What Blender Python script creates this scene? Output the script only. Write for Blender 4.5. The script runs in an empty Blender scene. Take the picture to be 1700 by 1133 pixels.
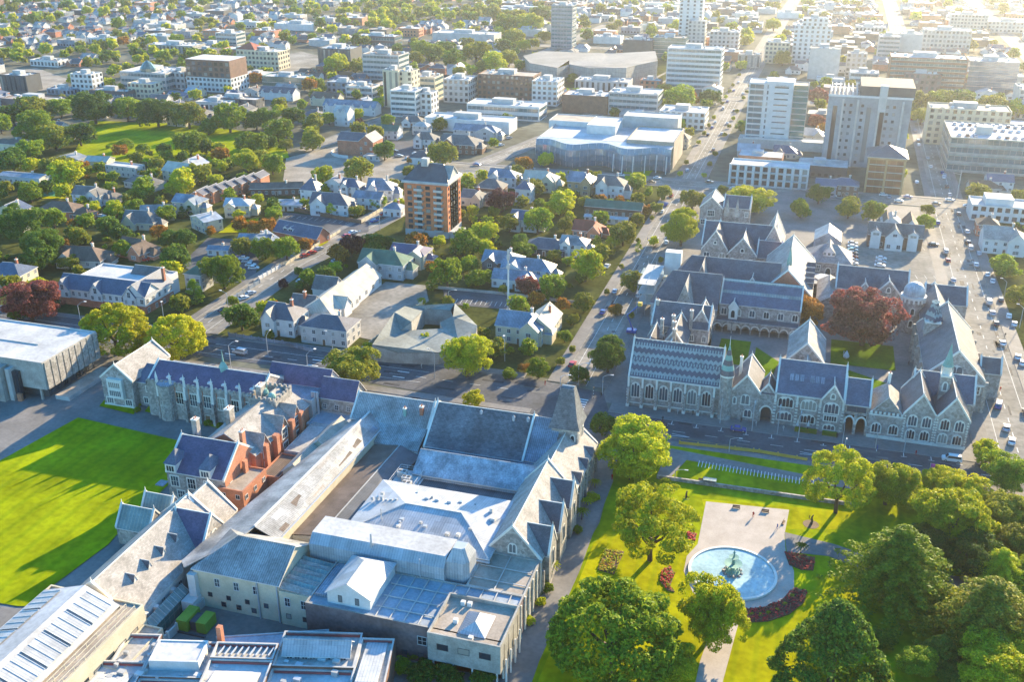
import bpy, math, random
from mathutils import Vector
R=math.radians; rnd=random.Random(7)
# ---------------------------------------------------------------- camera, world, sun
sc=bpy.context.scene; col=sc.collection
FP=1690.; PIT=math.atan(746/1690.); CH=140.; AZ=R(16.87)
cd=bpy.data.cameras.new('camera'); cam=bpy.data.objects.new('camera',cd); col.objects.link(cam)
cam.location=(0,0,CH); cam.rotation_euler=(R(90)-PIT,0,AZ)
cd.sensor_width=36; cd.lens=36*FP/1700; cd.clip_start=1; cd.clip_end=20000
sc.camera=cam
SEL=R(17.5); SAZ=R(18)     # sun elevation, azimuth clockwise from +Y
w=bpy.data.worlds.new('World'); sc.world=w; w.use_nodes=True
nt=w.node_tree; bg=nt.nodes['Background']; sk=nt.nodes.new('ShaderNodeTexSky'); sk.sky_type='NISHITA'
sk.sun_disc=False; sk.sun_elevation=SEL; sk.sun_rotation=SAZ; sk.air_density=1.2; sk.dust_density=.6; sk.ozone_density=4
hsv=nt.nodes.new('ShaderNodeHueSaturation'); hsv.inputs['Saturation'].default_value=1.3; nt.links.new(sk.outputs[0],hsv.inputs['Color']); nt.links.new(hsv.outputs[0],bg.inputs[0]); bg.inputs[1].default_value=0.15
sl=bpy.data.lights.new('sun','SUN'); sl.energy=5.0; sl.angle=R(0.5); sl.color=(1,.8,.5)
so=bpy.data.objects.new('sun',sl); col.objects.link(so)
sdir=Vector((math.sin(SAZ)*math.cos(SEL),math.cos(SAZ)*math.cos(SEL),math.sin(SEL)))
so.rotation_euler=sdir.to_track_quat('Z','Y').to_euler(); so.location=(200,400,400)
sc.view_settings.view_transform='Standard'; sc.view_settings.look='None'; sc.view_settings.exposure=1.8; sc.view_settings.gamma=1
sc.render.resolution_x=1024; sc.render.resolution_y=683
sc.cycles.max_bounces=6; sc.cycles.diffuse_bounces=3; sc.cycles.transparent_max_bounces=6; sc.cycles.volume_bounces=0
# ---------------------------------------------------------------- mapping of the surveyed plan (the photograph's ground plane)
def P(px,py,z=0.):
    c,s=math.cos(PIT),math.sin(PIT); x=px-850.; yd=py-566.
    t=(CH-z)/(yd*c+FP*s); r=x*t; f=(FP*c-yd*s)*t
    return Vector((r*math.cos(AZ)-f*math.sin(AZ), r*math.sin(AZ)+f*math.cos(AZ), z))
def S(X,Y,Z=0):
    r=X*math.cos(AZ)+Y*math.sin(AZ);f=-X*math.sin(AZ)+Y*math.cos(AZ)
    c,s=math.cos(PIT),math.sin(PIT);d=CH-Z; dep=max(1,f*c+d*s);dy=d*c-f*s
    return (850+FP*r/dep,566+FP*dy/dep,FP/dep)
# ---------------------------------------------------------------- materials
MT={}
def nd(t,k): return t.nodes.new('ShaderNode'+k)
def L(t,a,b): t.links.new(a,b)
def c4(c): return (c[0],c[1],c[2],1)
def mat(name,c,rough=.8,var=.25,scale=.35,kind=None,c2=None,p=(1,1),bump=0,spec=.3,metal=0):
    """procedural material in metres (UV = metres on the face)"""
    if name in MT: return MT[name]
    m=bpy.data.materials.new(name); m.use_nodes=True; t=m.node_tree; b=t.nodes['Principled BSDF']; MT[name]=m
    b.inputs['Roughness'].default_value=rough; b.inputs['Specular IOR Level'].default_value=spec; b.inputs['Metallic'].default_value=metal
    uv=nd(t,'UVMap'); src=uv.outputs[0]
    tc=nd(t,'TexCoord')
    n=nd(t,'TexNoise'); n.inputs['Scale'].default_value=scale; n.inputs['Detail'].default_value=6; L(t,tc.outputs['Object'],n.inputs['Vector'])
    colr=None; d2=c2 or tuple(x*.6 for x in c); fac=None
    if kind in('brick','slate','stone','panel'):
        k=nd(t,'TexBrick'); k.inputs['Scale'].default_value=1; k.inputs['Brick Width'].default_value=p[0]; k.inputs['Row Height'].default_value=p[1]
        k.inputs['Mortar Size'].default_value={'brick':.02,'slate':.02,'stone':.03,'panel':.06}[kind]
        if kind=='panel': k.offset=0
        k.inputs['Color1'].default_value=c4(c); k.inputs['Color2'].default_value=c4(tuple(x*(.72 if kind!='panel' else .93) for x in c)); k.inputs['Mortar'].default_value=c4(d2)
        L(t,src,k.inputs['Vector']); colr=k.outputs[0]; fac=k.outputs[1]
    elif kind=='rubble':
        k=nd(t,'TexVoronoi'); k.inputs['Scale'].default_value=1.6; L(t,src,k.inputs['Vector'])
        r=nd(t,'ValToRGB'); L(t,k.outputs['Color'],r.inputs[0]); r.color_ramp.elements[0].color=c4(d2); r.color_ramp.elements[1].color=c4(c); r.color_ramp.elements[0].position=.2; r.color_ramp.elements[1].position=.8; colr=r.outputs[0]
    elif kind=='seam':
        k=nd(t,'TexWave'); k.wave_type='BANDS'; k.bands_direction='X'; k.inputs['Scale'].default_value=.314/p[0]; k.inputs['Distortion'].default_value=0; L(t,src,k.inputs['Vector'])
        r=nd(t,'ValToRGB'); L(t,k.outputs['Fac'],r.inputs[0]); r.color_ramp.elements[0].color=c4(d2); r.color_ramp.elements[1].color=c4(c); r.color_ramp.elements[0].position=.0; r.color_ramp.elements[1].position=.35; colr=r.outputs[0]; fac=k.outputs['Fac']
        if not name.startswith('lawn'):
            bk=nd(t,'TexBrick'); bk.inputs['Scale'].default_value=1; bk.inputs['Brick Width'].default_value=p[0]*4; bk.inputs['Row Height'].default_value=3.4; bk.inputs['Mortar Size'].default_value=.03; bk.inputs['Color1'].default_value=(1,1,1,1); bk.inputs['Color2'].default_value=(.74,.72,.7,1); bk.inputs['Mortar'].default_value=(.6,.6,.6,1); L(t,src,bk.inputs['Vector'])
            ml=nd(t,'MixRGB'); ml.blend_type='MULTIPLY'; ml.inputs[0].default_value=.8; L(t,colr,ml.inputs[1]); L(t,bk.outputs[0],ml.inputs[2]); colr=ml.outputs[0]
    elif kind=='zigzag':
        s=nd(t,'SeparateXYZ'); L(t,src,s.inputs[0])
        def M(op,a,b_=0,c_=None):
            q=nd(t,'Math'); q.operation=op
            for i,v in enumerate((a,b_) if c_ is None else (a,b_,c_)):
                if isinstance(v,(int,float)): q.inputs[i].default_value=v
                else: L(t,v,q.inputs[i])
            return q.outputs[0]
        zz=M('PINGPONG',s.outputs[0],.7); v=M('ADD',s.outputs[1],zz); md=M('MODULO',M('ADD',v,100),2.6)
        g=M('LESS_THAN',md,1.1)
        rows=M('LESS_THAN',M('MODULO',M('ADD',s.outputs[1],100),4.6),.9)
        dots=M('LESS_THAN',M('MODULO',M('ADD',s.outputs[0],100),.8),.4)
        ff=M('ADD',M('MULTIPLY',g,M('SUBTRACT',1,rows)),M('MULTIPLY',rows,dots))
        x=nd(t,'MixRGB'); L(t,ff,x.inputs[0]); x.inputs[1].default_value=c4(c); x.inputs[2].default_value=c4(d2); colr=x.outputs[0]
    mx=nd(t,'MixRGB'); mx.blend_type='MULTIPLY'; mx.inputs[0].default_value=1
    r=nd(t,'ValToRGB'); L(t,n.outputs[0],r.inputs[0]); r.color_ramp.elements[0].position=.32; r.color_ramp.elements[1].position=.68
    lo=1-var; r.color_ramp.elements[0].color=(lo,lo,lo*.98,1); r.color_ramp.elements[1].color=(1+var*.3,)*3+(1,)
    n2=nd(t,'TexNoise'); n2.inputs['Scale'].default_value=scale*9; n2.inputs['Detail'].default_value=3; L(t,tc.outputs['Object'],n2.inputs['Vector'])
    r2=nd(t,'ValToRGB'); L(t,n2.outputs[0],r2.inputs[0]); lo2=1-var*.6; r2.color_ramp.elements[0].color=(lo2,)*3+(1,); r2.color_ramp.elements[0].position=.35; r2.color_ramp.elements[1].position=.6
    mx2=nd(t,'MixRGB'); mx2.blend_type='MULTIPLY'; mx2.inputs[0].default_value=1
    L(t,r.outputs[0],mx2.inputs[1]); L(t,r2.outputs[0],mx2.inputs[2]); L(t,mx2.outputs[0],mx.inputs[2])
    if colr is None: mx.inputs[1].default_value=c4(c)
    else: L(t,colr,mx.inputs[1])
    L(t,mx.outputs[0],b.inputs['Base Color'])
    if bump:
        bp=nd(t,'Bump'); bp.inputs['Strength'].default_value=bump; bp.inputs['Distance'].default_value=.08; L(t,fac or n2.outputs[0],bp.inputs['Height']); L(t,bp.outputs[0],b.inputs['Normal'])
    return m
def leaf(name,a,b_,tr=.28):
    if name in MT: return MT[name]
    m=bpy.data.materials.new(name); m.use_nodes=True; t=m.node_tree; MT[name]=m
    for x in list(t.nodes): t.nodes.remove(x)
    o=nd(t,'OutputMaterial'); g=nd(t,'NewGeometry'); r=nd(t,'ValToRGB'); L(t,g.outputs['Random Per Island'],r.inputs[0])
    r.color_ramp.elements[0].color=c4(a); r.color_ramp.elements[1].color=c4(b_)
    oi=nd(t,'ObjectInfo'); hs=nd(t,'HueSaturation'); L(t,r.outputs[0],hs.inputs['Color'])
    mr=nd(t,'MapRange'); L(t,oi.outputs['Random'],mr.inputs[0]); mr.inputs[3].default_value=.8; mr.inputs[4].default_value=1.25; L(t,mr.outputs[0],hs.inputs['Value'])
    d=nd(t,'BsdfPrincipled'); d.inputs['Roughness'].default_value=.6; d.inputs['Specular IOR Level'].default_value=.08; L(t,hs.outputs[0],d.inputs['Base Color'])
    tl=nd(t,'BsdfTranslucent'); h2=nd(t,'HueSaturation'); L(t,hs.outputs[0],h2.inputs['Color']); h2.inputs['Value'].default_value=1.5; h2.inputs['Hue'].default_value=.48; L(t,h2.outputs[0],tl.inputs[0])
    mx=nd(t,'MixShader'); mx.inputs[0].default_value=tr; L(t,d.outputs[0],mx.inputs[1]); L(t,tl.outputs[0],mx.inputs[2]); L(t,mx.outputs[0],o.inputs[0])
    return m
M_={}
def dm(k,*a,**kw): M_[k]=mat(k,*a,**kw)
dm('white',(.62,.61,.59),var=.14); dm('cream',(.58,.51,.37),var=.15); dm('offwhite',(.5,.48,.45),var=.18)
dm('trim',(.72,.69,.62),var=.15); dm('render_grey',(.45,.45,.44),var=.2); dm('concrete',(.4,.38,.34),var=.3); dm('darkgrey',(.09,.095,.1),var=.2)
dm('brick',(.55,.14,.06),kind='brick',p=(.5,.16),c2=(.4,.3,.24),var=.25); dm('orange_brick',(.62,.21,.1),kind='brick',p=(.5,.16),c2=(.45,.3,.22),var=.2)
dm('brown_brick',(.22,.11,.075),kind='brick',p=(.5,.16),c2=(.2,.15,.12),var=.25)
dm('stone',(.45,.405,.37),kind='rubble',c2=(.26,.23,.21),var=.22); dm('stone_pale',(.46,.42,.37),kind='rubble',c2=(.26,.24,.22),var=.22)
dm('slate',(.16,.155,.175),kind='slate',p=(.5,.32),c2=(.07,.07,.08),var=.25,rough=.55); dm('slate_purple',(.155,.125,.2),kind='slate',p=(.5,.32),c2=(.09,.075,.12),var=.25,rough=.5)
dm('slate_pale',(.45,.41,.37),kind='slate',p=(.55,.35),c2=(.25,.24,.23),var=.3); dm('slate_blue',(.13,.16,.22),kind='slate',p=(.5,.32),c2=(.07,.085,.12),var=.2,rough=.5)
dm('zigzag',(.1,.105,.14),kind='zigzag',c2=(.27,.33,.33),var=.2)
dm('iron_grey',(.42,.42,.41),kind='seam',p=(.5,),var=.45,scale=.2,rough=.45,spec=.4); dm('iron_dark',(.12,.125,.135),kind='seam',p=(.5,),var=.25,rough=.45)
dm('iron_white',(.5,.51,.52),kind='seam',p=(.6,),c2=(.38,.41,.44),var=.2,rough=.4); dm('iron_blue',(.3,.36,.43),kind='seam',p=(.5,),var=.42,scale=.2,rough=.4)
dm('iron_teal',(.25,.34,.33),kind='seam',p=(.9,),c2=(.36,.42,.36),var=.3,rough=.5); dm('iron_green',(.1,.2,.14),kind='seam',p=(.5,),var=.2); dm('iron_red',(.4,.1,.06),kind='seam',p=(.5,),var=.2)
dm('iron_brown',(.2,.15,.12),kind='seam',p=(.5,),var=.25); dm('tile_brown',(.2,.135,.1),kind='slate',p=(.4,.35),var=.3); dm('tile_grey',(.2,.19,.18),kind='slate',p=(.4,.35),var=.3)
dm('iron_cream',(.6,.55,.45),kind='seam',p=(.6,),c2=(.45,.4,.33),var=.2)
dm('old_slate',(.21,.225,.24),kind='slate',p=(.8,.5),c2=(.07,.08,.09),var=.5,scale=.12); dm('frost_slate',(.5,.54,.58),kind='slate',p=(.7,1.1),c2=(.25,.29,.34),var=.45,scale=.3)
dm('tower_brick',(.8,.22,.08),kind='brick',p=(.5,.16),c2=(.5,.25,.15),var=.2); dm('grey_green',(.24,.25,.22),var=.35,scale=.1); dm('fold_roof',(.2,.2,.2),var=.35,scale=.05); dm('flat_roof',(.55,.52,.48),var=.4,scale=.15); dm('flat_dark',(.2,.2,.21),var=.35,scale=.15); dm('flat_white',(.56,.55,.54),var=.3,scale=.12); dm('flat_tan',(.42,.35,.28),var=.3,scale=.2)
dm('flat_blue',(.36,.41,.46),var=.3,scale=.2)
dm('purple_wall',(.2,.15,.15),var=.4,scale=.15); dm('glass',(.025,.035,.045),rough=.08,var=.1,spec=.8); dm('glass_tint',(.07,.15,.18),rough=.1,var=.3,scale=.2,spec=.9); dm('glass_blue',(.14,.22,.28),rough=.08,kind='panel',p=(1.6,3.2),c2=(.25,.27,.28),var=.2,spec=.9)
dm('glass_teal',(.08,.17,.15),rough=.1,kind='panel',p=(1.6,1.8),c2=(.2,.25,.24),var=.2,spec=.9)
dm('fac',(.35,.34,.32),kind='panel',p=(3,3.2),c2=(.1,.1,.1),var=.2)
dm('copper',(.22,.4,.35),var=.25); dm('wood',(.22,.13,.08),var=.3); dm('steel',(.5,.51,.52),rough=.4,var=.1,metal=.3); dm('gold_wall',(.45,.3,.16),var=.25)
dm('red_coping',(.35,.1,.09),var=.2)
dm('asphalt',(.12,.12,.125),spec=.1,var=.38,scale=.11); dm('asphalt_pale',(.3,.275,.235),spec=.08,rough=.95,var=.42,scale=.06); dm('pave',(.23,.215,.2),spec=.1,kind='panel',p=(2.4,2.4),c2=(.21,.2,.185),var=.25,scale=.1); dm('gravel',(.33,.29,.24),spec=.08,rough=1,var=.3,scale=.1)  # pale asphalt is lightened further, sun glare on the street put into its colour
dm('path_pink',(.42,.36,.31),var=.15,scale=.3); dm('line',(.75,.75,.72),var=.15); dm('line_y',(.7,.45,.08),var=.15)
dm('lawn_shaded',(.12,.2,.01),var=.35,scale=.1,rough=1,spec=0); dm('slate_mauve',(.17,.165,.18),kind='slate',p=(.5,.32),c2=(.1,.1,.11),var=.3,rough=.6); dm('glass_rust',(.2,.07,.035),rough=.12,kind='panel',p=(3.2,3.4),c2=(.45,.3,.16),var=.3,spec=.8)  # courtyard lawn: the shade of the courts is put into a darker green
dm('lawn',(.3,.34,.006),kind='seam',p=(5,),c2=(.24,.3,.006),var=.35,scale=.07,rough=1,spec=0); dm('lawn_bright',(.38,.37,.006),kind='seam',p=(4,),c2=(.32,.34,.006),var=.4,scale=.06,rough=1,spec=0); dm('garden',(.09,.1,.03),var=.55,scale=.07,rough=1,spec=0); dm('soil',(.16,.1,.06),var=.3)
dm('city_ground',(.16,.16,.12),spec=.05,rough=1,var=.5,scale=.02); dm('kerb',(.4,.39,.36),var=.15); dm('bark',(.11,.075,.05),var=.3,scale=2); dm('rubber',(.02,.02,.02),var=.1)
dm('pool_tile',(.4,.62,.66),var=.25,scale=.2); dm('turf_green',(.03,.22,.09),var=.15)
gm=M_['glass']; t=gm.node_tree; oi=nd(t,'ObjectInfo'); rr_=nd(t,'ValToRGB'); rr_.color_ramp.interpolation='CONSTANT'; L(t,oi.outputs['Random'],rr_.inputs[0]); e=rr_.color_ramp.elements; e[0].color=(.02,.03,.04,1); e[1].position=.45; e[1].color=(.06,.08,.1,1)
for q_,c_ in ((.72,(.16,.17,.17,1)),(.88,(.3,.28,.24,1))): ne=e.new(q_); ne.color=c_
L(t,rr_.outputs[0],t.nodes['Principled BSDF'].inputs['Base Color'])
LV={'lime':((.2,.28,.012),(.5,.5,.02)),'yellow':((.2,.25,.01),(.56,.52,.02)),'green':((.07,.15,.012),(.26,.33,.02)),'dark':((.03,.085,.014),(.12,.2,.02)),
 'olive':((.08,.12,.018),(.3,.3,.025)),'copper':((.1,.03,.025),(.36,.13,.09)),'purple':((.035,.012,.02),(.09,.03,.035)),'autumn':((.16,.08,.015),(.45,.24,.025)),'teal':((.05,.12,.05),(.16,.26,.1)),'red':((.4,.03,.03),(.65,.05,.05))}
for k,v in LV.items(): M_['L_'+k]=leaf('leaf_'+k,*v)
# water
wm=mat('water',(.42,.58,.58),rough=.06,var=.35,scale=.12,spec=.35,bump=.35); M_['water']=wm
def m(k): return M_[k]
# ---------------------------------------------------------------- mesh builder
class MB:
    def __init__(s): s.v=[];s.f=[];s.mi=[];s.mats=[]
    def mid(s,k):
        if k not in s.mats: s.mats.append(k)
        return s.mats.index(k)
    def face(s,pts,k):
        i=len(s.v); s.v+= [tuple(p) for p in pts]; s.f.append(tuple(range(i,i+len(pts)))); s.mi.append(s.mid(k)); return s
    def prism(s,pts,z0,z1,k,kt=None,bottom=False):
        n=len(pts); a=sum(pts[i][0]*pts[(i+1)%n][1]-pts[(i+1)%n][0]*pts[i][1] for i in range(n))
        if a<0: pts=pts[::-1]
        for i in range(n):
            p,q=pts[i],pts[(i+1)%n]; s.face([(p[0],p[1],z0),(q[0],q[1],z0),(q[0],q[1],z1),(p[0],p[1],z1)],k)
        s.face([(p[0],p[1],z1) for p in pts],kt or k)
        if bottom: s.face([(p[0],p[1],z0) for p in pts[::-1]],k)
        return s
    def box(s,x0,x1,y0,y1,z0,z1,k,kt=None): return s.prism([(x0,y0),(x1,y0),(x1,y1),(x0,y1)],z0,z1,k,kt,True)
    def tube(s,pts,r0,r1,k,n=6):
        rings=[]
        for i,p in enumerate(pts):
            p=Vector(p); d=(Vector(pts[min(i+1,len(pts)-1)])-Vector(pts[max(i-1,0)])).normalized()
            a=d.orthogonal().normalized(); b=d.cross(a); rr=r0+(r1-r0)*i/max(1,len(pts)-1)
            rings.append([p+a*rr*math.cos(2*math.pi*j/n)+b*rr*math.sin(2*math.pi*j/n) for j in range(n)])
        for i in range(len(rings)-1):
            for j in range(n): s.face([rings[i][j],rings[i][(j+1)%n],rings[i+1][(j+1)%n],rings[i+1][j]],k)
        s.face(rings[-1],k); s.face(rings[0][::-1],k); return s
    def lathe(s,prof,k,n=16,cx=0,cy=0):
        for (r0,z0),(r1,z1) in zip(prof,prof[1:]):
            for j in range(n):
                a,b=2*math.pi*j/n,2*math.pi*(j+1)/n
                q=[(cx+r0*math.cos(a),cy+r0*math.sin(a),z0),(cx+r0*math.cos(b),cy+r0*math.sin(b),z0),(cx+r1*math.cos(b),cy+r1*math.sin(b),z1),(cx+r1*math.cos(a),cy+r1*math.sin(a),z1)]
                if r1<1e-4: q=q[:3]
                elif r0<1e-4: q=[q[0],q[2],q[3]]
                s.face(q,k)
        return s
    def mesh(s,name,org=(0,0,0)):
        me=bpy.data.meshes.new(name); ox,oy,oz=org
        me.from_pydata([(a-ox,b-oy,c-oz) for a,b,c in s.v],[],s.f)
        for k in s.mats: me.materials.append(m(k))
        me.polygons.foreach_set('material_index',s.mi)
        uv=me.uv_layers.new(name='UVMap'); dat=[]; V=s.v
        for f in s.f:
            p0=V[f[0]];p1=V[f[1]];p2=V[f[2]]
            ax,ay,az=p1[0]-p0[0],p1[1]-p0[1],p1[2]-p0[2]; bx,by,bz=p2[0]-p0[0],p2[1]-p0[1],p2[2]-p0[2]
            nx,ny,nz=ay*bz-az*by,az*bx-ax*bz,ax*by-ay*bx; l=math.sqrt(nx*nx+ny*ny+nz*nz) or 1; nx/=l;ny/=l;nz/=l
            h=math.hypot(nx,ny)
            if h<.02: tx,ty=1,0
            else: tx,ty=-ny/h,nx/h
            cx,cy,cz=-nz*ty,nz*tx,nx*ty-ny*tx
            for i in f:
                x,y,z=V[i]; dat+= [x*tx+y*ty, x*cx+y*cy+z*cz]
        uv.data.foreach_set('uv',dat); me.update(); return me
OBJ=[]   # top-level things: (obj, look, px, py)
def tag(o,label=None,cat=None,group=None,kind=None):
    if label: o['label']=label
    if cat: o['category']=cat
    if group: o['group']=group
    if kind: o['kind']=kind
    return o
def ob(name,me,parent=None,loc=(0,0,0),rz=0,sc_=None):
    o=bpy.data.objects.new(name,me); col.objects.link(o); o.location=loc; o.rotation_euler=(0,0,rz)
    if sc_: o.scale=sc_
    if parent: o.parent=parent
    return o
ZC=[0]
def struct(name,mb,kind='structure'): return tag(ob(name,mb.mesh(name)),kind=kind)
def solo(name,mb,label,cat,loc,group=None):
    o=ob(name,mb.mesh(name,loc),None,loc); tag(o,label,cat,group); return o
OCC={}
def occ(x0,x1,y0,y1,mg=1):
    for i in range(int((x0-mg)//4),int((x1+mg)//4)+1):
        for j in range(int((y0-mg)//4),int((y1+mg)//4)+1): OCC[(i,j)]=1
def occ_line(a,b,w):
    n=int(math.hypot(b[0]-a[0],b[1]-a[1])/3)+1
    for i in range(n+1):
        x=a[0]+(b[0]-a[0])*i/n; y=a[1]+(b[1]-a[1])*i/n; occ(x-w/2,x+w/2,y-w/2,y+w/2,0)
def free(x,y,r):
    return not any((i,j) in OCC for i in range(int((x-r)//4),int((x+r)//4)+1) for j in range(int((y-r)//4),int((y+r)//4)+1))
WC={}
def winmesh(w,h,st):
    k=(round(w,2),round(h,2),st)
    if k in WC: return WC[k]
    b=MB(); d=.09
    def rect(x0,x1,z0,z1,y,kk): b.face([(x0,-y,z0),(x1,-y,z0),(x1,-y,z1),(x0,-y,z1)],kk)
    if st[:4]=='goth':
        n=int(st[4]); fr=.28
        def arch(x0,x1,z0,z1,y,kk):
            wd=x1-x0; hr=min(wd*.75,(z1-z0)*.5); xm=(x0+x1)/2
            pts=[(x0,z0),(x1,z0),(x1,z1-hr)]+[(xm+wd/2*math.cos(a)**.8 if math.cos(a)>0 else xm,z1-hr+hr*math.sin(a)) for a in (R(25),R(50),R(70))]+[(xm,z1)]+[(xm-wd/2*math.cos(a)**.8,z1-hr+hr*math.sin(a)) for a in (R(70),R(50),R(25))]+[(x0,z1-hr)]
            b.face([(x,-y,z) for x,z in pts],kk)
            if kk=='trim':
                for i in range(len(pts)):
                    p,q=pts[i],pts[(i+1)%len(pts)]; b.face([(p[0],0,p[1]),(q[0],0,q[1]),(q[0],-y,q[1]),(p[0],-y,p[1])],kk)
        arch(-w/2-fr,w/2+fr,-.25,h+fr,.1,'trim')
        cw=w/n
        for i in range(n): 
            x0=-w/2+i*cw+.07; hh=h*(.98 if n<3 or i==n//2 else .86)
            arch(x0,x0+cw-.14,.1,hh,.13,'glass')
    elif st=='stone':
        b.box(-w/2-.25,w/2+.25,-.1,0,-.25,h+.25,'trim'); n=max(2,round(w/.7)); r=2 if h>1.8 else 1
        for i in range(n):
            for j in range(r):
                x0=-w/2+i*w/n+.08; z0=j*h/r+.06; rect(x0,x0+w/n-.16,z0,z0+h/r-.12,.13,'glass')
    elif st=='band':
        rect(-w/2,w/2,0,h,.06,'glass_tint'); b.box(-w/2,w/2,-.14,0,-.18,0,'steel')
        for i in range(1,int(w/3)): b.box(-w/2+i*3-.06,-w/2+i*3+.06,-.12,0,0,h,'steel')
    elif st=='dark':
        rect(-w/2,w/2,0,h,.03,'glass')
        for a in ((-w/2-.08,w/2+.08,-.08,0),(-w/2-.08,w/2+.08,h,h+.08),(-w/2-.08,-w/2,0,h),(w/2,w/2+.08,0,h)): b.box(a[0],a[1],-.08,0,a[2],a[3],'darkgrey')
    elif st=='door':
        b.box(-w/2-.12,w/2+.12,-.1,0,0,h+.12,'trim'); b.box(-w/2,w/2,-.14,-.1,.02,h,'wood')
    else:
        rect(-w/2,w/2,0,h,.03,'glass')
        for a in ((-w/2-.1,w/2+.1,-.14,0),(-w/2-.1,w/2+.1,h,h+.1),(-w/2-.1,-w/2,0,h),(w/2,w/2+.1,0,h)): b.box(a[0],a[1],-.1,0,a[2],a[3],'white')
        if w>.8: b.box(-.04,.04,-.08,0,0,h,'white')
        if h>1.2: b.box(-w/2,w/2,-.08,0,h*.5-.03,h*.5+.03,'white')
    me=b.mesh('window'); WC[k]=me; return me
class Th:
    """a thing: an Empty at its base that parents its parts"""
    def __init__(s,name,label,cat,loc,group=None,auto=False):
        s.o=ob(name,None,None,loc); s.o.empty_display_size=1; s.org=Vector(loc); tag(s.o,label,cat,group); s.parts=[]; s.cur={}; s.nw=0
        if auto: 
            q=S(loc[0],loc[1],4); OBJ.append((s.o,label,q[0],q[1]))
    def mb(s,name,key=None):
        k=(name,key)
        if k not in s.cur: s.cur[k]=MB()
        return s.cur[k]
    def one(s,name):
        s.k=getattr(s,'k',0)+1; return s.mb(name,('one',s.k))
    def done(s):
        for (n,k),b in s.cur.items():
            if b.f: ob(n,b.mesh(n,s.org),s.o)
        s.cur={}; return s.o
    def win(s,a,b,z,n,w=1.1,h=1.5,st='plain',mg=.8,name='window'):
        a=Vector(a[:2]);b=Vector(b[:2]);d=(b-a);ln=d.length
        if ln<w+.3: return
        d/=ln; mg=min(mg+w/2,ln/2); ang=math.atan2(d.y,d.x); me=winmesh(w,h,st)
        for i in range(n):
            if s.nw>96: return
            t=ln/2 if n==1 else mg+(ln-2*mg)*i/(n-1); p=a+d*t; s.nw+=1
            ob(name,me,s.o,(p.x-s.org.x,p.y-s.org.y,z-s.org.z),ang)
    def chim(s,x,y,z0,z1,w=.9,l=None,k='brick'):
        b=MB(); l=l or w; b.box(x-w/2,x+w/2,y-l/2,y+l/2,z0,z1,k); b.box(x-w/2-.12,x+w/2+.12,y-l/2-.12,y+l/2+.12,z1,z1+.25,'trim')
        c=ob('chimney',b.mesh('chimney',s.org),s.o)
        for q in (-.22,.22): b=MB(); b.tube([(x,y+q*l,z1+.25),(x,y+q*l,z1+.8)],.16,.13,'orange_brick',6); ob('chimney_pot',b.mesh('chimney_pot',s.org),c)
    def gab(s,Q,ze,zr,hip=(0,0),z0=0,wm='white',rm='slate',cop=None,oh=.35,wins=None,th=.22):
        A,B,C,D=[Vector(q[:2]) for q in Q]
        if (B-A).cross(C-A)<0: A,B,C,D=D,C,B,A
        u=(B-A).normalized(); v=(D-A).normalized()
        wl=s.mb('wall',wm); og=0 if cop else oh
        def v3(p,z): return (p.x,p.y,z)
        for p,q in ((A,B),(B,C),(C,D),(D,A)): wl.face([v3(p,z0),v3(q,z0),v3(q,ze),v3(p,ze)],wm)
        if not hip[1]: wl.face([v3(B,ze),v3(C,ze),v3((B+C)/2,zr-.05)],wm)
        if not hip[0]: wl.face([v3(D,ze),v3(A,ze),v3((A+D)/2,zr-.05)],wm)
        sl_=(zr-ze)/max(.1,(D-A).length/2); dz=oh*sl_
        o0=oh if hip[0] else og; o1=oh if hip[1] else og
        A2=A-v*oh-u*o0;B2=B-v*oh+u*o1;C2=C+v*oh+u*o1;D2=D+v*oh-u*o0
        R0=(A+D)/2+u*(hip[0] if hip[0] else -og); R1=(B+C)/2-u*(hip[1] if hip[1] else -og)
        za=ze-dz+.12; zr2=zr+.12; rf=MB()
        T=[v3(A2,za),v3(B2,za),v3(C2,za),v3(D2,za),v3(R0,zr2),v3(R1,zr2)]; Bt=[(x,y,z-th) for x,y,z in T]
        rf.face([T[0],T[1],T[5],T[4]],rm); rf.face([T[2],T[3],T[4],T[5]],rm)
        if hip[1]: rf.face([T[1],T[2],T[5]],rm)
        else: rf.face([T[1],Bt[1],Bt[5],T[5]],'white'); rf.face([T[5],Bt[5],Bt[2],T[2]],'white')
        if hip[0]: rf.face([T[3],T[0],T[4]],rm)
        else: rf.face([T[3],Bt[3],Bt[4],T[4]],'white'); rf.face([T[4],Bt[4],Bt[0],T[0]],'white')
        for i,j in ((0,1),(2,3))+(((1,2),) if hip[1] else ())+(((3,0),) if hip[0] else ()): rf.face([T[i],Bt[i],Bt[j],T[j]],'white')
        rf.face([Bt[4],Bt[5],Bt[1],Bt[0]],rm); rf.face([Bt[5],Bt[4],Bt[3],Bt[2]],rm)
        # ridge capping
        rr=(Vector(T[4]),Vector(T[5])); rc=MB(); rc.tube([rr[0]+Vector((0,0,.03)),rr[1]+Vector((0,0,.03))],.13,.13,'trim' if cop else 'render_grey' if rm in('slate','tile_grey','iron_dark','slate_blue','slate_purple') else rm,5)
        ro=ob('roof',rf.mesh('roof',s.org),s.o)
        if (rr[1]-rr[0]).length>1: ob('ridge_cap',rc.mesh('ridge_cap',s.org),ro)
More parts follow.
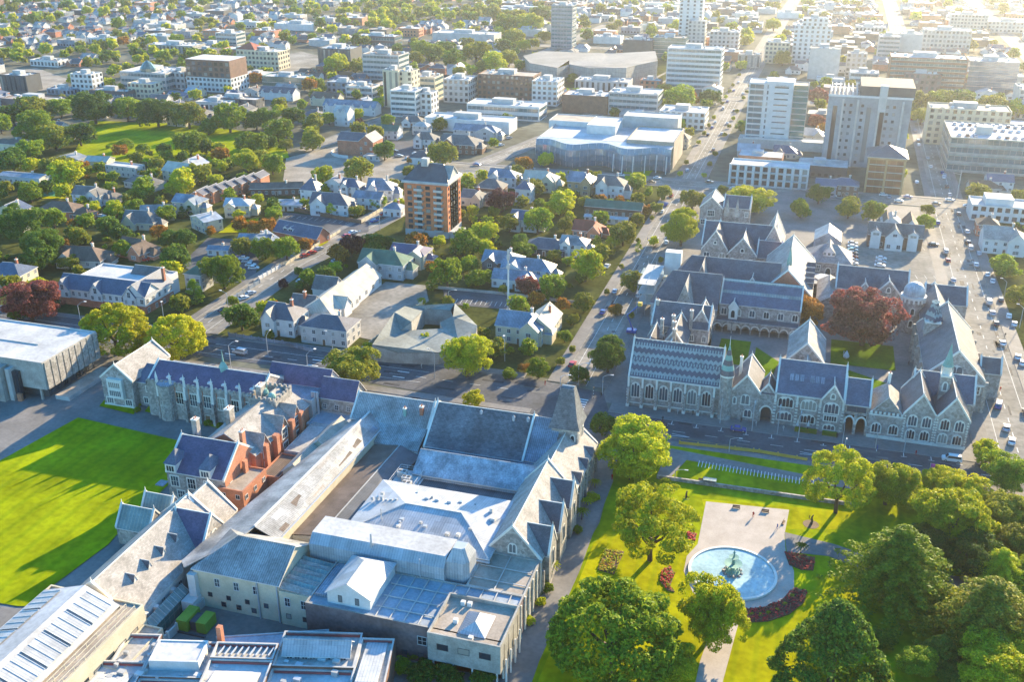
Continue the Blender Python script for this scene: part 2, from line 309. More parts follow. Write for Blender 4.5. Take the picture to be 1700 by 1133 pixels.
        if cop:
            for (p,q,hp,sg) in ((D,A,hip[0],-1),(B,C,hip[1],1)):
                if hp: continue
                c=s.one('coping'); mid=(p+q)/2
                for e in (p,q):
                    w_=(e-mid).normalized()*.3; a_=v3(e+w_,ze+.1); b_=v3(mid,zr+.65); n_=u*sg*.12; k_=-u*sg*.4
                    lo=[Vector(a_),Vector(b_)]; 
                    pts=[lo[0]+n_.to_3d(),lo[1]+n_.to_3d(),lo[1]+k_.to_3d(),lo[0]+k_.to_3d()]
                    dn=Vector((0,0,-.7)); c.face(pts,'trim'); c.face([pts[0],pts[1],pts[1]+dn,pts[0]+dn],'trim'); c.face([pts[3],pts[2],pts[2]+dn,pts[3]+dn],'trim'); c.face([pts[0],pts[3],pts[3]+dn,pts[0]+dn],'trim')
                c.tube([v3(mid-u*sg*.14,zr+.6),v3(mid-u*sg*.14,zr+1.5)],.14,.05,'trim',5)
        for wd in (wins or []):
            sd,n,w_,h_,z_,st=wd[:6]; e=((A,B),(B,C),(C,D),(D,A))[sd]; s.win(e[0],e[1],z_,n,w_,h_,st,wd[6] if len(wd)>6 else .8)
        xs=[q.x for q in (A,B,C,D)]; ys=[q.y for q in (A,B,C,D)]; occ(min(xs),max(xs),min(ys),max(ys))
    def flat(s,pts,z,z0=0,wm='white',rm='flat_roof',par=.5,pk=None,wins=None):
        pts=[Vector(p[:2]) for p in pts]; n=len(pts)
        a=sum(pts[i].x*pts[(i+1)%n].y-pts[(i+1)%n].x*pts[i].y for i in range(n))
        if a<0: pts=pts[::-1]
        wl=s.mb('wall',wm); c=sum(pts,Vector((0,0)))/n
        inn=[]
        for i in range(n):
            p0,p1,p2=pts[i-1],pts[i],pts[(i+1)%n]; d1=(p1-p0).normalized(); d2=(p2-p1).normalized(); n1=Vector((-d1.y,d1.x)); n2=Vector((-d2.y,d2.x)); q=(n1+n2); q=q/max(.4,q.length_squared/2); inn.append(p1+q*.35)
        for i in range(n):
            p,q=pts[i],pts[(i+1)%n]; wl.face([(p.x,p.y,z0),(q.x,q.y,z0),(q.x,q.y,z),(p.x,p.y,z)],wm)
        cp=s.mb('parapet',z)
        for i in range(n):
            j=(i+1)%n; p,q,pi,qi=pts[i],pts[j],inn[i],inn[j]
            cp.face([(p.x,p.y,z),(q.x,q.y,z),(qi.x,qi.y,z),(pi.x,pi.y,z)],pk or wm)
            cp.face([(pi.x,pi.y,z),(qi.x,qi.y,z),(qi.x,qi.y,z-par),(pi.x,pi.y,z-par)],pk or wm)
        rf=MB(); rf.face([(p.x,p.y,z-par) for p in inn],rm); ob('roof',rf.mesh('roof',s.org),s.o)
        for wd in (wins or []):
            sd,nn,w_,h_,z_,st=wd[:6]; s.win(pts[sd],pts[(sd+1)%n],z_,nn,w_,h_,st,wd[6] if len(wd)>6 else .8)
        xs=[q.x for q in pts]; ys=[q.y for q in pts]; occ(min(xs),max(xs),min(ys),max(ys))
        return pts
    def poly(s,pts,k,part='roof'):
        """roof plane through surveyed points, with its underside"""
        b=MB(); q=[Vector(p) for p in pts]; nn=(q[1]-q[0]).cross(q[2]-q[0])
        if nn.z<0: q=q[::-1]
        b.face(q,k); lo=[p-Vector((0,0,.25)) for p in q]; b.face(lo[::-1],k)
        for i in range(len(q)): b.face([q[i],lo[i],lo[(i+1)%len(q)],q[(i+1)%len(q)]],k)
        ob(part,b.mesh(part,s.org),s.o)
    def skirt(s,pts,k,z0=0,closed=False):
        b=s.mb('wall',k); q=[Vector(p) for p in pts]
        for i in range(len(q)-(0 if closed else 1)):
            a,c=q[i],q[(i+1)%len(q)]; b.face([(a.x,a.y,z0),(c.x,c.y,z0),c-Vector((0,0,.05)),a-Vector((0,0,.05))],k)
    def ribs(s,a,b,c,d,n,k='trim',r=.12,z=.05):
        """straight ribs laid across a quad a-b / d-c"""
        bb=s.mb('rib',k)
        for i in range(n+1):
            t=i/n; p=Vector(a).lerp(Vector(b),t); q=Vector(d).lerp(Vector(c),t); p.z+=z;q.z+=z; bb.tube([p,q],r,r,k,4)
def W(x0,x1,y0,y1): return [(x0,y0),(x1,y0),(x1,y1),(x0,y1)]
def Qp(a,b,c,z):
    """rectangle from three surveyed corners (pixels of the plan at height z): a-b one side, c beyond b"""
    A=P(a[0],a[1],z).xy;B=P(b[0],b[1],z).xy;C=P(c[0],c[1],z).xy; u=(B-A).normalized(); n=Vector((-u.y,u.x)); d=(C-B).dot(n); return [A,B,B+n*d,A+n*d]
def cap(first,o): 
    c=o.copy(); col.objects.link(c); return c
dm('patch_dark',(.06,.06,.065),var=.3,spec=.1); dm('patch_pale',(.17,.165,.155),var=.3,spec=.1)
# ---------------------------------------------------------------- setting: ground, roads, lawns
def sheet(name,pts,k,z,kind='structure',world=False):
    ZC[0]+=1; z+=ZC[0]*.004
    q=[(p[0],p[1],z) if world else tuple(P(p[0],p[1]).xy)+(z,) for p in pts]
    n=(Vector(q[1])-Vector(q[0])).cross(Vector(q[2])-Vector(q[1]))
    b=MB(); a=sum(q[i][0]*q[(i+1)%len(q)][1]-q[(i+1)%len(q)][0]*q[i][1] for i in range(len(q)))
    b.face(q if a>0 else q[::-1],k); return struct(name,b,kind)
b=MB(); b.face([(-7000,-2000,0),(7000,-2000,0),(7000,9000,0),(-7000,9000,0)],'city_ground'); struct('ground',b)
sheet('ground',W(-460,-72,279,520),'garden',.02,world=True); sheet('ground',W(-54,54,268,515),'pave',.02,world=True); sheet('ground',W(68,200,262,515),'garden',.02,world=True)
sheet('ground',W(-300,-30,80,258),'pave',.02,world=True)
def road(pts,w,k='asphalt',z=.05,pv=3.2,lines=True,name='road',cover=True):
    ZC[0]+=1; z+=ZC[0]*.004-.03
    pts=[Vector(p) for p in pts]; b=MB(); pl=MB(); ln=MB(); n=len(pts); nr=[]
    for i in range(n):
        d=(pts[min(i+1,n-1)]-pts[max(0,i-1)]).normalized(); nr.append(Vector((-d.y,d.x)))
    for i in range(n-1):
        a,c,na,nc=pts[i],pts[i+1],nr[i],nr[i+1]
        def q(s0,s1,z_,mb,kk):
            mb.face([(a+na*s1).to_tuple()+(z_,),(a+na*s0).to_tuple()+(z_,),(c+nc*s0).to_tuple()+(z_,),(c+nc*s1).to_tuple()+(z_,)],kk)
        q(-w/2,w/2,z,b,k)
        if cover: occ_line(a,c,w+2*pv)
        if pv:
            for s0,s1 in ((-w/2-pv,-w/2),(w/2,w/2+pv)):
                q(s0,s1,z+.12,pl,'pave')
                for e in (s0,s1): pl.face([(a+na*e).to_tuple()+(0,),(c+nc*e).to_tuple()+(0,),(c+nc*e).to_tuple()+(z+.12,),(a+na*e).to_tuple()+(z+.12,)],'kerb')
        if lines:
            L_=(c-a).length; d=(c-a)/L_; t=0
            while t<L_-4:
                p0=a+d*t;p1=a+d*(t+3); m_=Vector((-d.y,d.x))*.09
                ln.face([(p0-m_).to_tuple()+(z+.01,),(p1-m_).to_tuple()+(z+.01,),(p1+m_).to_tuple()+(z+.01,),(p0+m_).to_tuple()+(z+.01,)],'line'); t+=9
            for e in (-w/2+2.3,w/2-2.3):
                m_=Vector((-d.y,d.x)); 
                f=[a+m_*(e-.06),a+m_*(e+.06),c+m_*(e+.06),c+m_*(e-.06)]; ln.face([p.to_tuple()+(z+.01,) for p in f],'line')
    struct(name,b)
    if pv: struct('pavement',pl)
    if lines: struct('road_marking',ln)
# Rolleston-like avenue in front of the stone range and the museum
sheet('road',[(-330,262),(-160,262),(-100,258),(-72,250),(110,250),(110,262),(-50,263),(-54,274),(-76,277),(-330,277)],'asphalt',.05,world=True); occ(-330,110,248,278)
b=MB()
b.box(-50,56,262.2,268.2,0,.17,'kerb','pave'); b.box(-330,-215,277,280,0,.17,'kerb','pave'); b.box(-186,-80,277,280.5,0,.17,'kerb','pave'); b.box(-46,100,247.5,250,0,.17,'kerb','pave'); b.box(-330,-72,254.5,257.4,0,.17,'kerb','pave')
struct('pavement',b)
ln=MB()
def seg(x0,y0,x1,y1,w=.14,k='line',z=.09):
    a=Vector((x0,y0));c=Vector((x1,y1));d=(c-a).normalized();m_=Vector((-d.y,d.x))*w/2; ln.face([(p.x,p.y,z) for p in (a-m_,c-m_,c+m_,a+m_)],k)
for x in range(-48,100,9): seg(x,256,x+3.5,256,.16); 
for x in range(-320,-80,9): seg(x,268,x+3.5,268,.16)
for x in range(-45,50,7): seg(x,259.8,x,261.9,.18); seg(x-.8,259.8,x+.8,259.8,.18)
seg(-45,252.2,-8,252.2,.12,'line_y'); seg(-320,264.5,-110,264.5,.12); seg(-320,272,-110,272,.12)
for x in (-30,5,-40): seg(x,253.2,x+5,253.8,.2); seg(x,254.4,x+5,253.8,.2)
for k in range(11): seg(-63.5,253.2+k*1.0*1.5,-57.2,252.6+k*1.5,.62,'line',.1)     # zebra crossing
for x in (-120,-150,-180): 
    seg(x,266,x+4,266,.5); seg(x,270,x+4,270,.5)
struct('road_marking',ln)
pb=MB(); gp=random.Random(8)
for (x0,x1,y0,y1,n) in ((-320,100,251,261,60),(-320,-60,262,276,50),(56,68,270,512,60),(-68,-58,285,512,40)):
    for _ in range(n):
        x,y=gp.uniform(x0,x1),gp.uniform(y0,y1); a,b_=(gp.uniform(1,7),gp.uniform(.5,1.6)); a,b_=(a,b_) if x1-x0>y1-y0 else (b_,a)
        pb.prism([(x,y),(x+a,y),(x+a,y+b_),(x,y+b_)],.05,.0935 if y<280 else .086,gp.choice(['patch_dark','patch_pale']))
struct('road_patch',pb)
road([(-63,277),(-63,330),(-63,520)],10.5,'asphalt_pale',pv=4.2); road([(-63,534),(-63,800),(-60,1300),(-50,2200)],9,'asphalt_pale',pv=4,name='road')
road([(-200,279),(-201,350),(-191,438),(-181,517)],12,'asphalt_pale',pv=3); road([(-180,534),(-162,612),(-140,760),(-110,1000)],9,'asphalt_pale',pv=2.5)
road([(62,262.2),(62,516)],14,'asphalt_pale',pv=4.5); road([(63,534),(66,800),(70,1300),(75,2200)],12,'asphalt_pale',pv=3)
road([(-215,526),(400,526)],13,'asphalt_pale',pv=3); road([(-215,775),(700,775)],12,'asphalt_pale',pv=3);
road([(170,534),(176,900),(185,1800)],11,'asphalt_pale',pv=3); road([(-290,534),(-270,760),(-250,1200)],8,'asphalt_pale',pv=2,lines=False)
road([(-1500,1010),(1000,1010)],12,'asphalt_pale',pv=3,lines=False)
road([(80,255),(200,252)],12,'asphalt_pale',pv=3,lines=False)
# car parks and yards
def bays(a,b_,n,dep,k='line'):
    z=.06+ZC[0]*.004+.02
    lb=MB(); a=P(*a).xy;b_=P(*b_).xy; d=(b_-a); u=d.normalized(); m_=Vector((-u.y,u.x))
    for i in range(n+1):
        p=a+d*i/n; q=p+m_*dep; lb.face([(v.x,v.y,z) for v in (p-u*.06,p+u*.06,q+u*.06,q-u*.06)],k)
    struct('road_marking',lb)
def lot(pts,k,z=.06,nm='car_park'):
    sheet(nm,pts,k,z); q=[P(*p) for p in pts]
    xs=[p.x for p in q]; ys=[p.y for p in q]
    occ(min(xs)+3,max(xs)-3,min(ys)+3,max(ys)-3,0)
lot([(470,300),(475,262),(560,242),(660,248),(705,275),(640,315),(560,312)],'gravel'); sheet('grass',[(455,262),(540,240),(470,258),(452,280)],'lawn',.075)
lot([(470,352),(612,368),(612,385),(575,392),(455,372)],'asphalt'); bays((470,356),(600,370),13,-4)
lot([(535,548),(640,468),(706,474),(712,500),(618,565)],'asphalt_pale'); lot([(735,480),(855,488),(850,515),(740,505)],'asphalt'); bays((752,496),(850,503),12,-4.5)
lot([(1398,400),(1530,398),(1560,440),(1565,480),(1395,462)],'asphalt_pale'); bays((1410,452),(1550,458),9,-4.5); bays((1440,408),(1530,410),9,-4.5)
lot([(300,440),(345,395),(440,400),(420,470),(350,470)],'asphalt'); lot([(640,235),(720,232),(740,262),(655,262)],'asphalt')
lot([(0,122),(60,112),(115,132),(80,150),(0,150)],'gravel'); lot([(420,100),(500,85),(560,100),(470,125)],'asphalt_pale')
lot([(1190,330),(1330,315),(1385,320),(1370,360),(1200,352)],'pave')
# park square
sheet('grass',[(100,300),(150,200),(300,205),(470,225),(480,262),(360,270),(230,268)],'lawn',.05); q=[P(0,250),P(440,200)]; 
a,b_=P(20,255),P(450,225)
for t in range(22):
    x=a.x+(b_.x-a.x)*t/21; y=a.y+(b_.y-a.y)*t/21; occ(x-12,x+12,y-25,y+45)
sheet('grass',[(1058,315),(1085,282),(1035,284),(1040,306)],'lawn',.05)
sheet('grass',[(868,118),(1000,92),(1150,100),(1090,150),(900,150)],'garden',.05)
for pt in ([(385,370),(430,362),(425,385),(362,387)],[(520,408),(545,395),(545,402),(528,412)],[(60,318),(120,312),(108,330),(70,330)],[(640,560),(700,505),(712,512),(655,585)]): sheet('grass',pt,'lawn_bright',.06)
sheet('court',[(74,318),(112,311),(114,326),(72,326)],'turf_green',.07)
# college quadrangle lawn, gardens
sheet('grass',[(130,694),(308,735),(296,790),(202,880),(180,905),(42,1008),(30,1008),(-30,998),(-260,930),(-120,830),(0,766)],'lawn',.06)
for x0,y0 in (((165,675),(222,689)),((240,684),(267,690)),((328,702),(374,716))): 
    sheet('grass',[x0,y0,(y0[0]+4,y0[1]-8),(x0[0]+8,x0[1]-10)],'lawn',.07)
sheet('grass',[(-42,232),(-32,247.4),(110,247.4),(110,60),(-45,60),(-45,150),(-40,205)],'lawn',.04,world=True)
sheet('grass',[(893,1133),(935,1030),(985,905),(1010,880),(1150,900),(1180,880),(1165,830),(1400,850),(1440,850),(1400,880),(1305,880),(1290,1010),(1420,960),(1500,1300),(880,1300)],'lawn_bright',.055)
sheet('path',[(985,768),(1015,768),(1018,800),(990,872),(962,950),(895,1100),(860,1200),(780,1200),(835,1120),(885,985),(960,890),(978,820)],'pave',.065)
sheet('path',[(1172,834),(1310,848),(1302,890),(1304,915),(1318,950),(1318,980),(1300,1005),(1260,1015),(1235,1012),(1225,1040),(1200,1133),(1190,1200),(1140,1200),(1162,1100),(1190,1020),(1150,985),(1135,950),(1140,925),(1158,905)],'path_pink',.07)
sheet('path',[(1302,885),(1385,905),(1500,945),(1600,960),(1800,985),(1800,1010),(1590,985),(1480,965),(1375,925),(1306,918)],'pave',.068)
sheet('path',[(1110,745),(1340,790),(1500,815),(1500,826),(1340,802),(1140,765),(1112,795),(1090,792)],'pave',.071)
b=MB()
for i in range(34):
    t=i/33; p=P(1160+t*190,771+t*32.5).xy; b.box(p.x-.08,p.x+.08,p.y-1.6,p.y+1.6,.2,ZC[0]*.004+.085,'line')
struct('road_marking',b)
# hills and far plain
# ---------------------------------------------------------------- stone university range (front along the avenue)
GB='buildings of the stone college quadrangles'
def clk(T,x,y,w,z0,z1,z2,k='stone',cop='trim'): pass
T=Th('great_hall','great hall with zigzag patterned slate roof and six tall arched windows beside the road','hall',(-32,275,0),GB)
T.gab(W(-45.5,-18.8,268.3,281.5),10,19,wm='stone',rm='zigzag',cop=1)
bt=T.mb('string_course')
for i in range(7):
    x=-45.3+i*4.15; bt=T.one('buttress'); bt.box(x-.35,x+.35,267.2,268.3,0,6.5,'stone'); bt.box(x-.28,x+.28,267.6,268.3,6.5,9.8,'trim'); bt.box(x-.45,x+.45,267,268.3,0,1,'trim')
    for z in range(1,10): bt.box(x-.37,x-.2,267.15,267.3,z*.95,z*.95+.4,'trim') if z<7 else None
for i in range(6): T.win((-45.3+i*4.15,268.25),(-45.3+(i+1)*4.15,268.25),3.1,1,2.4,4.6,'goth3')
bt=T.mb('string_course'); bt.box(-45.6,-18.8,267.95,268.3,9.3,9.8,'trim'); bt.box(-45.6,-18.8,267.95,268.3,1.1,1.35,'trim')
T.done()
T=Th('round_turret','round stone turret with banded conical spire at the right end of the zigzag roofed hall','turret',(-17.2,268.4,0),GB)
T.mb('wall').lathe([(2.1,0),(2.1,1),(1.8,1.1),(1.8,9),(1.8,14)],'stone_pale',14,-17.2,268.4); T.mb('wall').lathe([(2.05,13.6),(2.05,14.2)],'trim',14,-17.2,268.4)
for i in range(6): T.mb('roof').lathe([(2.2-i*.35,14.2+i*1.5),(1.95-i*.35,15.2+i*1.5),(1.85-i*.35,15.7+i*1.5)],('slate','copper')[i%2],14,-17.2,268.4)
T.mb('finial').tube([(-17.2,268.4,23),(-17.2,268.4,26)],.12,.05,'trim',5)
for a in range(5):
    an=R(180+a*40); T.win((-17.2+1.8*math.cos(an-.2),268.4+1.8*math.sin(an-.2)),(-17.2+1.8*math.cos(an+.2),268.4+1.8*math.sin(an+.2)),10.5,1,.25,2.2,'plain') if False else None
T.done()
T=Th('gabled_wing','narrow gabled stone wing between the round turret and the arched gateway','wing',(-11,272,0),GB)
T.gab([(-7.6,268.6),(-7.6,284),(-15.4,284),(-15.4,268.6)],9.2,14,wm='stone',rm='slate_mauve',cop=1,wins=[])
T.win((-15.4,268.6),(-7.6,268.6),5.2,1,2.2,2.9,'goth2'); T.win((-13.4,268.6),(-7.6,268.6),1.2,1,2,2.3,'goth2'); T.win((-15.6,268.6),(-13.4,268.6),5,1,.8,2,'goth1'); T.chim(-14,276,9,16.5,.8,k='trim'); T.done()
T=Th('gateway_arch','arched carriage gateway between the narrow gabled wing and the blue roofed block','gateway',(-5.4,270,0),GB)
g=T.mb('wall'); g.box(-7.6,-6.9,269,276,0,5,'stone'); g.box(-4,-3.4,269,276,0,5,'stone'); g.box(-7.6,-3.4,269,276,5,9,'stone','slate')
ar=T.mb('arch')
for i in range(8):
    a0,a1=R(i*22.5),R((i+1)*22.5); x=-5.45
    ar.face([(x+1.5*math.cos(a0),268.9,3.2+1.9*math.sin(a0)),(x+2*math.cos(a0),268.9,3.2+2.4*math.sin(a0)),(x+2*math.cos(a1),268.9,3.2+2.4*math.sin(a1)),(x+1.5*math.cos(a1),268.9,3.2+1.9*math.sin(a1))],'trim')
T.mb('door').box(-6.9,-4,271.8,272,0,5,'darkgrey'); T.gab([(-3.6,270),(-3.6,278),(-7.4,278),(-7.4,270)],9,11.5,wm='stone',rm='slate',cop=1,z0=8.9); T.win((-7.4,270),(-3.6,270),6,1,2,1.6,'goth3'); T.done()
T=Th('blue_roofed_block','stone block with plain blue slate roof, rooflights and dense arched windows facing the road','college building',(6,275,0),GB)
T.gab(W(-3.4,15.4,269,285),10.2,17,wm='stone',rm='slate_blue',cop=1)
for z,h in ((1.6,2.6),(5.8,3)):
    for x0,x1 in ((-3,2.4),(3.2,8.8)): T.win((x0,269),(x1,269),z,1,4,h,'goth4')
T.gab([(14.9,267.8),(14.9,276),(9.4,276),(9.4,267.8)],10.2,14.5,wm='stone',rm='slate_blue',cop=1); T.win((9.4,267.8),(14.9,267.8),6.2,1,3.8,3.2,'goth4'); T.win((9.4,267.8),(14.9,267.8),3.8,1,3.4,1.6,'stone'); T.win((9.4,267.8),(14.9,267.8),1,1,3,1.6,'goth3'); T.win((9.4,267.8),(14.9,267.8),10.8,1,1,1.4,'goth1')
for x in (-3.2,2.8,9.1,15.2):
    T.one('buttress').box(x-.35,x+.35,268.2,269,0,7,'stone'); T.one('buttress').box(x-.3,x+.3,268.5,269,7,9.6,'trim')
    for z in range(8): T.mb('quoin').box(x-.38,x+.38,268.15,268.3,.6+z,.95+z,'trim')
T.mb('cornice').box(-3.4,9.2,268.7,269,9.6,10.1,'trim')
for x0 in (0,5.7):
    for j in range(3):
        y=272; z=10.2+(y-269)*(6.8/8)+.25; s_=T.one('rooflight'); q=[(x0+j*1.4,y,z),(x0+j*1.4+1.1,y,z),(x0+j*1.4+1.1,y+1.6,z+1.36),(x0+j*1.4,y+1.6,z+1.36)]; s_.face(q,'iron_blue'); s_.face([(a_,b__,c_-.2) for a_,b__,c_ in q[::-1]],'iron_blue')
T.done()
T=Th('arcaded_link','low link with twin pointed arches and first floor loggia beside the blue roofed block','arcade',(19,272,0),GB)
T.gab(W(15.4,22.4,269.6,280),9.2,14.6,wm='stone',rm='slate_blue',cop=1,z0=5.8)
for x in (15.7,18.9,22.1): T.one('pier').box(x-.4,x+.4,268.9,280,0,6,'stone_pale')
for x in (17.3,20.5):
    for i in range(8):
        a0,a1=R(i*22.5),R((i+1)*22.5); T.mb('arch').face([(x+1.2*math.cos(a0),268.85,3.2+2.2*math.sin(a0)),(x+1.65*math.cos(a0),268.85,3.2+2.8*math.sin(a0)),(x+1.65*math.cos(a1),268.85,3.2+2.8*math.sin(a1)),(x+1.2*math.cos(a1),268.85,3.2+2.2*math.sin(a1))],'trim')
T.win((15.6,269.6),(22.2,269.6),6.8,2,2.4,1.5,'dark'); T.mb('wall').box(15.4,22.4,279,280,0,6,'stone'); T.done()
T=Th('crenellated_lodge','low stone lodge with battlement parapet and steep pyramid roof right of the twin pointed arches','lodge',(26.6,274,0),GB)
T.gab([(31.2,269.2),(31.2,283),(22.4,283),(22.4,269.2)],7.6,12.8,hip=(0,4.4),wm='stone',rm='slate_pale'); T.flat(W(22.3,31.3,268.6,269.3),7.6,wm='stone',par=.1)
for i in range(8): T.one('battlement').box(22.5+i*1.15,23.1+i*1.15,268.5,268.9,7.6,8.3,'trim')
T.one('battlement').box(22.3,31.3,268.45,268.6,7.1,7.5,'trim')
T.win((22.4,268.6),(26.8,268.6),1.8,1,2.3,2.9,'goth3'); T.win((27,268.6),(31.2,268.6),1.8,1,2.3,2.9,'goth3'); T.chim(27,279,11,15.5,.8,k='trim'); T.mb('wall').box(22.3,31.4,268.3,268.6,0,1,'trim'); T.done()
for i,(x0,x1) in enumerate(((31.3,39.6),(39.6,48))):
    T=Th('twin_gable_house',('left','right')[i]+' one of two tall matching stone gables with paired arched windows','college building',((x0+x1)/2,275,0),GB)
    T.gab([(x1,268.4),(x1,285),(x0,285),(x0,268.4)],8.8,14.8,wm='stone',rm='slate',cop=1)
    for z,h in ((1.3,2.9),(5.4,3.2)):
        for c in (.28,.72): 
            xm=x0+(x1-x0)*c; T.win((xm-1.6,268.4),(xm+1.6,268.4),z,1,2.2,h,'goth3')
    T.mb('plinth').box(x0,x1,268.1,268.4,0,.9,'trim')
    for z in range(11): T.mb('quoin').box(x0-.05+(.0 if z%2 else .15),x0+.5,268.28,268.42,z*.8,z*.8+.4,'trim'); T.mb('quoin').box(x1-.5,x1+.05-(.0 if z%2 else .15),268.28,268.42,z*.8,z*.8+.4,'trim')
    T.done()
T=Th('corner_range','long stone range with blue slate roof stretching back behind the two matching gables','college building',(44,290,0),GB)
T.gab(W(34,50.5,281,291),8.5,14.5,wm='stone',rm='slate_blue',cop=1); T.win((50.5,281),(50.5,291),2,2,1.6,2.6,'goth2'); T.done()
T=Th('clock_tower','slim pale stone clock tower with spirelet behind the two matching gables','tower',(41.5,279,0),GB)
T.mb('wall').prism([(40.2,277.6),(42.8,277.6),(42.8,280.2),(40.2,280.2)],0,17,'stone_pale'); T.mb('wall').box(40,43,277.4,280.4,17,17.6,'trim')
T.mb('belfry').lathe([(1.1,17.6),(1.1,20)],'trim',8,41.5,279); T.mb('roof').lathe([(1.6,20),(1.3,20.6),(0.5,24),(0,27)],'copper',8,41.5,279)
for dx,dy in ((-1,-1),(1,-1),(1,1),(-1,1)): T.one('pinnacle').tube([(41.5+dx*1.3,279+dy*1.3,17.6),(41.5+dx*1.3,279+dy*1.3,20)],.22,.04,'trim',5)
T.win((40.2,277.6),(42.8,277.6),13,1,1,2.4,'goth1'); T.done()
T=Th('lecture_hall','tall hall with big gabled front window and purple slate roof running along the sunlit street','hall',(47,312,0),GB)
T.gab([(54,293),(54,334),(38,334),(38,293)],10.5,18.5,wm='stone',rm='slate_mauve',cop=1); T.win((38,293),(54,293),9.5,1,3.4,4.6,'goth2'); T.win((42,293),(54,293),6,3,2.6,2.4,'stone')
T.win((38,334),(38,293),4,8,1.2,3.4,'goth1'); T.win((54,293),(54,334),3.5,6,1.6,3.4,'goth2')
T.mb('parapet').box(37.8,54.2,292.6,293,8.6,9,'trim')
T.gab([(54,303),(60,303),(60,309),(54,309)],9,12.5,wm='stone',rm='slate_mauve',cop=1)
for y in (293.2,303,315,325,333.6): T.one('buttress').box(54,55.2,y-.4,y+.4,0,10,'stone_pale'); T.one('buttress').box(36.8,38,y-.4,y+.4,0,10,'stone_pale')
T.done()
T=Th('stair_tower','stone stair tower with zigzag banded pyramid roof standing against the purple roofed hall','tower',(41,322,0),GB)
T.mb('wall').box(38.8,43.2,320,324.4,0,16,'stone'); T.mb('wall').box(38.6,43.4,319.8,324.6,16,16.5,'trim')
T.mb('roof').lathe([(3.1,16.5),(1,22),(0.9,22.3)],'zigzag',4,41,322.2); T.mb('roof').lathe([(1.2,22.3),(1.2,22.9)],'trim',4,41,322.2); T.done()
T=Th('gabled_laboratory','stone range with cross gables and purple roof at the back of the copper beech court','college building',(36,352,0),GB)
T.gab(W(12,37,366,380),8.5,14.5,wm='stone',rm='slate_mauve',cop=1,wins=[(0,6,1.4,2.6,2,'goth2')]); T.gab([(34,364),(34,374),(26,374),(26,364)],8.6,13,wm='stone',rm='slate_mauve',cop=1); T.win((26,364),(34,364),4.6,2,1.4,2.8,'goth2'); T.win((26,364),(34,364),9,1,1.2,1.8,'goth1')
T.gab([(24,364.5),(24,374),(20,374),(20,364.5)],8.6,11.5,wm='stone',rm='slate_mauve',cop=1); T.gab(W(42,56,360,372),8.5,13,wm='stone',rm='slate_mauve',cop=1); T.gab([(50,340),(50,366),(40,366),(40,340)],8.5,13.5,wm='stone',rm='slate_mauve',cop=1)
T.win((40,366),(40,340),3,5,1.6,3,'goth2')
T.done()
T=Th('observatory','round stone observatory tower with a white metal dome beside the copper beech','observatory',(37.5,353,0),GB)
T.mb('wall').lathe([(3.8,0),(3.8,12.4)],'stone',16,37.5,353)
for i in range(16): a=R(i*22.5); T.mb('corbel').box(37.5+3.9*math.cos(a)-.3,37.5+3.9*math.cos(a)+.3,353+3.9*math.sin(a)-.3,353+3.9*math.sin(a)+.3,11,12.4,'trim')
T.mb('parapet').lathe([(4.2,12.3),(4.3,13.1),(3.6,13.1)],'trim',16,37.5,353)
T.one('dome').lathe([(3.6,13)]+[(3.6*math.cos(R(a)),14.2+3.6*math.sin(R(a))) for a in range(0,91,15)],'iron_white',20,37.5,353); T.win((36,349.2),(39,349.2),7,1,1.2,2.4,'goth1'); T.win((36,349.2),(39,349.2),2.5,1,1.2,2.4,'goth1'); T.done()
T=Th('arcaded_range','striped blue roofed stone range with a cloister arcade along the left courtyard','college building',(-15,335,0),GB)
T.gab(W(-26.5,1,337,351),9,15,wm='stone',rm='slate_blue',cop=1,wins=[(0,6,1.8,2.4,4.8,'goth2')])
for z_ in (3,6.5): 
    y=337+z_; z=9+z_*6/7+.16; T.mb('band').face([(-26.4,y,z),(.9,y,z),(.9,y+.9,z+.78),(-26.4,y+.9,z+.78)],'iron_teal')
T.flat(W(-31,1,332,337),4.4,z0=3.6,wm='stone',rm='slate',par=.2)
for i in range(10):
    x=-29.4+i*3.2
    for k in range(6):
        a0,a1=R(k*30),R(k*30+30); T.mb('arch').face([(x+1.2*math.cos(a0),331.9,2+1.2*math.sin(a0)),(x+1.6*math.cos(a0),331.9,2+1.6*math.sin(a0)),(x+1.6*math.cos(a1),331.9,2+1.6*math.sin(a1)),(x+1.2*math.cos(a1),331.9,2+1.2*math.sin(a1))],'trim')
    T.one('pier').box(x-1.75,x-1.35,331.9,332.5,0,4,'stone_pale')
T.gab([(-20,334.5),(-20,342),(-23,342),(-23,334.5)],8.6,10.5,wm='trim',rm='slate_blue',cop=1); T.win((-23,334.5),(-20,334.5),4.8,1,1.4,2.8,'goth1'); T.done()
T=Th('ridge_hall','long grey roofed hall with tall white gable chimney stacks left of the courtyard lawn','college building',(-37,318,0),GB)
T.gab(W(-46,-27,310,324),9.5,15,wm='stone',rm='slate_mauve',cop=1,wins=[(0,5,1.2,2,5,'goth2')]); T.gab([(-33,296),(-33,312),(-40,312),(-40,296)],8.5,13.5,wm='stone',rm='slate_mauve',cop=1)
T.gab([(-27,312),(-27,322),(-33,322),(-33,312)],10,15,wm='stone',rm='slate_mauve',cop=1)
T.gab([(-41,288),(-41,306),(-46,306),(-46,288)],7,11.5,wm='stone',rm='slate',cop=1); T.gab([(-34,286),(-34,300),(-39,300),(-39,286)],8,12.5,wm='stone',rm='slate_pale',cop=1)
for x,y in ((-38,304),(-37,299),(-36,293),(-41,300),(-33,310),(-45,316)): T.chim(x,y,9,15.6,1.0,k='stone_pale')
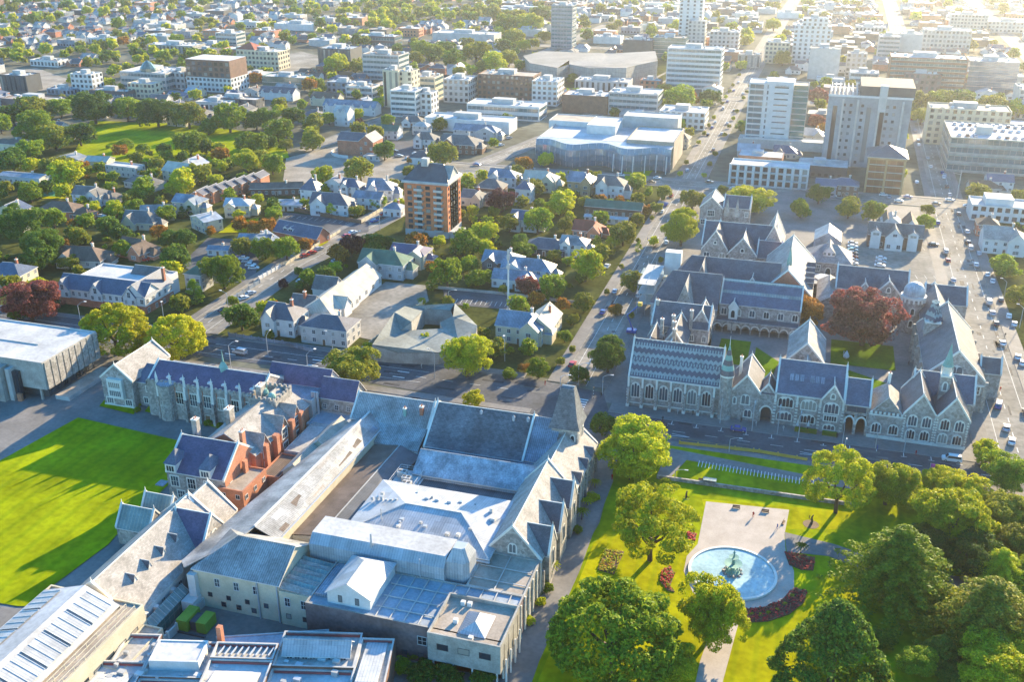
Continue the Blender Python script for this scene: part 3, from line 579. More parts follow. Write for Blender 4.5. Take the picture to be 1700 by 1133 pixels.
T.win((-27,312),(-27,322),4,3,1.4,3,'goth2'); T.win((-33,296),(-33,310),3.5,4,1.4,3,'goth2'); T.win((-46,310),(-33,310),6,3,1.3,1.6,'stone'); T.done()
T=Th('steep_roofed_hall','steep grey roofed hall with sunlit pointed dormers beside the scaffold','college building',(-36,345,0),GB)
T.gab(W(-50,-27,333,350),8,17.5,hip=(6,0),wm='stone',rm='slate',wins=[(0,6,1.4,2.6,3,'goth2')]); 
T.gab(W(-46,-8,354,368),9,17,hip=(6,0),wm='stone',rm='slate')
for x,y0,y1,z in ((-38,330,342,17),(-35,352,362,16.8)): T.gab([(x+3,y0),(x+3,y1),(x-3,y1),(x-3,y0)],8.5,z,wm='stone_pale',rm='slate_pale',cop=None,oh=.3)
T.gab([(-14,352),(-14,360),(-20,360),(-20,352)],9,13.5,wm='stone_pale',rm='slate',cop=1); T.done()
T=Th('brick_gabled_hall','hall with huge sunlit pale roof and a red brick gable end in the middle quadrangle','hall',(-2,368,0),GB)
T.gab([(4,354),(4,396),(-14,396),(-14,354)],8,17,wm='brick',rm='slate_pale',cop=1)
for y in (362,368,374,380): T.gab([(1.2,y),(4.2,y),(4.2,y+1.6),(1.2,y+1.6)],10.6,11.8,wm='slate',rm='slate',oh=.1)
T.one('spirelet').lathe([(.9,15),(.9,18),(.0,24)],'copper',6,-5,362)
T.flat(W(-14,4,398,408),7,wm='iron_white',rm='iron_white'); T.ribs((-13,399,7),(3,399,7),(3,407,7),(-13,407,7),10,'steel',.15); T.done()
T=Th('school_of_art','dark roofed stone building with three decorated front gables and lancet spirelets behind the tall trees','college building',(-27,400,0),GB)
T.gab(W(-41,-12,402,418),8.5,16,wm='stone',rm='slate',cop=1)
T.gab([(-30,396),(-30,412),(-40,412),(-40,396)],8.5,16,wm='stone',rm='slate',cop=1); T.gab([(-18.5,394),(-18.5,410),(-29.5,410),(-29.5,394)],8,14.5,wm='stone',rm='slate',cop=1); T.gab(W(-18.5,-9,396,408),7,12,wm='stone',rm='slate',cop=1)
T.gab([(-9,404),(-9,424),(-17,424),(-17,404)],9,17.5,wm='stone',rm='slate_pale',cop=1)
T.win((-40,396),(-30,396),3.6,2,2.2,3.6,'goth2'); T.win((-29.5,394),(-18.5,394),2.6,2,2.2,3.6,'goth2'); T.win((-17.6,396),(-9,396),3,2,1.4,2,'goth2'); T.win((-36,396),(-34,396),10.8,1,1,1.2,'goth1'); T.win((-25,394),(-23,394),9,1,1.2,1.4,'goth1')
for x in (-33,-29): T.one('spirelet').lathe([(1.2,17),(0,25)],'slate_pale',6,x,416)
T.done()
T=Th('corner_tower_house','small tall stone house with mullioned bay by the boulevard beyond the three gabled school','college building',(-44,470,0),GB)
T.gab([(-38,452),(-38,466),(-48,466),(-48,452)],9.5,14,wm='stone',rm='slate',cop=1); T.gab(W(-38,-26,455,466),9.5,13.5,wm='stone',rm='slate',cop=1); T.win((-48,452),(-38,452),5.6,1,3,2.6,'stone'); T.win((-48,452),(-38,452),1.6,2,2.2,2.2,'stone'); T.win((-38,455),(-26,455),5.6,2,1.2,2,'stone'); T.done()
T=Th('common_room','small square stone common room with pyramid roof and raised lantern beside the car park','pavilion',(8,412,0),GB)
T.gab(W(1,18,402,418),5.5,10.5,hip=(6,6),wm='stone',rm='slate_pale'); T.gab([(11.4,404.5),(11.4,414),(7,414),(7,404.5)],8.6,11.2,wm='white',rm='slate_pale',cop=None); T.win((7,404.5),(11.4,404.5),7.6,3,.9,1,'plain',.1)
T.win((1,402),(7.4,402),1.6,1,4.2,2.4,'stone'); T.win((8,402),(11,402),.1,1,2,3,'goth1'); T.win((12.5,402),(17.5,402),1.6,1,2,2.4,'goth2'); T.done()
T=Th('round_pavilion','flat roofed round glass pavilion between the brick gabled hall and the purple roofed range','pavilion',(7,385,0),GB)
T.mb('wall').lathe([(6,0),(6,4.2)],'iron_blue',24,7,384); T.mb('roof').lathe([(6.4,4.2),(6.4,4.6),(2.2,4.7),(2.2,5),(0,5)],'flat_blue',24,7,384); T.gab([(14,356),(14,380),(6,380),(6,356)],5.5,8,wm='stone_pale',rm='slate_pale'); T.done()
T=Th('chapel_like_library','small library with steep pale sunlit roof and cross finial behind the blue roofed block','library',(4,302,0),GB)
T.gab([(9.5,298),(9.5,318),(-1.5,318),(-1.5,298)],7.5,13.5,wm='stone',rm='slate_pale',cop=1); T.gab([(8,291),(8,299),(1,299),(1,291)],6,10,wm='stone',rm='slate_pale',cop=1); T.win((-1.5,318),(-1.5,298),2,4,1.2,2.6,'goth2'); T.done()
T=Th('glass_marquee','pale blue glazed marquee roof behind the square common room','marquee',(8,440,0),GB)
T.gab([(14,432),(14,446),(3,446),(3,432)],5,8.5,wm='iron_blue',rm='iron_blue',oh=.1); T.done()
# timber-framed villa among the trees by the car park
T=Th('tudor_villa','dark brick villa with half timbered gables and white dormers between trees behind the car park','house',(36,455,0))
T.gab(W(25,47,444,454),6,10,wm='brown_brick',rm='tile_grey'); T.gab([(39,441),(39,449),(32,449),(32,441)],6,10,wm='white',rm='tile_grey'); T.gab([(36,454),(36,466),(29,466),(29,454)],6,10.5,wm='white',rm='tile_brown'); T.gab([(46,454),(46,468),(39,468),(39,454)],6,10.5,wm='white',rm='tile_brown')
for x in (28,43): T.gab([(x+2,442.5),(x+2,447),(x-2,447),(x-2,442.5)],7.4,8.6,wm='white',rm='tile_grey'); T.win((x-2,442.5),(x+2,442.5),6,1,2.4,1.1,'plain')
T.win((25,444),(32,444),1.2,2,1.4,1.6,'plain'); T.win((32,441),(39,441),1.2,2,1.4,1.6,'plain'); T.win((32,441),(39,441),6.4,1,1.6,1.2,'plain'); T.done()
# courtyard lawns
sheet('grass',W(-24,-14,306,326),'lawn_shaded',.06,world=True); sheet('grass',[(-12,296),(-6,296),(-4,312),(-12,322)],'lawn_shaded',.06,world=True); sheet('grass',[(9,306),(14,301),(32,296),(30,305),(18,312)],'lawn_shaded',.06,world=True); sheet('grass',W(12,32,316,336),'lawn_shaded',.06,world=True)
# ---------------------------------------------------------------- museum group (between the avenue, the garden path and the college)
GM='roofs of the museum complex'
T=Th('museum_north_range','weathered grey roofed range with two small pots, left half of the museum\'s long ridge','museum wing',(-101,226,0),GM)
T.gab(W(-112,-89.6,219.5,231.5),10.5,15.2,wm='stone',rm='iron_grey',cop=1); T.poly([(-104.5,219.7,10.6),(-89.8,219.7,10.6),(-89.8,212,7.6),(-104.5,213.5,7.8)],'iron_grey'); T.skirt([(-104.5,213.5,7.8),(-89.8,212,7.6),(-89.8,219.7,7.6)],'render_grey')
T.chim(-92.5,222.5,12,15,.9); T.chim(-97,221.7,12,14.2,.7,k='copper'); T.done()
T=Th('museum_slate_range','dark mossy slate roofed museum range behind the frosted white stepped roof','museum wing',(-74,222,0),GM)
T.gab(W(-88.6,-61.8,213.5,235),9,16.2,wm='stone',rm='old_slate',cop=1); T.gab(W(-61.6,-55,214,234.5),9,16,wm='stone',rm='iron_blue'); 
for x,y in ((-76,223),(-67,222.5),(-63.2,222.8)): T.one('vent').lathe([(.4,14.5),(.45,16),(0,16.6)],'iron_white',8,x,y)
T.win((-84,213.5),(-62,213.5),6.4,6,1.4,1.4,'dark'); T.done()
T=Th('museum_tower','stone museum tower with tall truncated slate spire by the zebra crossing','tower',(-53,226,0),GM)
T.mb('wall').box(-56.6,-49.8,221.5,228.5,0,15.5,'stone_pale'); 
q0=[(-57.4,220.8),(-49.2,220.8),(-49.2,229.2),(-57.4,229.2)]; q1=[(-56.5,221.7),(-50.1,221.7),(-50.1,228.3),(-56.5,228.3)]; q2=[(-55,223.9),(-51.6,223.9),(-51.6,226.1),(-55,226.1)]
rf=T.mb('roof')
for i in range(4):
    j=(i+1)%4
    for (a_,za),(c_,zc) in (((q0,15.3),(q1,18)),((q1,18),(q2,25.5))): rf.face([a_[i]+(za,),a_[j]+(za,),c_[j]+(zc,),c_[i]+(zc,)],'old_slate')
rf.face([p+(25.5,) for p in q2],'old_slate')
T.mb('cresting').box(-54.9,-51.7,224.9,225.1,25.5,25.9,'steel'); T.win((-49.8,221.5),(-49.8,228.5),11,2,1,2.6,'goth1'); T.win((-56.6,221.5),(-49.8,221.5),11,2,1,2.6,'goth1'); T.done()
T=Th('museum_garden_range','gabled museum range with pale sunlit roof along the garden path, its gable facing the avenue','museum wing',(-52,215,0),GM)
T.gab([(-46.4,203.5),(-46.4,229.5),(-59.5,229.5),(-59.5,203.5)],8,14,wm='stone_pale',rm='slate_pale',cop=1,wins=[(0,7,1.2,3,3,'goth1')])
for y in (209,216,222): T.gab([(-46.2,y),(-46.2,y+2.2),(-50.5,y+2.2),(-50.5,y)][0:0] or [(-50.8,y),(-46,y),(-46,y+2.6),(-50.8,y+2.6)],8,9.9,wm='stone_pale',rm='slate',oh=.15)
for y in range(204,230,4): T.one('buttress').box(-46.4,-45.8,y-.25,y+.25,0,5.5,'stone_pale')
T.done()
T=Th('museum_gallery_wing','steep gabled museum wing with three pointed side gables above the garden path','museum wing',(-52,190,0),GM)
T.gab([(-46.6,174.5),(-46.6,204),(-59,204),(-59,174.5)],9,16,wm='stone_pale',rm='slate_pale',cop=1)
for y in (177,186.5,196.5): T.gab([(-53,y),(-45.2,y),(-45.2,y+6),(-53,y+6)],9,14,wm='stone_pale',rm='slate',cop=1); T.win((-45.2,y),(-45.2,y+6),4.5,1,2.2,4,'goth2')
for y in range(175,205,5): T.one('buttress').box(-46.6,-45.7,y-.25,y+.25,0,6,'stone_pale')
T.win((-59,174.5),(-46.6,174.5),9.6,1,1.6,2.2,'goth2'); T.done()
T=Th('museum_stepped_roof','frosted white stepped roof with a dark flat strip in the museum centre','museum wing',(-72,204,0),GM)
T.gab(W(-86.5,-57,201.2,213),8.2,11.6,wm='render_grey',rm='frost_slate'); T.flat(W(-84,-57.5,195,201.2),7.4,wm='iron_white',rm='iron_dark',par=.3); T.flat(W(-88,-56,212.9,214.6),8.6,wm='iron_blue',rm='flat_blue',par=.2); T.done()
T=Th('museum_long_roof','very long striped iron roof with a white ridge line on the museum\'s left side','museum wing',(-110,185,0),GM)
T.poly([(-107,221,12),(-109,164,12),(-103.6,164,9.5),(-102.4,221,9.5)],'iron_grey'); T.poly([(-107,221,12),(-112,221,9.2),(-119.5,165,8.6),(-109,164,12)],'iron_grey')
T.poly([(-119.5,165,8.6),(-109,164,12),(-109,157,13),(-117.6,149.4,9.6),(-120,152,9)],'iron_grey')
T.skirt([(-112,221,9.2),(-119.5,165,8.6),(-120,152,9)],'render_grey'); T.skirt([(-103.6,164,9.4),(-102.5,221,9.4)],'cream'); T.skirt([(-102.5,221,9.4),(-107,221,12),(-112,221,9.2)],'render_grey')
gr=random.Random(4)
def rpt(y,t,dz=.05):
    f=(y-164)/57; x0,x1=-109+2*f,-103.6+1.2*f; return (x0+(x1-x0)*t,y,12+(9.5-12)*t+dz)
for y,t,ln_,w_,k in ((200,.25,5,.3,'iron_brown'),(205,.5,4,.25,'iron_brown'),(196,.6,7,.2,'iron_brown'),(211,.3,3,.3,'slate_pale'),(188,.45,4,.3,'flat_tan'),(176,.35,4,.3,'iron_brown'),(169,.2,4,.25,'white'),(167,.75,3,.2,'iron_brown'),(182,.7,5,.2,'flat_tan'),(214,.65,3,.25,'iron_blue'),(191,.1,6,.2,'slate_pale')):
    b=MB(); b.face([rpt(y,t),rpt(y,t+w_),rpt(y+ln_,t+w_),rpt(y+ln_,t)][::1],k); ob('roof_patch',b.mesh('roof_patch',T.org),T.o)
T.mb('gutter').tube([(-103.4,164,9.35),(-102.2,221,9.35)],.18,.18,'steel',5)
T.mb('ridge_cap').tube([(-107,221,12.15),(-109,164,12.15)],.28,.28,'white',4); T.win((-103.55,164),(-102.45,221),4.5,12,1,1,'dark'); T.done(); occ(-120,-102,149,221)
T=Th('dark_lean_to','dark boarded low roofs sunk between the long striped roof and the air conditioning deck','museum wing',(-95,192,0),GM)
T.poly([(-102.3,213,7.2),(-95,213,8.2),(-96.5,170,8.2),(-103.4,170,7.2)],'iron_brown'); T.poly([(-95,213,8.2),(-88.8,212,6.6),(-91,196,6.6),(-91,170,6.6),(-96.5,170,8.2)],'iron_dark')
T.skirt([(-103.4,170,7.2),(-96.5,170,8.2),(-91,170,6.6)],'render_grey'); T.mb('ridge_cap').tube([(-95,213,8.3),(-96.5,170,8.3)],.15,.15,'render_grey',4); T.done()
T=Th('air_conditioning_deck','roof deck with white air conditioning units and railings left of the stepped white roof','plant deck',(-87,199,0),GM)
T.mb('deck').box(-90.5,-84.2,193.5,203,0,7.6,'render_grey'); 
for x,y in ((-89,200),(-87,198),(-86,195.5)):
    u_=MB(); u_.box(x-1.1,x+1.1,y-.9,y+.9,7.6,9,'offwhite'); 
    for e in (-.55,.55): u_.lathe([(.42,9.02),(.42,9.1),(0,9.1)],'darkgrey',10,x+e,y)
    ob('air_conditioning_unit',u_.mesh('air_conditioning_unit',T.org),T.o)
for a_,c_ in (((-90.5,193.5),(-84.2,193.5)),((-84.2,193.5),(-84.2,203)),((-90.5,193.5),(-90.5,203)),((-90.5,203),(-84.2,203))):
    for z in (8.2,8.9): T.mb('railing').tube([a_+(z,),c_+(z,)],.05,.05,'white',4)
    for t in range(5): x=a_[0]+(c_[0]-a_[0])*t/4; y=a_[1]+(c_[1]-a_[1])*t/4; T.mb('railing').tube([(x,y,7.6),(x,y,8.9)],.05,.05,'white',4)
T.done()
T=Th('museum_hipped_hall','broad pale hipped iron roof with three small square vents in the heart of the museum','museum wing',(-74,181,0),GM)
T.gab(W(-91,-57,170.5,193.3),9.8,12.2,hip=(10.5,10),wm='render_grey',rm='iron_white')
for x in (-77,-74.5,-71.5): T.one('vent').box(x-.5,x+.5,186,187,11,12,'white')
T.one('vent').box(-60.8,-59.6,183,184.2,10.2,11.4,'white'); T.one('vent').tube([(-84,176,11),(-84,176,14)],.15,.15,'steel',6)
for t in range(8): T.mb('pipe').box(-90+t*1.2,-89.4+t*1.2,183.5,184.1,10.5,11.3+.3*(t%3),'steel')
gr=random.Random(6)
for i in range(14): x,y=gr.uniform(-88,-60),gr.choice([gr.uniform(173,178),gr.uniform(185,191)]); z=9.9+2.2*(1-abs(y-181.9)/11.4); s=gr.uniform(.2,.5); T.one('vent').box(x-s,x+s,y-s,y+s,z-.3,z+gr.uniform(.3,.8),gr.choice(['white','steel','render_grey']))
T.mb('gutter').box(-91.5,-56.5,169.6,170.2,9.2,9.5,'steel')
T.mb('rib').tube([(-91,170.5,10),(-80.5,181.9,12.4),(-67,181.9,12.4),(-57,170.5,10)],.16,.16,'white',4); T.done()
T=Th('museum_vaulted_block','long white metal clad block with chamfered edge in front of the pale hipped hall','museum wing',(-79,166,0),GM)
b=T.mb('wall'); pr=[(161.8,7),(161.8,12),(163.6,13.8),(170,13.8),(170,7)]
for x,dr in ((-94.6,1),(-63.8,-1)): b.face([(x,y,z) for y,z in (pr if dr<0 else pr[::-1])],'iron_white')
for (y0,z0),(y1,z1) in zip(pr,pr[1:]): b.face([(-94.6,y0,z0),(-63.8,y0,z0),(-63.8,y1,z1),(-94.6,y1,z1)],'iron_white' if z0<13 or z1<13 else 'flat_white')
T.one('flue').tube([(-80.5,163,11),(-80.5,163,16.5)],.28,.2,'steel',8); T.one('flue').tube([(-69,161.5,9),(-69,161.5,13.5)],.14,.14,'steel',6); T.done(); occ(-95,-63,161,171)
T=Th('ladder_tower','narrow white plant tower with a steel ladder beside the chamfered white block','tower',(-61.5,166,0),GM)
T.mb('wall').prism([(-63.8,163),(-60,163),(-59,164.2),(-59,168.5),(-63.8,168.5)],0,13,'iron_white'); 
for (a_,c_) in (((-63.8,163),(-60,163)),((-60,163),(-59,164.2)),((-59,164.2),(-59,168.5)),((-59,168.5),(-63.8,168.5)),((-63.8,168.5),(-63.8,163))):
    f=lambda p:(-61.6+(p[0]+61.6)*.5,166+(p[1]-166)*.5,15.6); T.mb('cowl').face([a_+(13,),c_+(13,),f(c_),f(a_)],'iron_white')
T.mb('cowl').face([(-62.7,164.5,15.6),(-60.8,164.5,15.6),(-60.3,165.1,15.6),(-60.3,167.2,15.6),(-62.7,167.2,15.6)],'steel')
for x in (-62,-61.3): T.mb('ladder').tube([(x,162.7,9),(x,162.7,14)],.05,.05,'steel',4)
for i in range(12): T.mb('ladder').tube([(-62,162.7,9.2+i*.4),(-61.3,162.7,9.2+i*.4)],.03,.03,'steel',4)
T.done()
T=Th('museum_corner_hall','ivory rendered block with a ribbed grey hipped roof over the service yard','museum wing',(-106,157,0),GM)
T.gab(W(-115.8,-95.6,149.8,164.8),9.6,14,hip=(7,0),wm='cream',rm='iron_grey',wins=[(0,3,1.1,1.9,6,'plain',5),(0,4,.9,1,3,'dark',3),(0,3,1,1.1,1,'dark',6)])
for x in (-100.6,-96): T.one('downpipe').tube([(x,149.6,0),(x,149.6,9.4)],.18,.18,'steel',6)
T.one('buttress').box(-116.6,-114.8,148.6,150,0,8.6,'white'); T.done()
T=Th('sawtooth_roof','faded green stepped iron roof squeezed beside the ribbed grey hipped roof','museum wing',(-92,155,0),GM)
for i in range(8): y=149.6+i*1.35; T.poly([(-95.4,y,9.1),(-88.2,y,8.5),(-88.2,y+1.35,9.0),(-95.4,y+1.35,9.7)],'iron_teal' if i%2 else 'slate_pale')
T.mb('wall').box(-95.4,-88.2,149.4,160.5,0,8.4,'cream'); T.win((-95.4,149.4),(-88.2,149.4),5,2,1.1,2,'plain',1.2); T.win((-95.4,149.4),(-88.2,149.4),1.8,2,1,1.1,'dark',1.2); T.done(); occ(-96,-88,149,161)
T=Th('museum_terrace_block','flat block with stained brown concrete wall and a beam grid on its roof terrace','museum wing',(-68,155,0),GM)
T.flat(W(-88.2,-46.5,147,161.8),9,wm='purple_wall',rm='flat_blue',par=.35,pk='concrete'); T.flat(W(-59,-46.5,161.8,174.5),9,wm='stone_pale',rm='flat_tan',par=.35,pk='concrete')
for x in range(-73,-47,3): T.mb('rib').tube([(x,147.4,8.85),(x,161.4,8.85)],.13,.13,'offwhite',4)
for y in (150.5,154,158): T.mb('rib').tube([(-74,y,8.87),(-47,y,8.87)],.12,.12,'offwhite',4)
for y in (165,169.5): T.mb('rib').tube([(-58.6,y,8.87),(-47,y,8.87)],.12,.12,'offwhite',4)
T.mb('rib').tube([(-53,162,8.9),(-53,174,8.9)],.12,.12,'offwhite',4)
T.win((-86,147),(-62,147),1.2,7,1.1,1,'dark'); T.win((-64.5,147),(-61.5,147),4.5,1,1.8,1.9,'plain')
for y in range(147,175,3): T.one('column').box(-46.5,-46.2,y,y+.35,0,8.6,'trim')
T.win((-46.5,149),(-46.5,174),4,8,1.2,3.2,'dark'); T.mb('skylight_well').box(-87.4,-84.8,150,160,8.7,9.3,'iron_blue'); T.done()
T=Th('rooftop_pavilion','white gabled pavilion with hipped far end standing on the museum terrace','pavilion',(-79,155,8.65),GM)
T.gab([(-74.6,148.8),(-74.6,161.4),(-84,161.4),(-84,148.8)],11.4,14.2,hip=(0,4.5),z0=8.6,wm='white',rm='iron_white',wins=[(3,2,.7,1.5,9.4,'dark',2.5)]); T.done()
T=Th('skylight_block','square brown block with a striped pyramid skylight at the museum\'s bottom corner','museum wing',(-54,151,0),GM)
T.flat(W(-61,-46.2,144.8,157.6),9.8,wm='concrete',rm='flat_tan',par=.8,pk='concrete',z0=3.2)
T.mb('wall').box(-60.6,-46.8,147,157,0,3.2,'purple_wall')
s_=T.mb('skylight')
bx=[(-55.6,147),(-50,147),(-50,154),(-55.6,154)]; r0,r1=(-52.8,149.6,10.6),(-52.8,152.4,10.6); v=[p+(9.1,) for p in bx]
for f in ((v[0],v[1],r0),(v[2],v[3],r1),(v[1],v[2],r1,r0),(v[3],v[0],r0,r1)): s_.face(list(f),'iron_white')
T.ribs(v[0],r0,r1,v[3],9,'slate_blue',.06,.0); T.ribs(v[1],r0,r1,v[2],9,'steel',.05,.0)
for x,y in ((-57.4,155.6),(-56,155.6),(-57,150),(-52.5,146)): T.one('roof_vent').box(x-.45,x+.45,y-.4,y+.4,9,9.9,'white')
T.win((-61,144.8),(-46.2,144.8),6.2,3,2.2,1.3,'dark',2); 
for x in (-60,-56,-52,-47): T.one('column').box(x-.15,x+.15,145,145.3,0,3.2,'white')
for y in range(146,158,3): T.one('column').box(-45.6,-45.3,y,y+.3,0,6,'white')
T.done()
# school block with red edged parapets (turned against the grid)
O_=Vector((-67.6,144.4)); u_=Vector((-.968,-.25)); v_=Vector((.25,-.968))
def rp(a,b): return O_+u_*a+v_*b
def rq(a0,a1,b0,b1): return [rp(a0,b0),rp(a1,b0),rp(a1,b1),rp(a0,b1)]
T=Th('parapeted_school_block','sprawling flat roofed block with red edged parapets and white rooftop boxes, bottom left','building',(-90,130,0))
for i,(a0,a1,b0,b1,z,k) in enumerate(((0,6.5,0,30,7,'flat_roof'),(6.5,22,-1.4,8.5,7,'flat_roof'),(6.5,22,8.5,30,6.4,'flat_white'),(22,34,3,7.5,7.6,'flat_roof'),(22,34,7.5,30,7.4,'flat_white'),(34,46,2,12,6.6,'flat_white'),(34,46,12,30,6.2,'flat_roof'),(46,53,0,8,6.4,'flat_roof'),(46,56,8,30,6.6,'flat_white'))):
    T.flat(rq(a0,a1,b0,b1),z+i*.013,wm='brown_brick',rm=k,par=.75,pk='offwhite'); q=rq(a0+.5,a1-.5,b0+.45,b0+.6)
    T.mb('parapet_lining').prism([tuple(p) for p in q],z-.7,z-.2,'red_coping')
T.gab(rq(8,20.5,1.5,5.5),7.2,9,z0=6,wm='white',rm='iron_white'); A_=rp(20.5,5.55);B_=rp(8,5.55); T.win(A_,B_,6.1,8,1,1,'plain',.6)
T.gab(rq(1.6,5,1,26),6.4,8,z0=5.5,wm='white',rm='iron_white'); T.gab(rq(24,32,10,28),6.6,8.8,z0=6,wm='white',rm='flat_white')
T.flat(rq(35.5,45,3.5,9.5),8.2,z0=5,wm='white',rm='flat_white',par=.15)
T.gab(rq(48,54,11,26),6,8.2,z0=5,wm='white',rm='iron_white'); T.gab(rq(11,19,12,27),5.8,7.6,z0=5,wm='white',rm='flat_white')
T.one('chimney').box(rp(34,1).x-.5,rp(34,1).x+.5,rp(34,1).y-.5,rp(34,1).y+.5,0,9.6,'orange_brick')
rr=random.Random(3)
for i in range(70):
    a_,b__=rr.uniform(1,53),rr.uniform(2,26); p=rp(a_,b__); s=rr.uniform(.25,.8); T.one('roof_vent').box(p.x-s,p.x+s,p.y-s*.7,p.y+s*.7,5.6,6.5+rr.uniform(0,.5),rr.choice(['white','steel','offwhite','render_grey']))
for i in range(9): p=rp(23+i*1.2,5); T.mb('pipe').tube([(p.x,p.y-1.2,7.2),(p.x,p.y+1.2,7.2)],.22,.22,'steel',6)
T.done()
T=Th('grey_lean_to','low grey roofed outbuilding between the ivory block and the red edged parapets','shed',(-92,144,0))
T.flat([rp(14,-4.6),rp(36,-1.5),rp(32,2.8),rp(14,-1.6)],5,wm='render_grey',rm='flat_blue',par=.2); T.done()
# solar roofed hall bottom left
T=Th('glazed_roof_hall','large hall with strips of pale roof glazing at the bottom left edge','hall',(-130,115,0))
T.flat(W(-140,-118,80,136),10,wm='cream',rm='flat_tan',par=.3,pk='cream')
T.poly([(-140,80,10.1),(-140,134,10.1),(-129.5,134,13.6),(-129.5,80,13.6)],'flat_white'); T.poly([(-129.5,80,13.6),(-129.5,134,13.6),(-122,134,10.4),(-122,80,10.4)],'flat_white'); T.skirt([(-140,134,10.1),(-129.5,134,13.6),(-122,134,10.4)],'cream',9)
for i in range(8):
    y=83+i*6.3
    for (x0,z0),(x1,z1) in (((-139.2,10.5),(-134.6,12)),((-128.2,13.2),(-122.8,11))):
        g=MB(); q=[(x0,y,z0+.15),(x0,y+5.6,z0+.15),(x1,y+5.6,z1+.15),(x1,y,z1+.15)]; g.face(q[::-1],'iron_white'); g.face([(a_,b__,c_-.2) for a_,b__,c_ in q],'steel')
        for j in range(4):
            t=j/3; g.tube([(x0,y+5.6*t,z0+.2),(x1,y+5.6*t,z1+.2)],.07,.07,'white',4)
        ob('roof_glazing',g.mesh('roof_glazing',T.org),T.o)
for x in (-120.5,-118.5):
    for z in (8,9): T.mb('gallery_rail').tube([(x,80,z+2),(x,134,z+2)],.08,.08,'cream',4)
    for y in range(80,136,3): T.mb('gallery_rail').tube([(x,y,9.5),(x,y,11)],.07,.07,'cream',4)
T.win((-118,82),(-118,134),5,14,2,1.6,'dark'); T.flat(W(-117.8,-113.5,122,135),6,wm='cream',rm='flat_tan',par=.3); T.done()
# long pale roofed chapel
GC='buildings round the college lawn'
T=Th('college_chapel','long chapel with huge pale roof, four tiny dormers and a flower shaped gable window','chapel',(-129,155,0),GC)
T.gab([(-120.6,135.4),(-120.6,170),(-138,170),(-138,135.4)],6,13,wm='white',rm='slate_pale',cop=1,wins=[(0,10,1.1,1.6,2.6,'plain',3)])
T.gab([(-129,159),(-119.8,159),(-119.8,169.5),(-129,169.5)],6.4,12.9,wm='stone_pale',rm='slate_purple',cop=1); T.win((-119.8,159),(-119.8,169.5),4.4,1,3,4.4,'goth4')
T.gab([(-146,164),(-137,164),(-137,170),(-146,170)],5,9,wm='stone_pale',rm='iron_teal',cop=1); T.gab([(-144,170.5),(-136,170.5),(-136,176),(-144,176)],5,9,wm='stone_pale',rm='iron_teal',cop=1)
for y in (142,147,152,157): T.gab([(-127,y),(-124.6,y),(-124.6,y+1.1),(-127,y+1.1)],9.6,10.9,z0=8,wm='white',rm='slate',oh=.1)
for i in range(6): a=R(i*60); T.mb('flower_window').lathe([(0,0),(.36,0.01)],'glass',8,-500,0) if 0 else T.mb('flower_window').box(-129.3+.85*math.cos(a)-.3,-129.3+.85*math.cos(a)+.3,135.25,135.4,8.6+.85*math.sin(a)-.3,8.6+.85*math.sin(a)+.3,'glass')
T.mb('flower_window').box(-129.6,-129,135.25,135.4,8.3,8.9,'glass')
for y in range(136,178,6): T.one('buttress').box(-120.6,-119.6,y-.5,y+.5,0,4.6,'white')
T.gab([(-122,169),(-122,177),(-135.5,177),(-135.5,169)],6,12.2,wm='stone_pale',rm='slate_pale',cop=1); T.gab([(-118.6,131.5),(-122,131.5),(-122,137),(-118.6,137)],7,8,wm='stone_pale',rm='slate_pale'); T.flat(W(-138,-122,131,135.2),3.4,wm='stone_pale',rm='flat_roof'); T.done()
T=Th('conservatory_passage','narrow pale green glazed lean to passage below the flower window gable','conservatory',(-119,140,0),GC)
T.poly([(-119.4,136,4.6),(-119.4,150,4.6),(-117.6,150,3),(-117.6,136,3)],'iron_teal'); T.skirt([(-117.6,136,3),(-117.6,150,3),(-119.4,150,4.6)],'glass_teal'); T.ribs((-119.4,136,4.6),(-119.4,150,4.6),(-117.6,150,3),(-117.6,136,3),10,'white',.05); T.done()
T=Th('school_house','grey stone house with purple slate roof and two pyramid dormers at the lawn corner','college building',(-139,192,0),GC)
T.gab(W(-146,-129.6,184.6,200.4),8.2,14,wm='stone',rm='slate_purple',cop=1); T.mb('gable_wall').face([(-129.5,184.7,0),(-129.5,200.3,0),(-129.5,200.3,8.2),(-129.5,192.5,13.8),(-129.5,184.7,8.2)],'orange_brick'); T.win((-129.5,184.7),(-129.5,200.3),4.5,2,1.1,1.6,'plain',2)
for x in (-144.4,-134.6):
    T.mb('wall').box(x-1.5,x+1.5,184.2,188,8,10.4,'trim'); b=MB(); q=[(x-1.8,183.9,10.4),(x+1.8,183.9,10.4),(x+1.8,190.5,10.6),(x-1.8,190.5,10.6)]; a_=(x,187,13.4)
    for i in range(4): b.face([q[i],q[(i+1)%4],a_],'slate_blue')
    ob('dormer_roof',b.mesh('dormer_roof',T.org),T.o); T.win((x-1.5,184.2),(x+1.5,184.2),8.3,1,2.2,1.6,'stone',.1)
T.win((-147,184.6),(-131.2,184.6),4,3,2.2,2.8,'stone',2); T.win((-147,184.6),(-131.2,184.6),.8,2,2,2,'stone',3.5); T.chim(-145,197.5,9,16,1.5,1.5,k='stone_pale'); T.chim(-130.6,196,10,15.6,.9,1.5,k='orange_brick')
T.mb('porch').box(-149.5,-147.2,184,186.4,3.4,3.7,'iron_blue'); T.done()
T=Th('red_brick_range','orange brick range with tall chimney pilasters, pale roof and three shaded dormers','college building',(-132,212,0),GC)
T.gab([(-128.2,197),(-128.2,226),(-144.5,226),(-144.5,197)],8.6,13.6,wm='orange_brick',rm='slate_pale',cop=None)
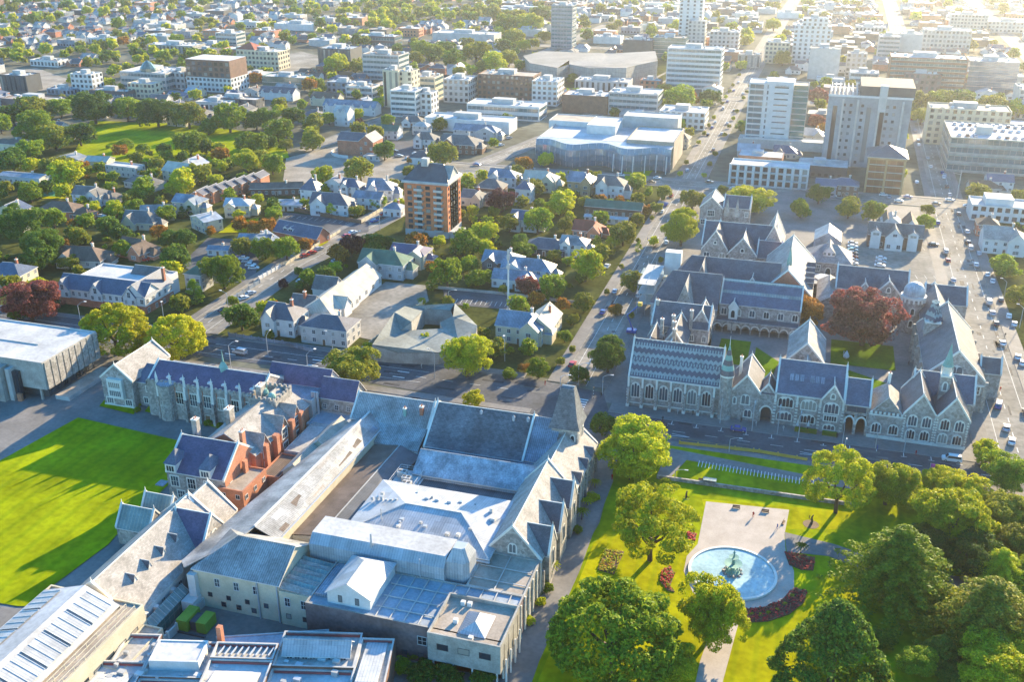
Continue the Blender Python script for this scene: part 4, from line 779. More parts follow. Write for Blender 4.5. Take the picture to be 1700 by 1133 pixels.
for y in (201,206.5,215,220): T.one('pilaster').box(-128.2,-126.8,y-.8,y+.8,0,9.6,'orange_brick'); 
for y in (199.5,209.5,216.5): T.gab([(-135,y),(-127.8,y),(-127.8,y+4),(-135,y+4)],8.6,12.2,wm='orange_brick',rm='slate_pale'); T.win((-127.8,y),(-127.8,y+4),6,1,2.4,2.8,'stone',.1); T.win((-127.8,y),(-127.8,y+4),2,1,2.2,2.6,'stone',.1)
T.chim(-139,220,9,16,1.6,2.6,k='stone_pale'); T.chim(-141,207,9,15,1.5,2.4,k='stone_pale'); T.done()
T=Th('brick_outhouse','low orange brick outbuilding with flat tan roof and small white framed windows','outbuilding',(-127,189,0),GC)
T.flat(W(-131.1,-124.2,183.6,195),6.4,wm='orange_brick',rm='flat_tan',par=.4,wins=[(0,2,1,1.1,4,'plain',1),(1,3,1,1.1,3.6,'plain',1),(0,1,1,2,0.1,'door',2)]); T.one('chimney').box(-129,-128.2,192,193.4,6,9.4,'orange_brick'); T.flat(W(-126.5,-121,195.4,207),4,wm='orange_brick',rm='iron_brown',par=.3); T.done()
T=Th('striped_shed','pair of cream sheds with broad striped iron roofs beside the long museum roof','shed',(-117,208,0),GC)
T.gab([(-114.5,197.5),(-114.5,208.5),(-121,208.5),(-121,197.5)],5,7.4,wm='cream',rm='iron_cream'); T.gab([(-113,208.7),(-113,222),(-119.4,222),(-119.4,208.7)],6,8.6,wm='cream',rm='iron_cream'); T.win((-114.5,197.5),(-114.5,208.5),2.4,4,1,1,'plain'); T.flat(W(-126,-121,207.5,224),4.6,wm='render_grey',rm='flat_roof',par=.2); T.one('tank').box(-120.5,-117,192.5,196.5,0,3.6,'white'); T.done()
T=Th('college_annex','annex with flat frost blue roof and purple slate pitch right of the crenellated tower','college building',(-134,233,0),GC)
T.flat(W(-144,-127.5,227,236),9.5,wm='offwhite',rm='iron_blue',par=.2); T.gab(W(-146,-127,235.5,243),9.6,13.5,wm='offwhite',rm='slate_purple'); T.gab(W(-127,-116.5,231,238.5),9,13.4,wm='stone_pale',rm='slate_purple'); T.win((-127,231),(-117,231),5.4,3,1,1.4,'plain')
for i in range(3): T.one('duct').tube([(-128.6+i*.8,229.5,0),(-128.6+i*.8,229.5,11)],.35,.35,'steel',8)
T.flat(W(-127.4,-115,222.5,231),4.6,wm='render_grey',rm='flat_blue',par=.3); T.done()
T=Th('dining_hall','long stone dining hall with purple roof and eight white pinnacles facing the lawn','hall',(-160,228,0),GC)
T.gab(W(-177.5,-141,222,235.5),10.7,14.6,wm='stone',rm='slate_purple',cop=1,oh=-.4); T.flat(W(-177.6,-140.9,221.7,222.6),11.3,wm='stone_pale',rm='trim',par=.1); T.flat(W(-177.6,-140.9,235,236),11.3,wm='stone_pale',rm='trim',par=.1)
for i in range(25): T.one('battlement').box(-177+i*1.47,-176.3+i*1.47,221.6,222.1,11.3,11.9,'stone_pale')
for i in range(8):
    x=-173.5+i*4.5; bt=T.one('buttress'); bt.box(x-.4,x+.4,220.4,221.7,0,7,'stone'); bt.box(x-.32,x+.32,220.9,221.7,7,11,'trim'); T.one('pinnacle').lathe([(.45,11),(.42,12.8),(.5,12.9),(0,15.2)],'trim',4,x,221.3)
    if i<7: 
        T.win((x+.5,221.7),(x+4,221.7),5.2,1,2.3,3.7,'stone',.1); T.one('rooflight').box(x+1.6,x+2.8,223.6,224.6,11.2,12.3,'white')
        T.mb('spandrel').box(x+.9,x+1.1,221.55,221.7,5.8,10.4,'brick')
T.mb('bay').lathe([(2.6,0),(2.6,11)],'stone_pale',8,-170.8,221.9); T.mb('bay').lathe([(2.8,11),(2.8,11.5),(0,11.6)],'iron_blue',8,-170.8,221.9)
for k in range(3): 
    for a in (-112.5,-67.5): T.win((-170.8+2.45*math.cos(R(a-22)),221.9+2.45*math.sin(R(a-22))),(-170.8+2.45*math.cos(R(a+22)),221.9+2.45*math.sin(R(a+22))),1+k*3.3,1,1.5,2.6,'stone',.05)
T.win((-160,221.7),(-156.5,221.7),.1,1,1.5,2.6,'door',.1); T.mb('lantern').lathe([(1.6,13.8),(1.5,15.2),(.5,16.8)],'copper',4,-156,229); T.mb('lantern').tube([(-156,229,16.8),(-156,229,20.5)],.25,.04,'copper',6); T.done()
T=Th('dining_hall_tower','square crenellated stone tower with small copper domes at the dining hall\'s right end','tower',(-137,220,0),GC)
T.flat(W(-141,-132.6,216.5,225.5),13.6,wm='stone_pale',rm='flat_tan',par=1.4)
for i in range(6):
    for y in (216.4,225.1): T.one('battlement').box(-140.9+i*1.5,-140.1+i*1.5,y,y+.5,13.6,14.3,'stone_pale')
    for x in (-141.1,-133): T.one('battlement').box(x,x+.5,215.8+i*1.7,216.6+i*1.7,13.6,14.3,'stone_pale')
for x,y in ((-138.5,221),(-135.2,219)): T.one('dome').lathe([(1.1,12.4),(1.1,13.6),(.8,14.4),(0,14.8)],'copper',10,x,y)
T.mb('flagpole').tube([(-137,220,12.5),(-137,220,19)],.14,.05,'copper',6); T.win((-141,216.5),(-132.6,216.5),8,2,1.4,2,'stone'); T.done()
T=Th('gabled_stone_wing','tall gabled stone wing with a white three storey bay window left of the dining hall','college building',(-189,235,0),GC)
T.gab([(-184,223.6),(-184,242.5),(-194.6,242.5),(-194.6,223.6)],9.2,13.4,wm='stone',rm='slate_pale',cop=1); T.mb('bay').box(-191.9,-186.8,222.4,223.6,3.2,9.4,'trim')
for z in (4,6.7): T.win((-191.9,222.4),(-186.8,222.4),z,1,3.9,1.8,'stone',.1)
T.win((-194.6,223.6),(-184,223.6),.8,2,2.2,1.8,'stone',1); T.mb('plinth').box(-194.6,-184,223.3,223.6,0,.5,'trim'); T.gab(W(-184,-177.6,226,238),8,11,wm='stone',rm='slate_blue',cop=None); T.win((-183,226),(-177.6,226),5,1,1.8,1.8,'stone',.1); T.win((-183,226),(-180.5,226),1.2,1,1.4,1.8,'stone',.1); T.win((-180,226),(-178,226),.1,1,1.1,2.4,'door',.1); T.done()
# modern block at the left edge
T=Th('concrete_gymnasium','large modern block with flat pale roof and ribbed concrete panels at the left edge','gymnasium',(-240,232,0))
T.flat(W(-290,-211.5,219.8,244.5),13,z0=4,wm='concrete',rm='flat_white',par=.35,pk='offwhite')
for i in range(9): T.one('fin').box(-211.5,-211.2,220.5+i*2.72,222.7+i*2.72,4,12.6,'stone_pale')
T.mb('wall').box(-289,-214,223,244,0,4,'darkgrey'); T.win((-214,223),(-214,244),.6,7,1.8,2.6,'dark')
for x in (-290,-262,-236,-214.5): T.one('column').box(x-.3,x+.3,220.4,221,0,4,'concrete')
T.one('service_tower').box(-229,-224,216,219.8,0,11,'concrete'); T.one('service_tower').box(-223.4,-222,217.4,219.8,0,10.4,'offwhite'); T.one('service_tower').box(-222,-220,218.4,219.8,0,9.4,'glass'); T.flat(W(-250,-229.5,205,218),6.5,z0=3,wm='render_grey',rm='flat_blue',par=.2)
T.mb('stair').box(-211,-206,222,243,0,1.4,'render_grey','flat_tan'); T.one('service_tower').box(-221,-219.5,217.6,218.4,0,2.4,'orange_brick')
T.mb('roof_ridge').tube([(-290,231,12.8),(-222,231,12.8)],.2,.2,'render_grey',4); T.done()
# service yard things
T=Th('skip_compactor','lime green waste compactor in the service yard','compactor',(-111,143,0))
dm('lime_paint',(.2,.33,.04),var=.15); T.one('bin').box(-115,-112.6,141,146,.3,3,'lime_paint'); T.mb('ram').box(-112.5,-111,142,145,.3,2.4,'darkgrey'); T.one('bin').box(-110.8,-108.6,141.6,145.6,.3,2.8,'lime_paint'); T.mb('frame').box(-115.2,-108.4,140.6,141,0,.4,'darkgrey'); T.done()
def boxcol(name,label,cat,pts,z0,z1,k,grp=None):
    c=sum((Vector(p) for p in pts),Vector((0,0)))/len(pts); b=MB(); b.prism(pts,z0,z1,k,bottom=True); return solo(name,b,label,cat,(c.x,c.y,0),grp)
boxcol('white_trailer','plain white box trailer parked beside the pale roofed chapel','trailer',W(-117.4,-114.6,146.5,152.5),.5,3,'white')
T=Th('yard_wall','long low pale wall and kerbed fence dividing the service yard from the chapel passage','wall',(-114,148,0)); T.mb('wall').prism([(-115.6,134.5),(-115.2,134.5),(-113.6,157),(-114,157)],0,2,'offwhite'); 
for i in range(8): y=135+i*3; x=-115.4+(y-134.5)*.071; T.one('post').box(x-.25,x+.25,y-.25,y+.25,0,2.3,'trim')
T.done()
dm('slab_grey',(.3,.32,.34),var=.25,scale=.08); dm('glass_sea',(.05,.17,.16),rough=.1,var=.2,scale=.2,spec=.9)
# ---------------------------------------------------------------- garden fountain, beds
pc=(-7.2,193.8)
T=Th('fountain_pool','round pale blue pool with a stone rim in the rose garden forecourt','pool',(pc[0],pc[1],0))
T.mb('rim').lathe([(9.8,0.1),(9.8,.75),(9.2,.75),(9.2,.3)],'trim',48,*pc); T.mb('basin').lathe([(9.3,.34),(0,.34)],'pool_tile',48,*pc)
T.done(); occ(-22,8,178,208)
for k in range(3): pass
b=MB(); b.lathe([(9.25,.52),(0,.52)],'water',48,*pc); o=solo('pool_water',b,'clear shallow water in the round fountain pool','water',(pc[0],pc[1],.5)); 
T=Th('tiered_fountain','ornate iron fountain with tiered bowls and bird figures in the middle of the pool','fountain',(pc[0],pc[1],.34))
x,y=pc
T.mb('pedestal').lathe([(1.6,.35),(1.7,.8),(1.1,1),(.5,1.3),(.4,2.4),(.7,2.6)],'copper',12,x,y); T.mb('bowl').lathe([(.6,2.3),(1.9,2.9),(2,3.05),(.4,2.8)],'copper',20,x,y)
T.mb('stem').lathe([(.35,2.8),(.28,4.2),(.45,4.4)],'copper',10,x,y); T.mb('upper_bowl').lathe([(.3,4.2),(1.1,4.6),(1.15,4.7),(.2,4.6)],'copper',16,x,y); T.mb('finial').lathe([(.2,4.6),(.14,5.6),(.32,5.8),(.12,6.1),(0,6.6)],'copper',8,x,y)
for i in range(8):
    a=R(i*45); q=T.one('heron'); cx,cy=x+1.3*math.cos(a),y+1.3*math.sin(a)
    q.tube([(cx,cy,.9),(cx+.1*math.cos(a),cy+.1*math.sin(a),1.5),(cx+.25*math.cos(a),cy+.25*math.sin(a),1.8),(cx+.15*math.cos(a),cy+.15*math.sin(a),2.2),(cx+.4*math.cos(a),cy+.4*math.sin(a),2.3)],.16,.05,'copper',6)
for i in range(10): a=R(i*36); T.mb('rockery').lathe([(.5,.34),(.45,.6+.2*(i%3)),(0,.9)],'stone',6,x+1.9*math.cos(a),y+1.9*math.sin(a))
T.done()
def bed(pts,name,label,keys,dens=9,rim='soil'):
    q=[P(*p).xy for p in pts]; b=MB(); q2=[tuple(v) for v in q]; b.prism(q2,0,.42,'soil'); o=solo(name,b,label,'flower bed',(sum(v.x for v in q)/len(q),sum(v.y for v in q)/len(q),0))
    f=MB(); x0,x1,y0,y1=min(v.x for v in q),max(v.x for v in q),min(v.y for v in q),max(v.y for v in q)
    def inside(x,y):
        c=False; n=len(q)
        for i in range(n):
            a,d=q[i],q[(i+1)%n]
            if (a.y>y)!=(d.y>y) and x<(d.x-a.x)*(y-a.y)/(d.y-a.y)+a.x: c=not c
        return c
    for _ in range(int((x1-x0)*(y1-y0)*dens)):
        x,y=rnd.uniform(x0,x1),rnd.uniform(y0,y1)
        if not inside(x,y): continue
        for _ in range(3):
            s=rnd.uniform(.12,.25); a=rnd.uniform(0,3.14); z=.45+rnd.uniform(0,.25); dx,dy=s*math.cos(a),s*math.sin(a); t=rnd.uniform(-.1,.1)
            f.face([(x-dx,y-dy,z-t),(x+dy,y-dx,z),(x+dx,y+dy,z+t),(x-dy,y+dx,z)],rnd.choice(keys))
    fo=f.mesh('flowers',o.location); c=ob('flowers',fo,o); tag(c,kind='stuff')
bed([(992,948),(1005,914),(1036,918),(1019,956)],'flower_bed','rectangular orange and yellow flower bed on the bright lawn beside the path',['L_autumn','L_yellow','L_green'])
bed([(1098,950),(1112,942),(1120,955),(1112,975),(1120,985),(1108,983),(1095,966)],'flower_bed','thin red flower bed at the left edge of the fountain forecourt',['L_red','L_red','L_green'])
bed([(1302,918),(1320,922),(1353,928),(1350,949),(1330,948),(1310,940)],'flower_bed','kite shaped bed of crimson flowers right of the fountain pool',['L_red','L_copper'])
bed([(1236,1014),(1270,1010),(1296,1000),(1310,985),(1318,978),(1340,984),(1334,1003),(1310,1022),(1275,1034),(1238,1036)],'flower_bed','curved crimson flower bed with clipped green balls below the fountain pool',['L_red','L_copper','L_purple'])
bed([(1140,885),(1156,888),(1154,900),(1142,898)],'flower_bed','small pink flower bed between the fountain pool and the tall open tree',['L_red','L_red'])
# ---------------------------------------------------------------- houses and offices
def px2X(px,Y,z=0):
    a,b_=-3000.,3000.
    for _ in range(50):
        c=(a+b_)/2
        if S(c,Y,z)[0]<px: a=c
        else: b_=c
    return a
def RQ(cx,cy,w,d,ang=0):
    c,s=math.cos(R(ang)),math.sin(R(ang)); return [(cx+a*c-b_*s,cy+a*s+b_*c) for a,b_ in ((-w/2,-d/2),(w/2,-d/2),(w/2,d/2),(-w/2,d/2))]
def rot(q,k): return q[k:]+q[:k]
RN={'slate':'dark grey slate','slate_pale':'pale slate','slate_purple':'purple slate','slate_blue':'blue slate','iron_grey':'grey iron','iron_dark':'dark iron','iron_white':'white iron','iron_blue':'blue iron','iron_green':'green iron','iron_red':'red','iron_brown':'brown iron','tile_brown':'brown tiled','tile_grey':'grey tiled','iron_cream':'cream iron','flat_white':'white flat','flat_roof':'pale flat','flat_dark':'dark flat','flat_tan':'tan flat','flat_blue':'blue flat'}
WN={'white':'white','cream':'cream','offwhite':'off white','render_grey':'grey','brick':'red brick','orange_brick':'orange brick','brown_brick':'brown brick','darkgrey':'black','stone':'stone','stone_pale':'pale stone','gold_wall':'ochre','purple_wall':'brown','concrete':'concrete','iron_white':'white','iron_blue':'blue','purple':'brown'}
FN={'g':'gabled','y':'gabled','h':'hipped','x':'cross gabled','f':'flat topped','p':'pyramid'}
def house(px,py,w,d,e=5.5,rh=3.2,form='x',wk='white',rk='tile_grey',ang=0,chim=1,label=None,name='house',cat='house',group='houses of the leafy suburb'):
    c=P(px,py,e+rh*.4); cx,cy=c.x,c.y; occ(cx-w/2,cx+w/2,cy-d/2,cy+d/2)
    lb=label or f"{'tall' if e>5 else 'low'} {WN.get(wk,wk)} {FN[form]} house with {RN.get(rk,rk)} roof|{WN.get(wk,wk)} house, {RN.get(rk,rk)} roof"
    T=Th(name,lb,cat,(cx,cy,0),group,auto=label is None); q=RQ(cx,cy,w,d,ang); n=max(1,int(w/3.2)); m_=max(1,int(d/3.5))
    ws=[(0,n,1.2,1.4,1,'plain'),(1,m_,1.1,1.4,1,'plain')]+([(0,n,1.1,1.3,3.9,'plain'),(1,m_,1.1,1.3,3.9,'plain')] if e>5 else [])+[(3,m_,1.1,1.4,1,'plain')]
    wr=[((a-1)%4,)+tuple(r) for a,*r in ws]   # for ridge-along-Y quads, side numbers shift by one
    if form=='g': T.gab(q,e,e+rh,wm=wk,rm=rk,wins=ws)
    elif form=='y': T.gab(rot(q,1),e,e+rh,wm=wk,rm=rk,wins=wr)
    elif form=='h': T.gab(q,e,e+rh,hip=(min(d/2,w/2-.5),min(d/2,w/2-.5)),wm=wk,rm=rk,wins=ws)
    elif form=='p': T.gab(q,e,e+rh,hip=(w/2-.2,w/2-.2),wm=wk,rm=rk,wins=ws)
    elif form=='f': T.flat(q,e,wm=wk,rm=rk,wins=ws)
    else:
        T.gab(q,e,e+rh,hip=(0,d/2 if w>d else 0),wm=wk,rm=rk,wins=ws); cc,ss=math.cos(R(ang)),math.sin(R(ang)); f=lambda a,b_:(cx+a*cc-b_*ss,cy+a*ss+b_*cc)
        s=1 if (int(px)+int(py))%2 else -1; a0=s*w*.25; g=w*.2; q2=[f(a0+g,-d/2-1.8),f(a0+g,d*.1),f(a0-g,d*.1),f(a0-g,-d/2-1.8)]
        T.gab(q2,e,e+rh*.85,wm=wk,rm=rk,wins=[(3,1,min(2.2,w*.2),1.4,1,'plain')]+([(3,1,1.6,1.3,3.9,'plain')] if e>5 else [])); 
        T.gab([f(w/2-.5,-d/4),f(w/2+3,-d/4),f(w/2+3,d/4),f(w/2-.5,d/4)],e*.62,e*.62+rh*.6,hip=(0,1.5),wm=wk,rm=rk)
    if chim: T.chim(cx+w*.18,cy+d*.12,e,e+rh+1.1,.8,k='brick' if (int(px)%2) else 'offwhite')
    if form!='f': T.win(q[0],q[1],.05,1,1,2.1,'door',w*.42)
    return T.done()
def office(x0,x1,yb,yt,d,kind='punch',wk='offwhite',rk='flat_roof',label='',name='office_building',cat='office block',fl=3.4,hgt=None,plant=1,y0=None,side=1,group='blocks of the distant city centre'):
    Y0=y0 or P((x0+x1)/2,yb).y; X0,X1=px2X(x0,Y0),px2X(x1,Y0)
    h=hgt
    if not h:
        a,b_=1.,300.
        for _ in range(40):
            c=(a+b_)/2
            if S((X0+X1)/2,Y0,c)[1]>yt: a=c
            else: b_=c
        h=a
    X0=px2X(x0,Y0,h*.6);X1=px2X(x1,Y0,h*.6)
    q=W(X0,X1,Y0,Y0+d); T=Th(name,label,cat,((X0+X1)/2,Y0+d/2,0),group); n=max(1,int(h/fl)); w_=X1-X0
    T.flat(q,h,wm=wk,rm=rk,par=.7)
    if kind=='band':
        for i in range(n):
            z=i*h/n+1
            T.win(q[0],q[1],z,1,w_-1.4,h/n*.48,'band'); T.win(q[1],q[2],z,1,d-1.4,h/n*.48,'band')
            if side==2: T.win(q[3],q[0],z,1,d-1.4,h/n*.48,'band')
    elif kind=='punch':
        nw=max(2,min(int(w_/3.4),12)); nd_=max(2,min(int(d/4),8)); tot=n*(nw+nd_); 
        while tot>96 and nw>3: nw-=1; nd_=max(2,nd_-1); tot=n*(nw+nd_)
        for i in range(n):
            z=i*h/n+1.1; T.win(q[0],q[1],z,nw,min(1.9,w_/nw*.6),h/n*.5,'dark'); T.win(q[1],q[2],z,nd_,min(1.9,d/nd_*.55),h/n*.5,'dark')
    elif kind=='strip':
        k=max(3,int(w_/4)); T.win(q[0],q[1],1,k,1.6,h-2.2,'dark')
    if kind=='glass':
        for i in range(1,n): T.mb('floor_edge').box(X0-.12,X1+.12,Y0-.15,Y0,i*h/n-.25,i*h/n+.15,'offwhite'); T.mb('floor_edge').box(X1,X1+.15,Y0,Y0+d,i*h/n-.25,i*h/n+.15,'offwhite')
    if plant:
        rr=random.Random(int(x0*7+yt)); 
        T.one('plant_room').box(X0+w_*.3,X0+w_*.6,Y0+d*.4,Y0+d*.75,h-.8,h+2.4,'render_grey'); 
        for i in range(min(10,int(w_/5)+2)): x,y=rr.uniform(X0+1,X1-2),rr.uniform(Y0+1,Y0+d-2); s=rr.uniform(.6,1.4); T.one('roof_vent').box(x-s,x+s,y-s,y+s,h-.8,h+rr.uniform(.1,.9),rr.choice(['white','steel','render_grey']))
    T.done(); return T,(X0,X1,Y0,Y0+d,h)
H_=[ # px,py,w,d,eave,rise,form,wall,roof,angle
(150,315,15,9,5.6,3,'x','white','tile_grey',5),(183,322,9,9,3,3,'h','offwhite','tile_grey',0),(100,340,19,11,4,3,'h','brick','tile_brown',8),(140,349,9,7,3,2.5,'h','brick','tile_brown',0),
(236,358,15,10,3.6,4,'x','cream','tile_grey',8),(262,345,15,8,4,2.6,'g','cream','iron_grey',25),(315,328,14,9,6,2.6,'x','cream','iron_blue',0),(397,333,12,10,5.6,2.2,'x','cream','iron_white',15),(342,358,13,9,5.6,1.6,'y','cream','iron_white',-30),
(140,418,19,12,3.2,4,'x','offwhite','tile_brown',10),(228,405,15,10,3.4,4,'x','orange_brick','tile_brown',-8),(15,443,16,11,6,3,'h','cream','slate_blue',5),(328,446,7,8,7,2,'h','render_grey','iron_green',0),
(425,394,14,9,3.6,2.6,'g','white','iron_blue',12),(364,410,9,5,2.8,1,'g','white','iron_blue',12),(40,289,26,9,4,.8,'g','white','iron_blue',0),(240,297,20,9,3.4,2.6,'h','offwhite','tile_grey',-8),(302,276,18,11,5.6,3.4,'g','cream','iron_cream',-8),
(165,262,13,9,4.5,1.8,'g','cream','iron_cream',8),(207,272,20,8,6,.5,'f','offwhite','flat_white',-5),(118,258,15,8,4.5,2,'y','render_grey','iron_grey',0),(20,234,15,9,4.5,1.5,'g','cream','iron_brown',0),
(645,211,15,9,5.5,2.6,'g','white','iron_green',0),(708,224,13,10,5.6,3.4,'x','white','tile_grey',0),(766,230,22,15,5.8,4,'x','brown_brick','tile_grey',0),(792,211,28,9,5.5,3,'x','render_grey','iron_blue',0),
(460,306,26,9,3.8,1.8,'g','brown_brick','iron_brown',22),(518,304,9,9,5.6,5,'p','white','slate_blue',0),(557,298,10,8,5.6,3,'y','white','slate_blue',0),(586,302,10,8,5.6,3,'x','white','slate_blue',0),(634,304,13,12,5.8,4.2,'x','white','iron_blue',10),
(552,328,19,11,5.6,4,'x','white','slate',5),(614,322,14,8,5.6,2.4,'g','white','iron_blue',0),(478,334,15,10,3,1,'h','white','iron_blue',15),(434,393,11,9,4,3,'y','white','iron_blue',0),
(682,411,15,10,6,2.4,'x','cream','slate_purple',0),(473,513,12,11,6.5,3.6,'x','white','slate',0),(548,530,17,11,6.3,2.6,'h','offwhite','slate',0),
(836,424,15,10,5.6,3,'x','purple_wall','iron_blue',0),(878,436,20,9,5.6,3,'x','white','iron_blue',0),(858,455,18,8,3.8,2.6,'x','white','iron_blue',0),
(816,303,14,10,4.5,3.4,'h','brown_brick','tile_grey',0),(838,286,15,10,5.5,3,'x','white','iron_blue',0),(787,320,11,9,4.5,2.8,'x','cream','tile_grey',0),(872,306,8,8,7,3,'h','white','slate_blue',0),(899,290,17,10,6,3.4,'x','cream','iron_cream',0),
(967,292,13,11,7,3.6,'x','gold_wall','iron_blue',0),(1016,298,14,11,7,3.6,'x','white','tile_grey',0),(978,373,13,9,3.4,3.4,'x','orange_brick','iron_red',0),(955,397,11,9,5.6,2.4,'x','white','iron_grey',0),(908,402,18,10,3.4,3,'h','darkgrey','slate',0),
(868,527,16,11,6.3,3.4,'x','cream','iron_blue',0),(903,524,9,15,5.6,3.6,'y','cream','iron_cream',0),(1372,301,10,9,6,2.4,'g','iron_blue','slate_blue',0),(1402,300,14,9,6,2.6,'h','brown_brick','slate_blue',0),
(1668,385,17,13,6.4,4,'x','white','slate_pale',0),(1640,365,9,9,5.6,2.4,'h','brick','tile_brown',0),(1480,362,8,9,8,3,'y','white','slate_pale',0),(820,322,10,8,4,2.6,'h','cream','tile_brown',0),
(700,255,12,9,4,3,'h','white','iron_dark',0),(620,255,10,7,3,1,'f','render_grey','flat_white',0),(655,340,9,7,4,2,'h','white','iron_blue',0),(935,400,8,7,3,2,'h','white','iron_grey',0),(700,205,10,7,5.6,2,'h','offwhite','flat_roof',0)]
for a in H_: house(a[0],a[1],a[2],a[3],a[4],a[5],a[6],a[7],a[8],a[9])
house(1020,338,27,7,4.4,2.4,'g','brown_brick','iron_green',0,0,'long brown brick row with a green ribbed roof behind a white shed by the boulevard','terrace_row','terrace'); house(1007,359,20,4,2.8,.6,'g','white','iron_white',0,0,'long low white shed roof in front of the green roofed brick row','shed','shed')
house(640,424,19,11,6.4,3.6,'x','iron_white','iron_green',0,1,'pale villa with bright green cross gabled roof beside the gravel yard','villa','house')
# brick gabled cottage with dormers
T=Th('dormer_cottage','dark roofed brick house with two white dormers beside the long timber fence','house',(P(500,380).x,P(500,380).y,0)); c=P(500,378,5); q=RQ(c.x,c.y,24,9,-12)
T.gab(q,3.2,7,wm='brick',rm='slate_blue'); 
for k in (-6,-3): 
    f=lambda a,b_:(c.x+a*math.cos(R(-12))-b_*math.sin(R(-12)),c.y+a*math.sin(R(-12))+b_*math.cos(R(-12)))
    T.gab([f(k+1.2,-3.6),f(k+1.2,0),f(k-1.2,0),f(k-1.2,-3.6)],5,5.8,wm='white',rm='slate_blue',oh=.1); T.win(f(k-1.2,-3.6),f(k+1.2,-3.6),4,1,1.8,.9,'plain',.1)
T.win(q[1],q[2],1,2,1,1.2,'plain'); T.done()
# long white house with ribbed roof
a,b_,c=P(503,510,4).xy,P(548,522,4).xy,P(632,462,4).xy
T=Th('long_white_lodge','long white building with ribbed sandy grey roofs beside the sunlit gravel yard','lodge',(P(570,490).x,P(570,490).y,0)); 
ctr=P(566,480,6); x0,x1=ctr.x-6.5,ctr.x+6.5; y0,y1=P(520,522,4).y,P(620,462,4).y
T.gab([(x1,y0),(x1,y0+22),(x0,y0+22),(x0,y0)],4.4,8.6,hip=(4,0),wm='white',rm='iron_cream',wins=[(0,5,1.6,1.6,1.4,'plain'),(3,3,1.2,1.4,1.4,'plain')]); T.gab([(x1-.6,y0+22),(x1-.6,y1+4),(x0+.6,y1+4),(x0+.6,y0+22)],4.2,8,wm='white',rm='iron_cream',wins=[(0,4,1.6,1.6,1.4,'plain')])
T.gab(W(x0+5,x1+.8,y0+8,y0+14),4.4,7.4,wm='white',rm='iron_cream'); T.gab(W(x0-7,x0+2,y0+6,y0+14),3.8,6.8,wm='white',rm='tile_grey'); T.gab(W(x0-7,x0+2,y0+24,y0+32),3.8,7.6,wm='white',rm='tile_grey')
T.chim(x0-2,y0+9,4,8.4); T.done()
# faceted concrete building
T=Th('faceted_concrete_house','faceted bare concrete building like folded paper with a sunken courtyard opposite the wide tree','building',(P(705,560).x,P(705,560).y,0))
def p3(x,y,z): return tuple(P(x,y,z))
F_=[[(618,572,6),(655,518,9),(683,534,8),(664,549,5)],[(618,572,6),(664,549,5),(735,545,5.5),(728,585,4.5),(660,585,4)],[(655,518,9),(672,508,7.5),(705,512,6),(683,534,8)],[(672,508,7.5),(755,503,7.5),(748,515,6),(705,512,6)],[(755,503,7.5),(792,540,6.5),(760,562,5),(752,525,8)],[(752,525,8),(760,562,5),(735,545,5.5),(730,535,6)],[(735,545,5.5),(760,562,5),(792,540,6.5),(790,560,5),(728,585,4.5)]]
for f in F_: T.poly([p3(*v) for v in f],'grey_green')
T.skirt([p3(*v) for v in ((655,518,9),(618,572,6),(660,585,4),(728,585,4.5),(790,560,5),(792,540,6.5),(755,503,7.5),(672,508,7.5),(655,518,9))],'concrete'); T.skirt([p3(*v) for v in ((683,534,8),(664,549,5),(735,545,5.5),(730,535,6),(752,525,8),(748,515,6),(705,512,6),(683,534,8))],'concrete'); T.done(); c=P(705,545); occ(c.x-16,c.x+16,c.y-10,c.y+14)
# hotel with white gables
T=Th('gabled_hotel','white hotel with pointed gables over a red brick ground floor behind the copper beech','hotel',(P(190,480).x,P(190,480).y,0)); 
y0=P(190,515).y; xa,xb=px2X(96,y0,6),px2X(240,y0,6)
T.gab(W(xa,xb,y0,y0+9),6.6,10.4,z0=3,wm='white',rm='slate_blue',wins=[(0,14,1,1.5,4,'plain')]); T.mb('base').box(xa+.1,xb-.1,y0+.15,y0+9,0,3,'brick'); T.flat(W(xa+2,xb-2,y0+8.6,y0+24),8,wm='white',rm='flat_white')
for i in range(3): x=xa+2.5+i*(xb-xa-5)/2.25; T.gab([(x+2.6,y0-.6),(x+2.6,y0+6),(x-2.6,y0+6),(x-2.6,y0-.6)],6.4,9.8,z0=3,wm='white',rm='slate_blue'); T.win((x-2.6,y0-.6),(x+2.6,y0-.6),6,1,1.2,2,'plain',.1); T.win((x-2.6,y0-.6),(x+2.6,y0-.6),3.6,2,1,1.4,'plain',.6)
T.gab([(xb+.2,y0-.2),(xb+.2,y0+17),(xb-9,y0+17),(xb-9,y0-.2)],6.6,11,z0=3,wm='white',rm='slate_blue',wins=[(0,5,1.1,1.5,4,'plain')]); T.mb('base').box(xb-8.9,xb+.1,y0,y0+17,0,3,'brick')
T.win((xb+.1,y0),(xb+.1,y0+17),.6,4,1.2,1.5,'plain'); T.win((xb-9,y0-.2),(xb+.2,y0-.2),4,3,1.2,1.6,'plain'); T.chim(xb-1,y0+14,8,13,1); T.gab(W(xb-18,xb-6,y0+17,y0+25),7,10,wm='cream',rm='tile_grey'); T.done()
# orange brick town houses
T=Th('brick_townhouse_row','stepped row of orange brick town houses with small gables below the park','terrace',(P(375,305).x,P(375,305).y,0))
for i in range(7):
    c=P(336+i*15,318-i*4.2,6); T.gab(RQ(c.x,c.y+i*.4,6.6,9,0)[1:]+RQ(c.x,c.y+i*.4,6.6,9,0)[:1],6,7.8,wm='orange_brick',rm='slate',wins=[(3,2,.9,1.2,1,'plain'),(3,2,.9,1.2,4,'plain')])
T.done()
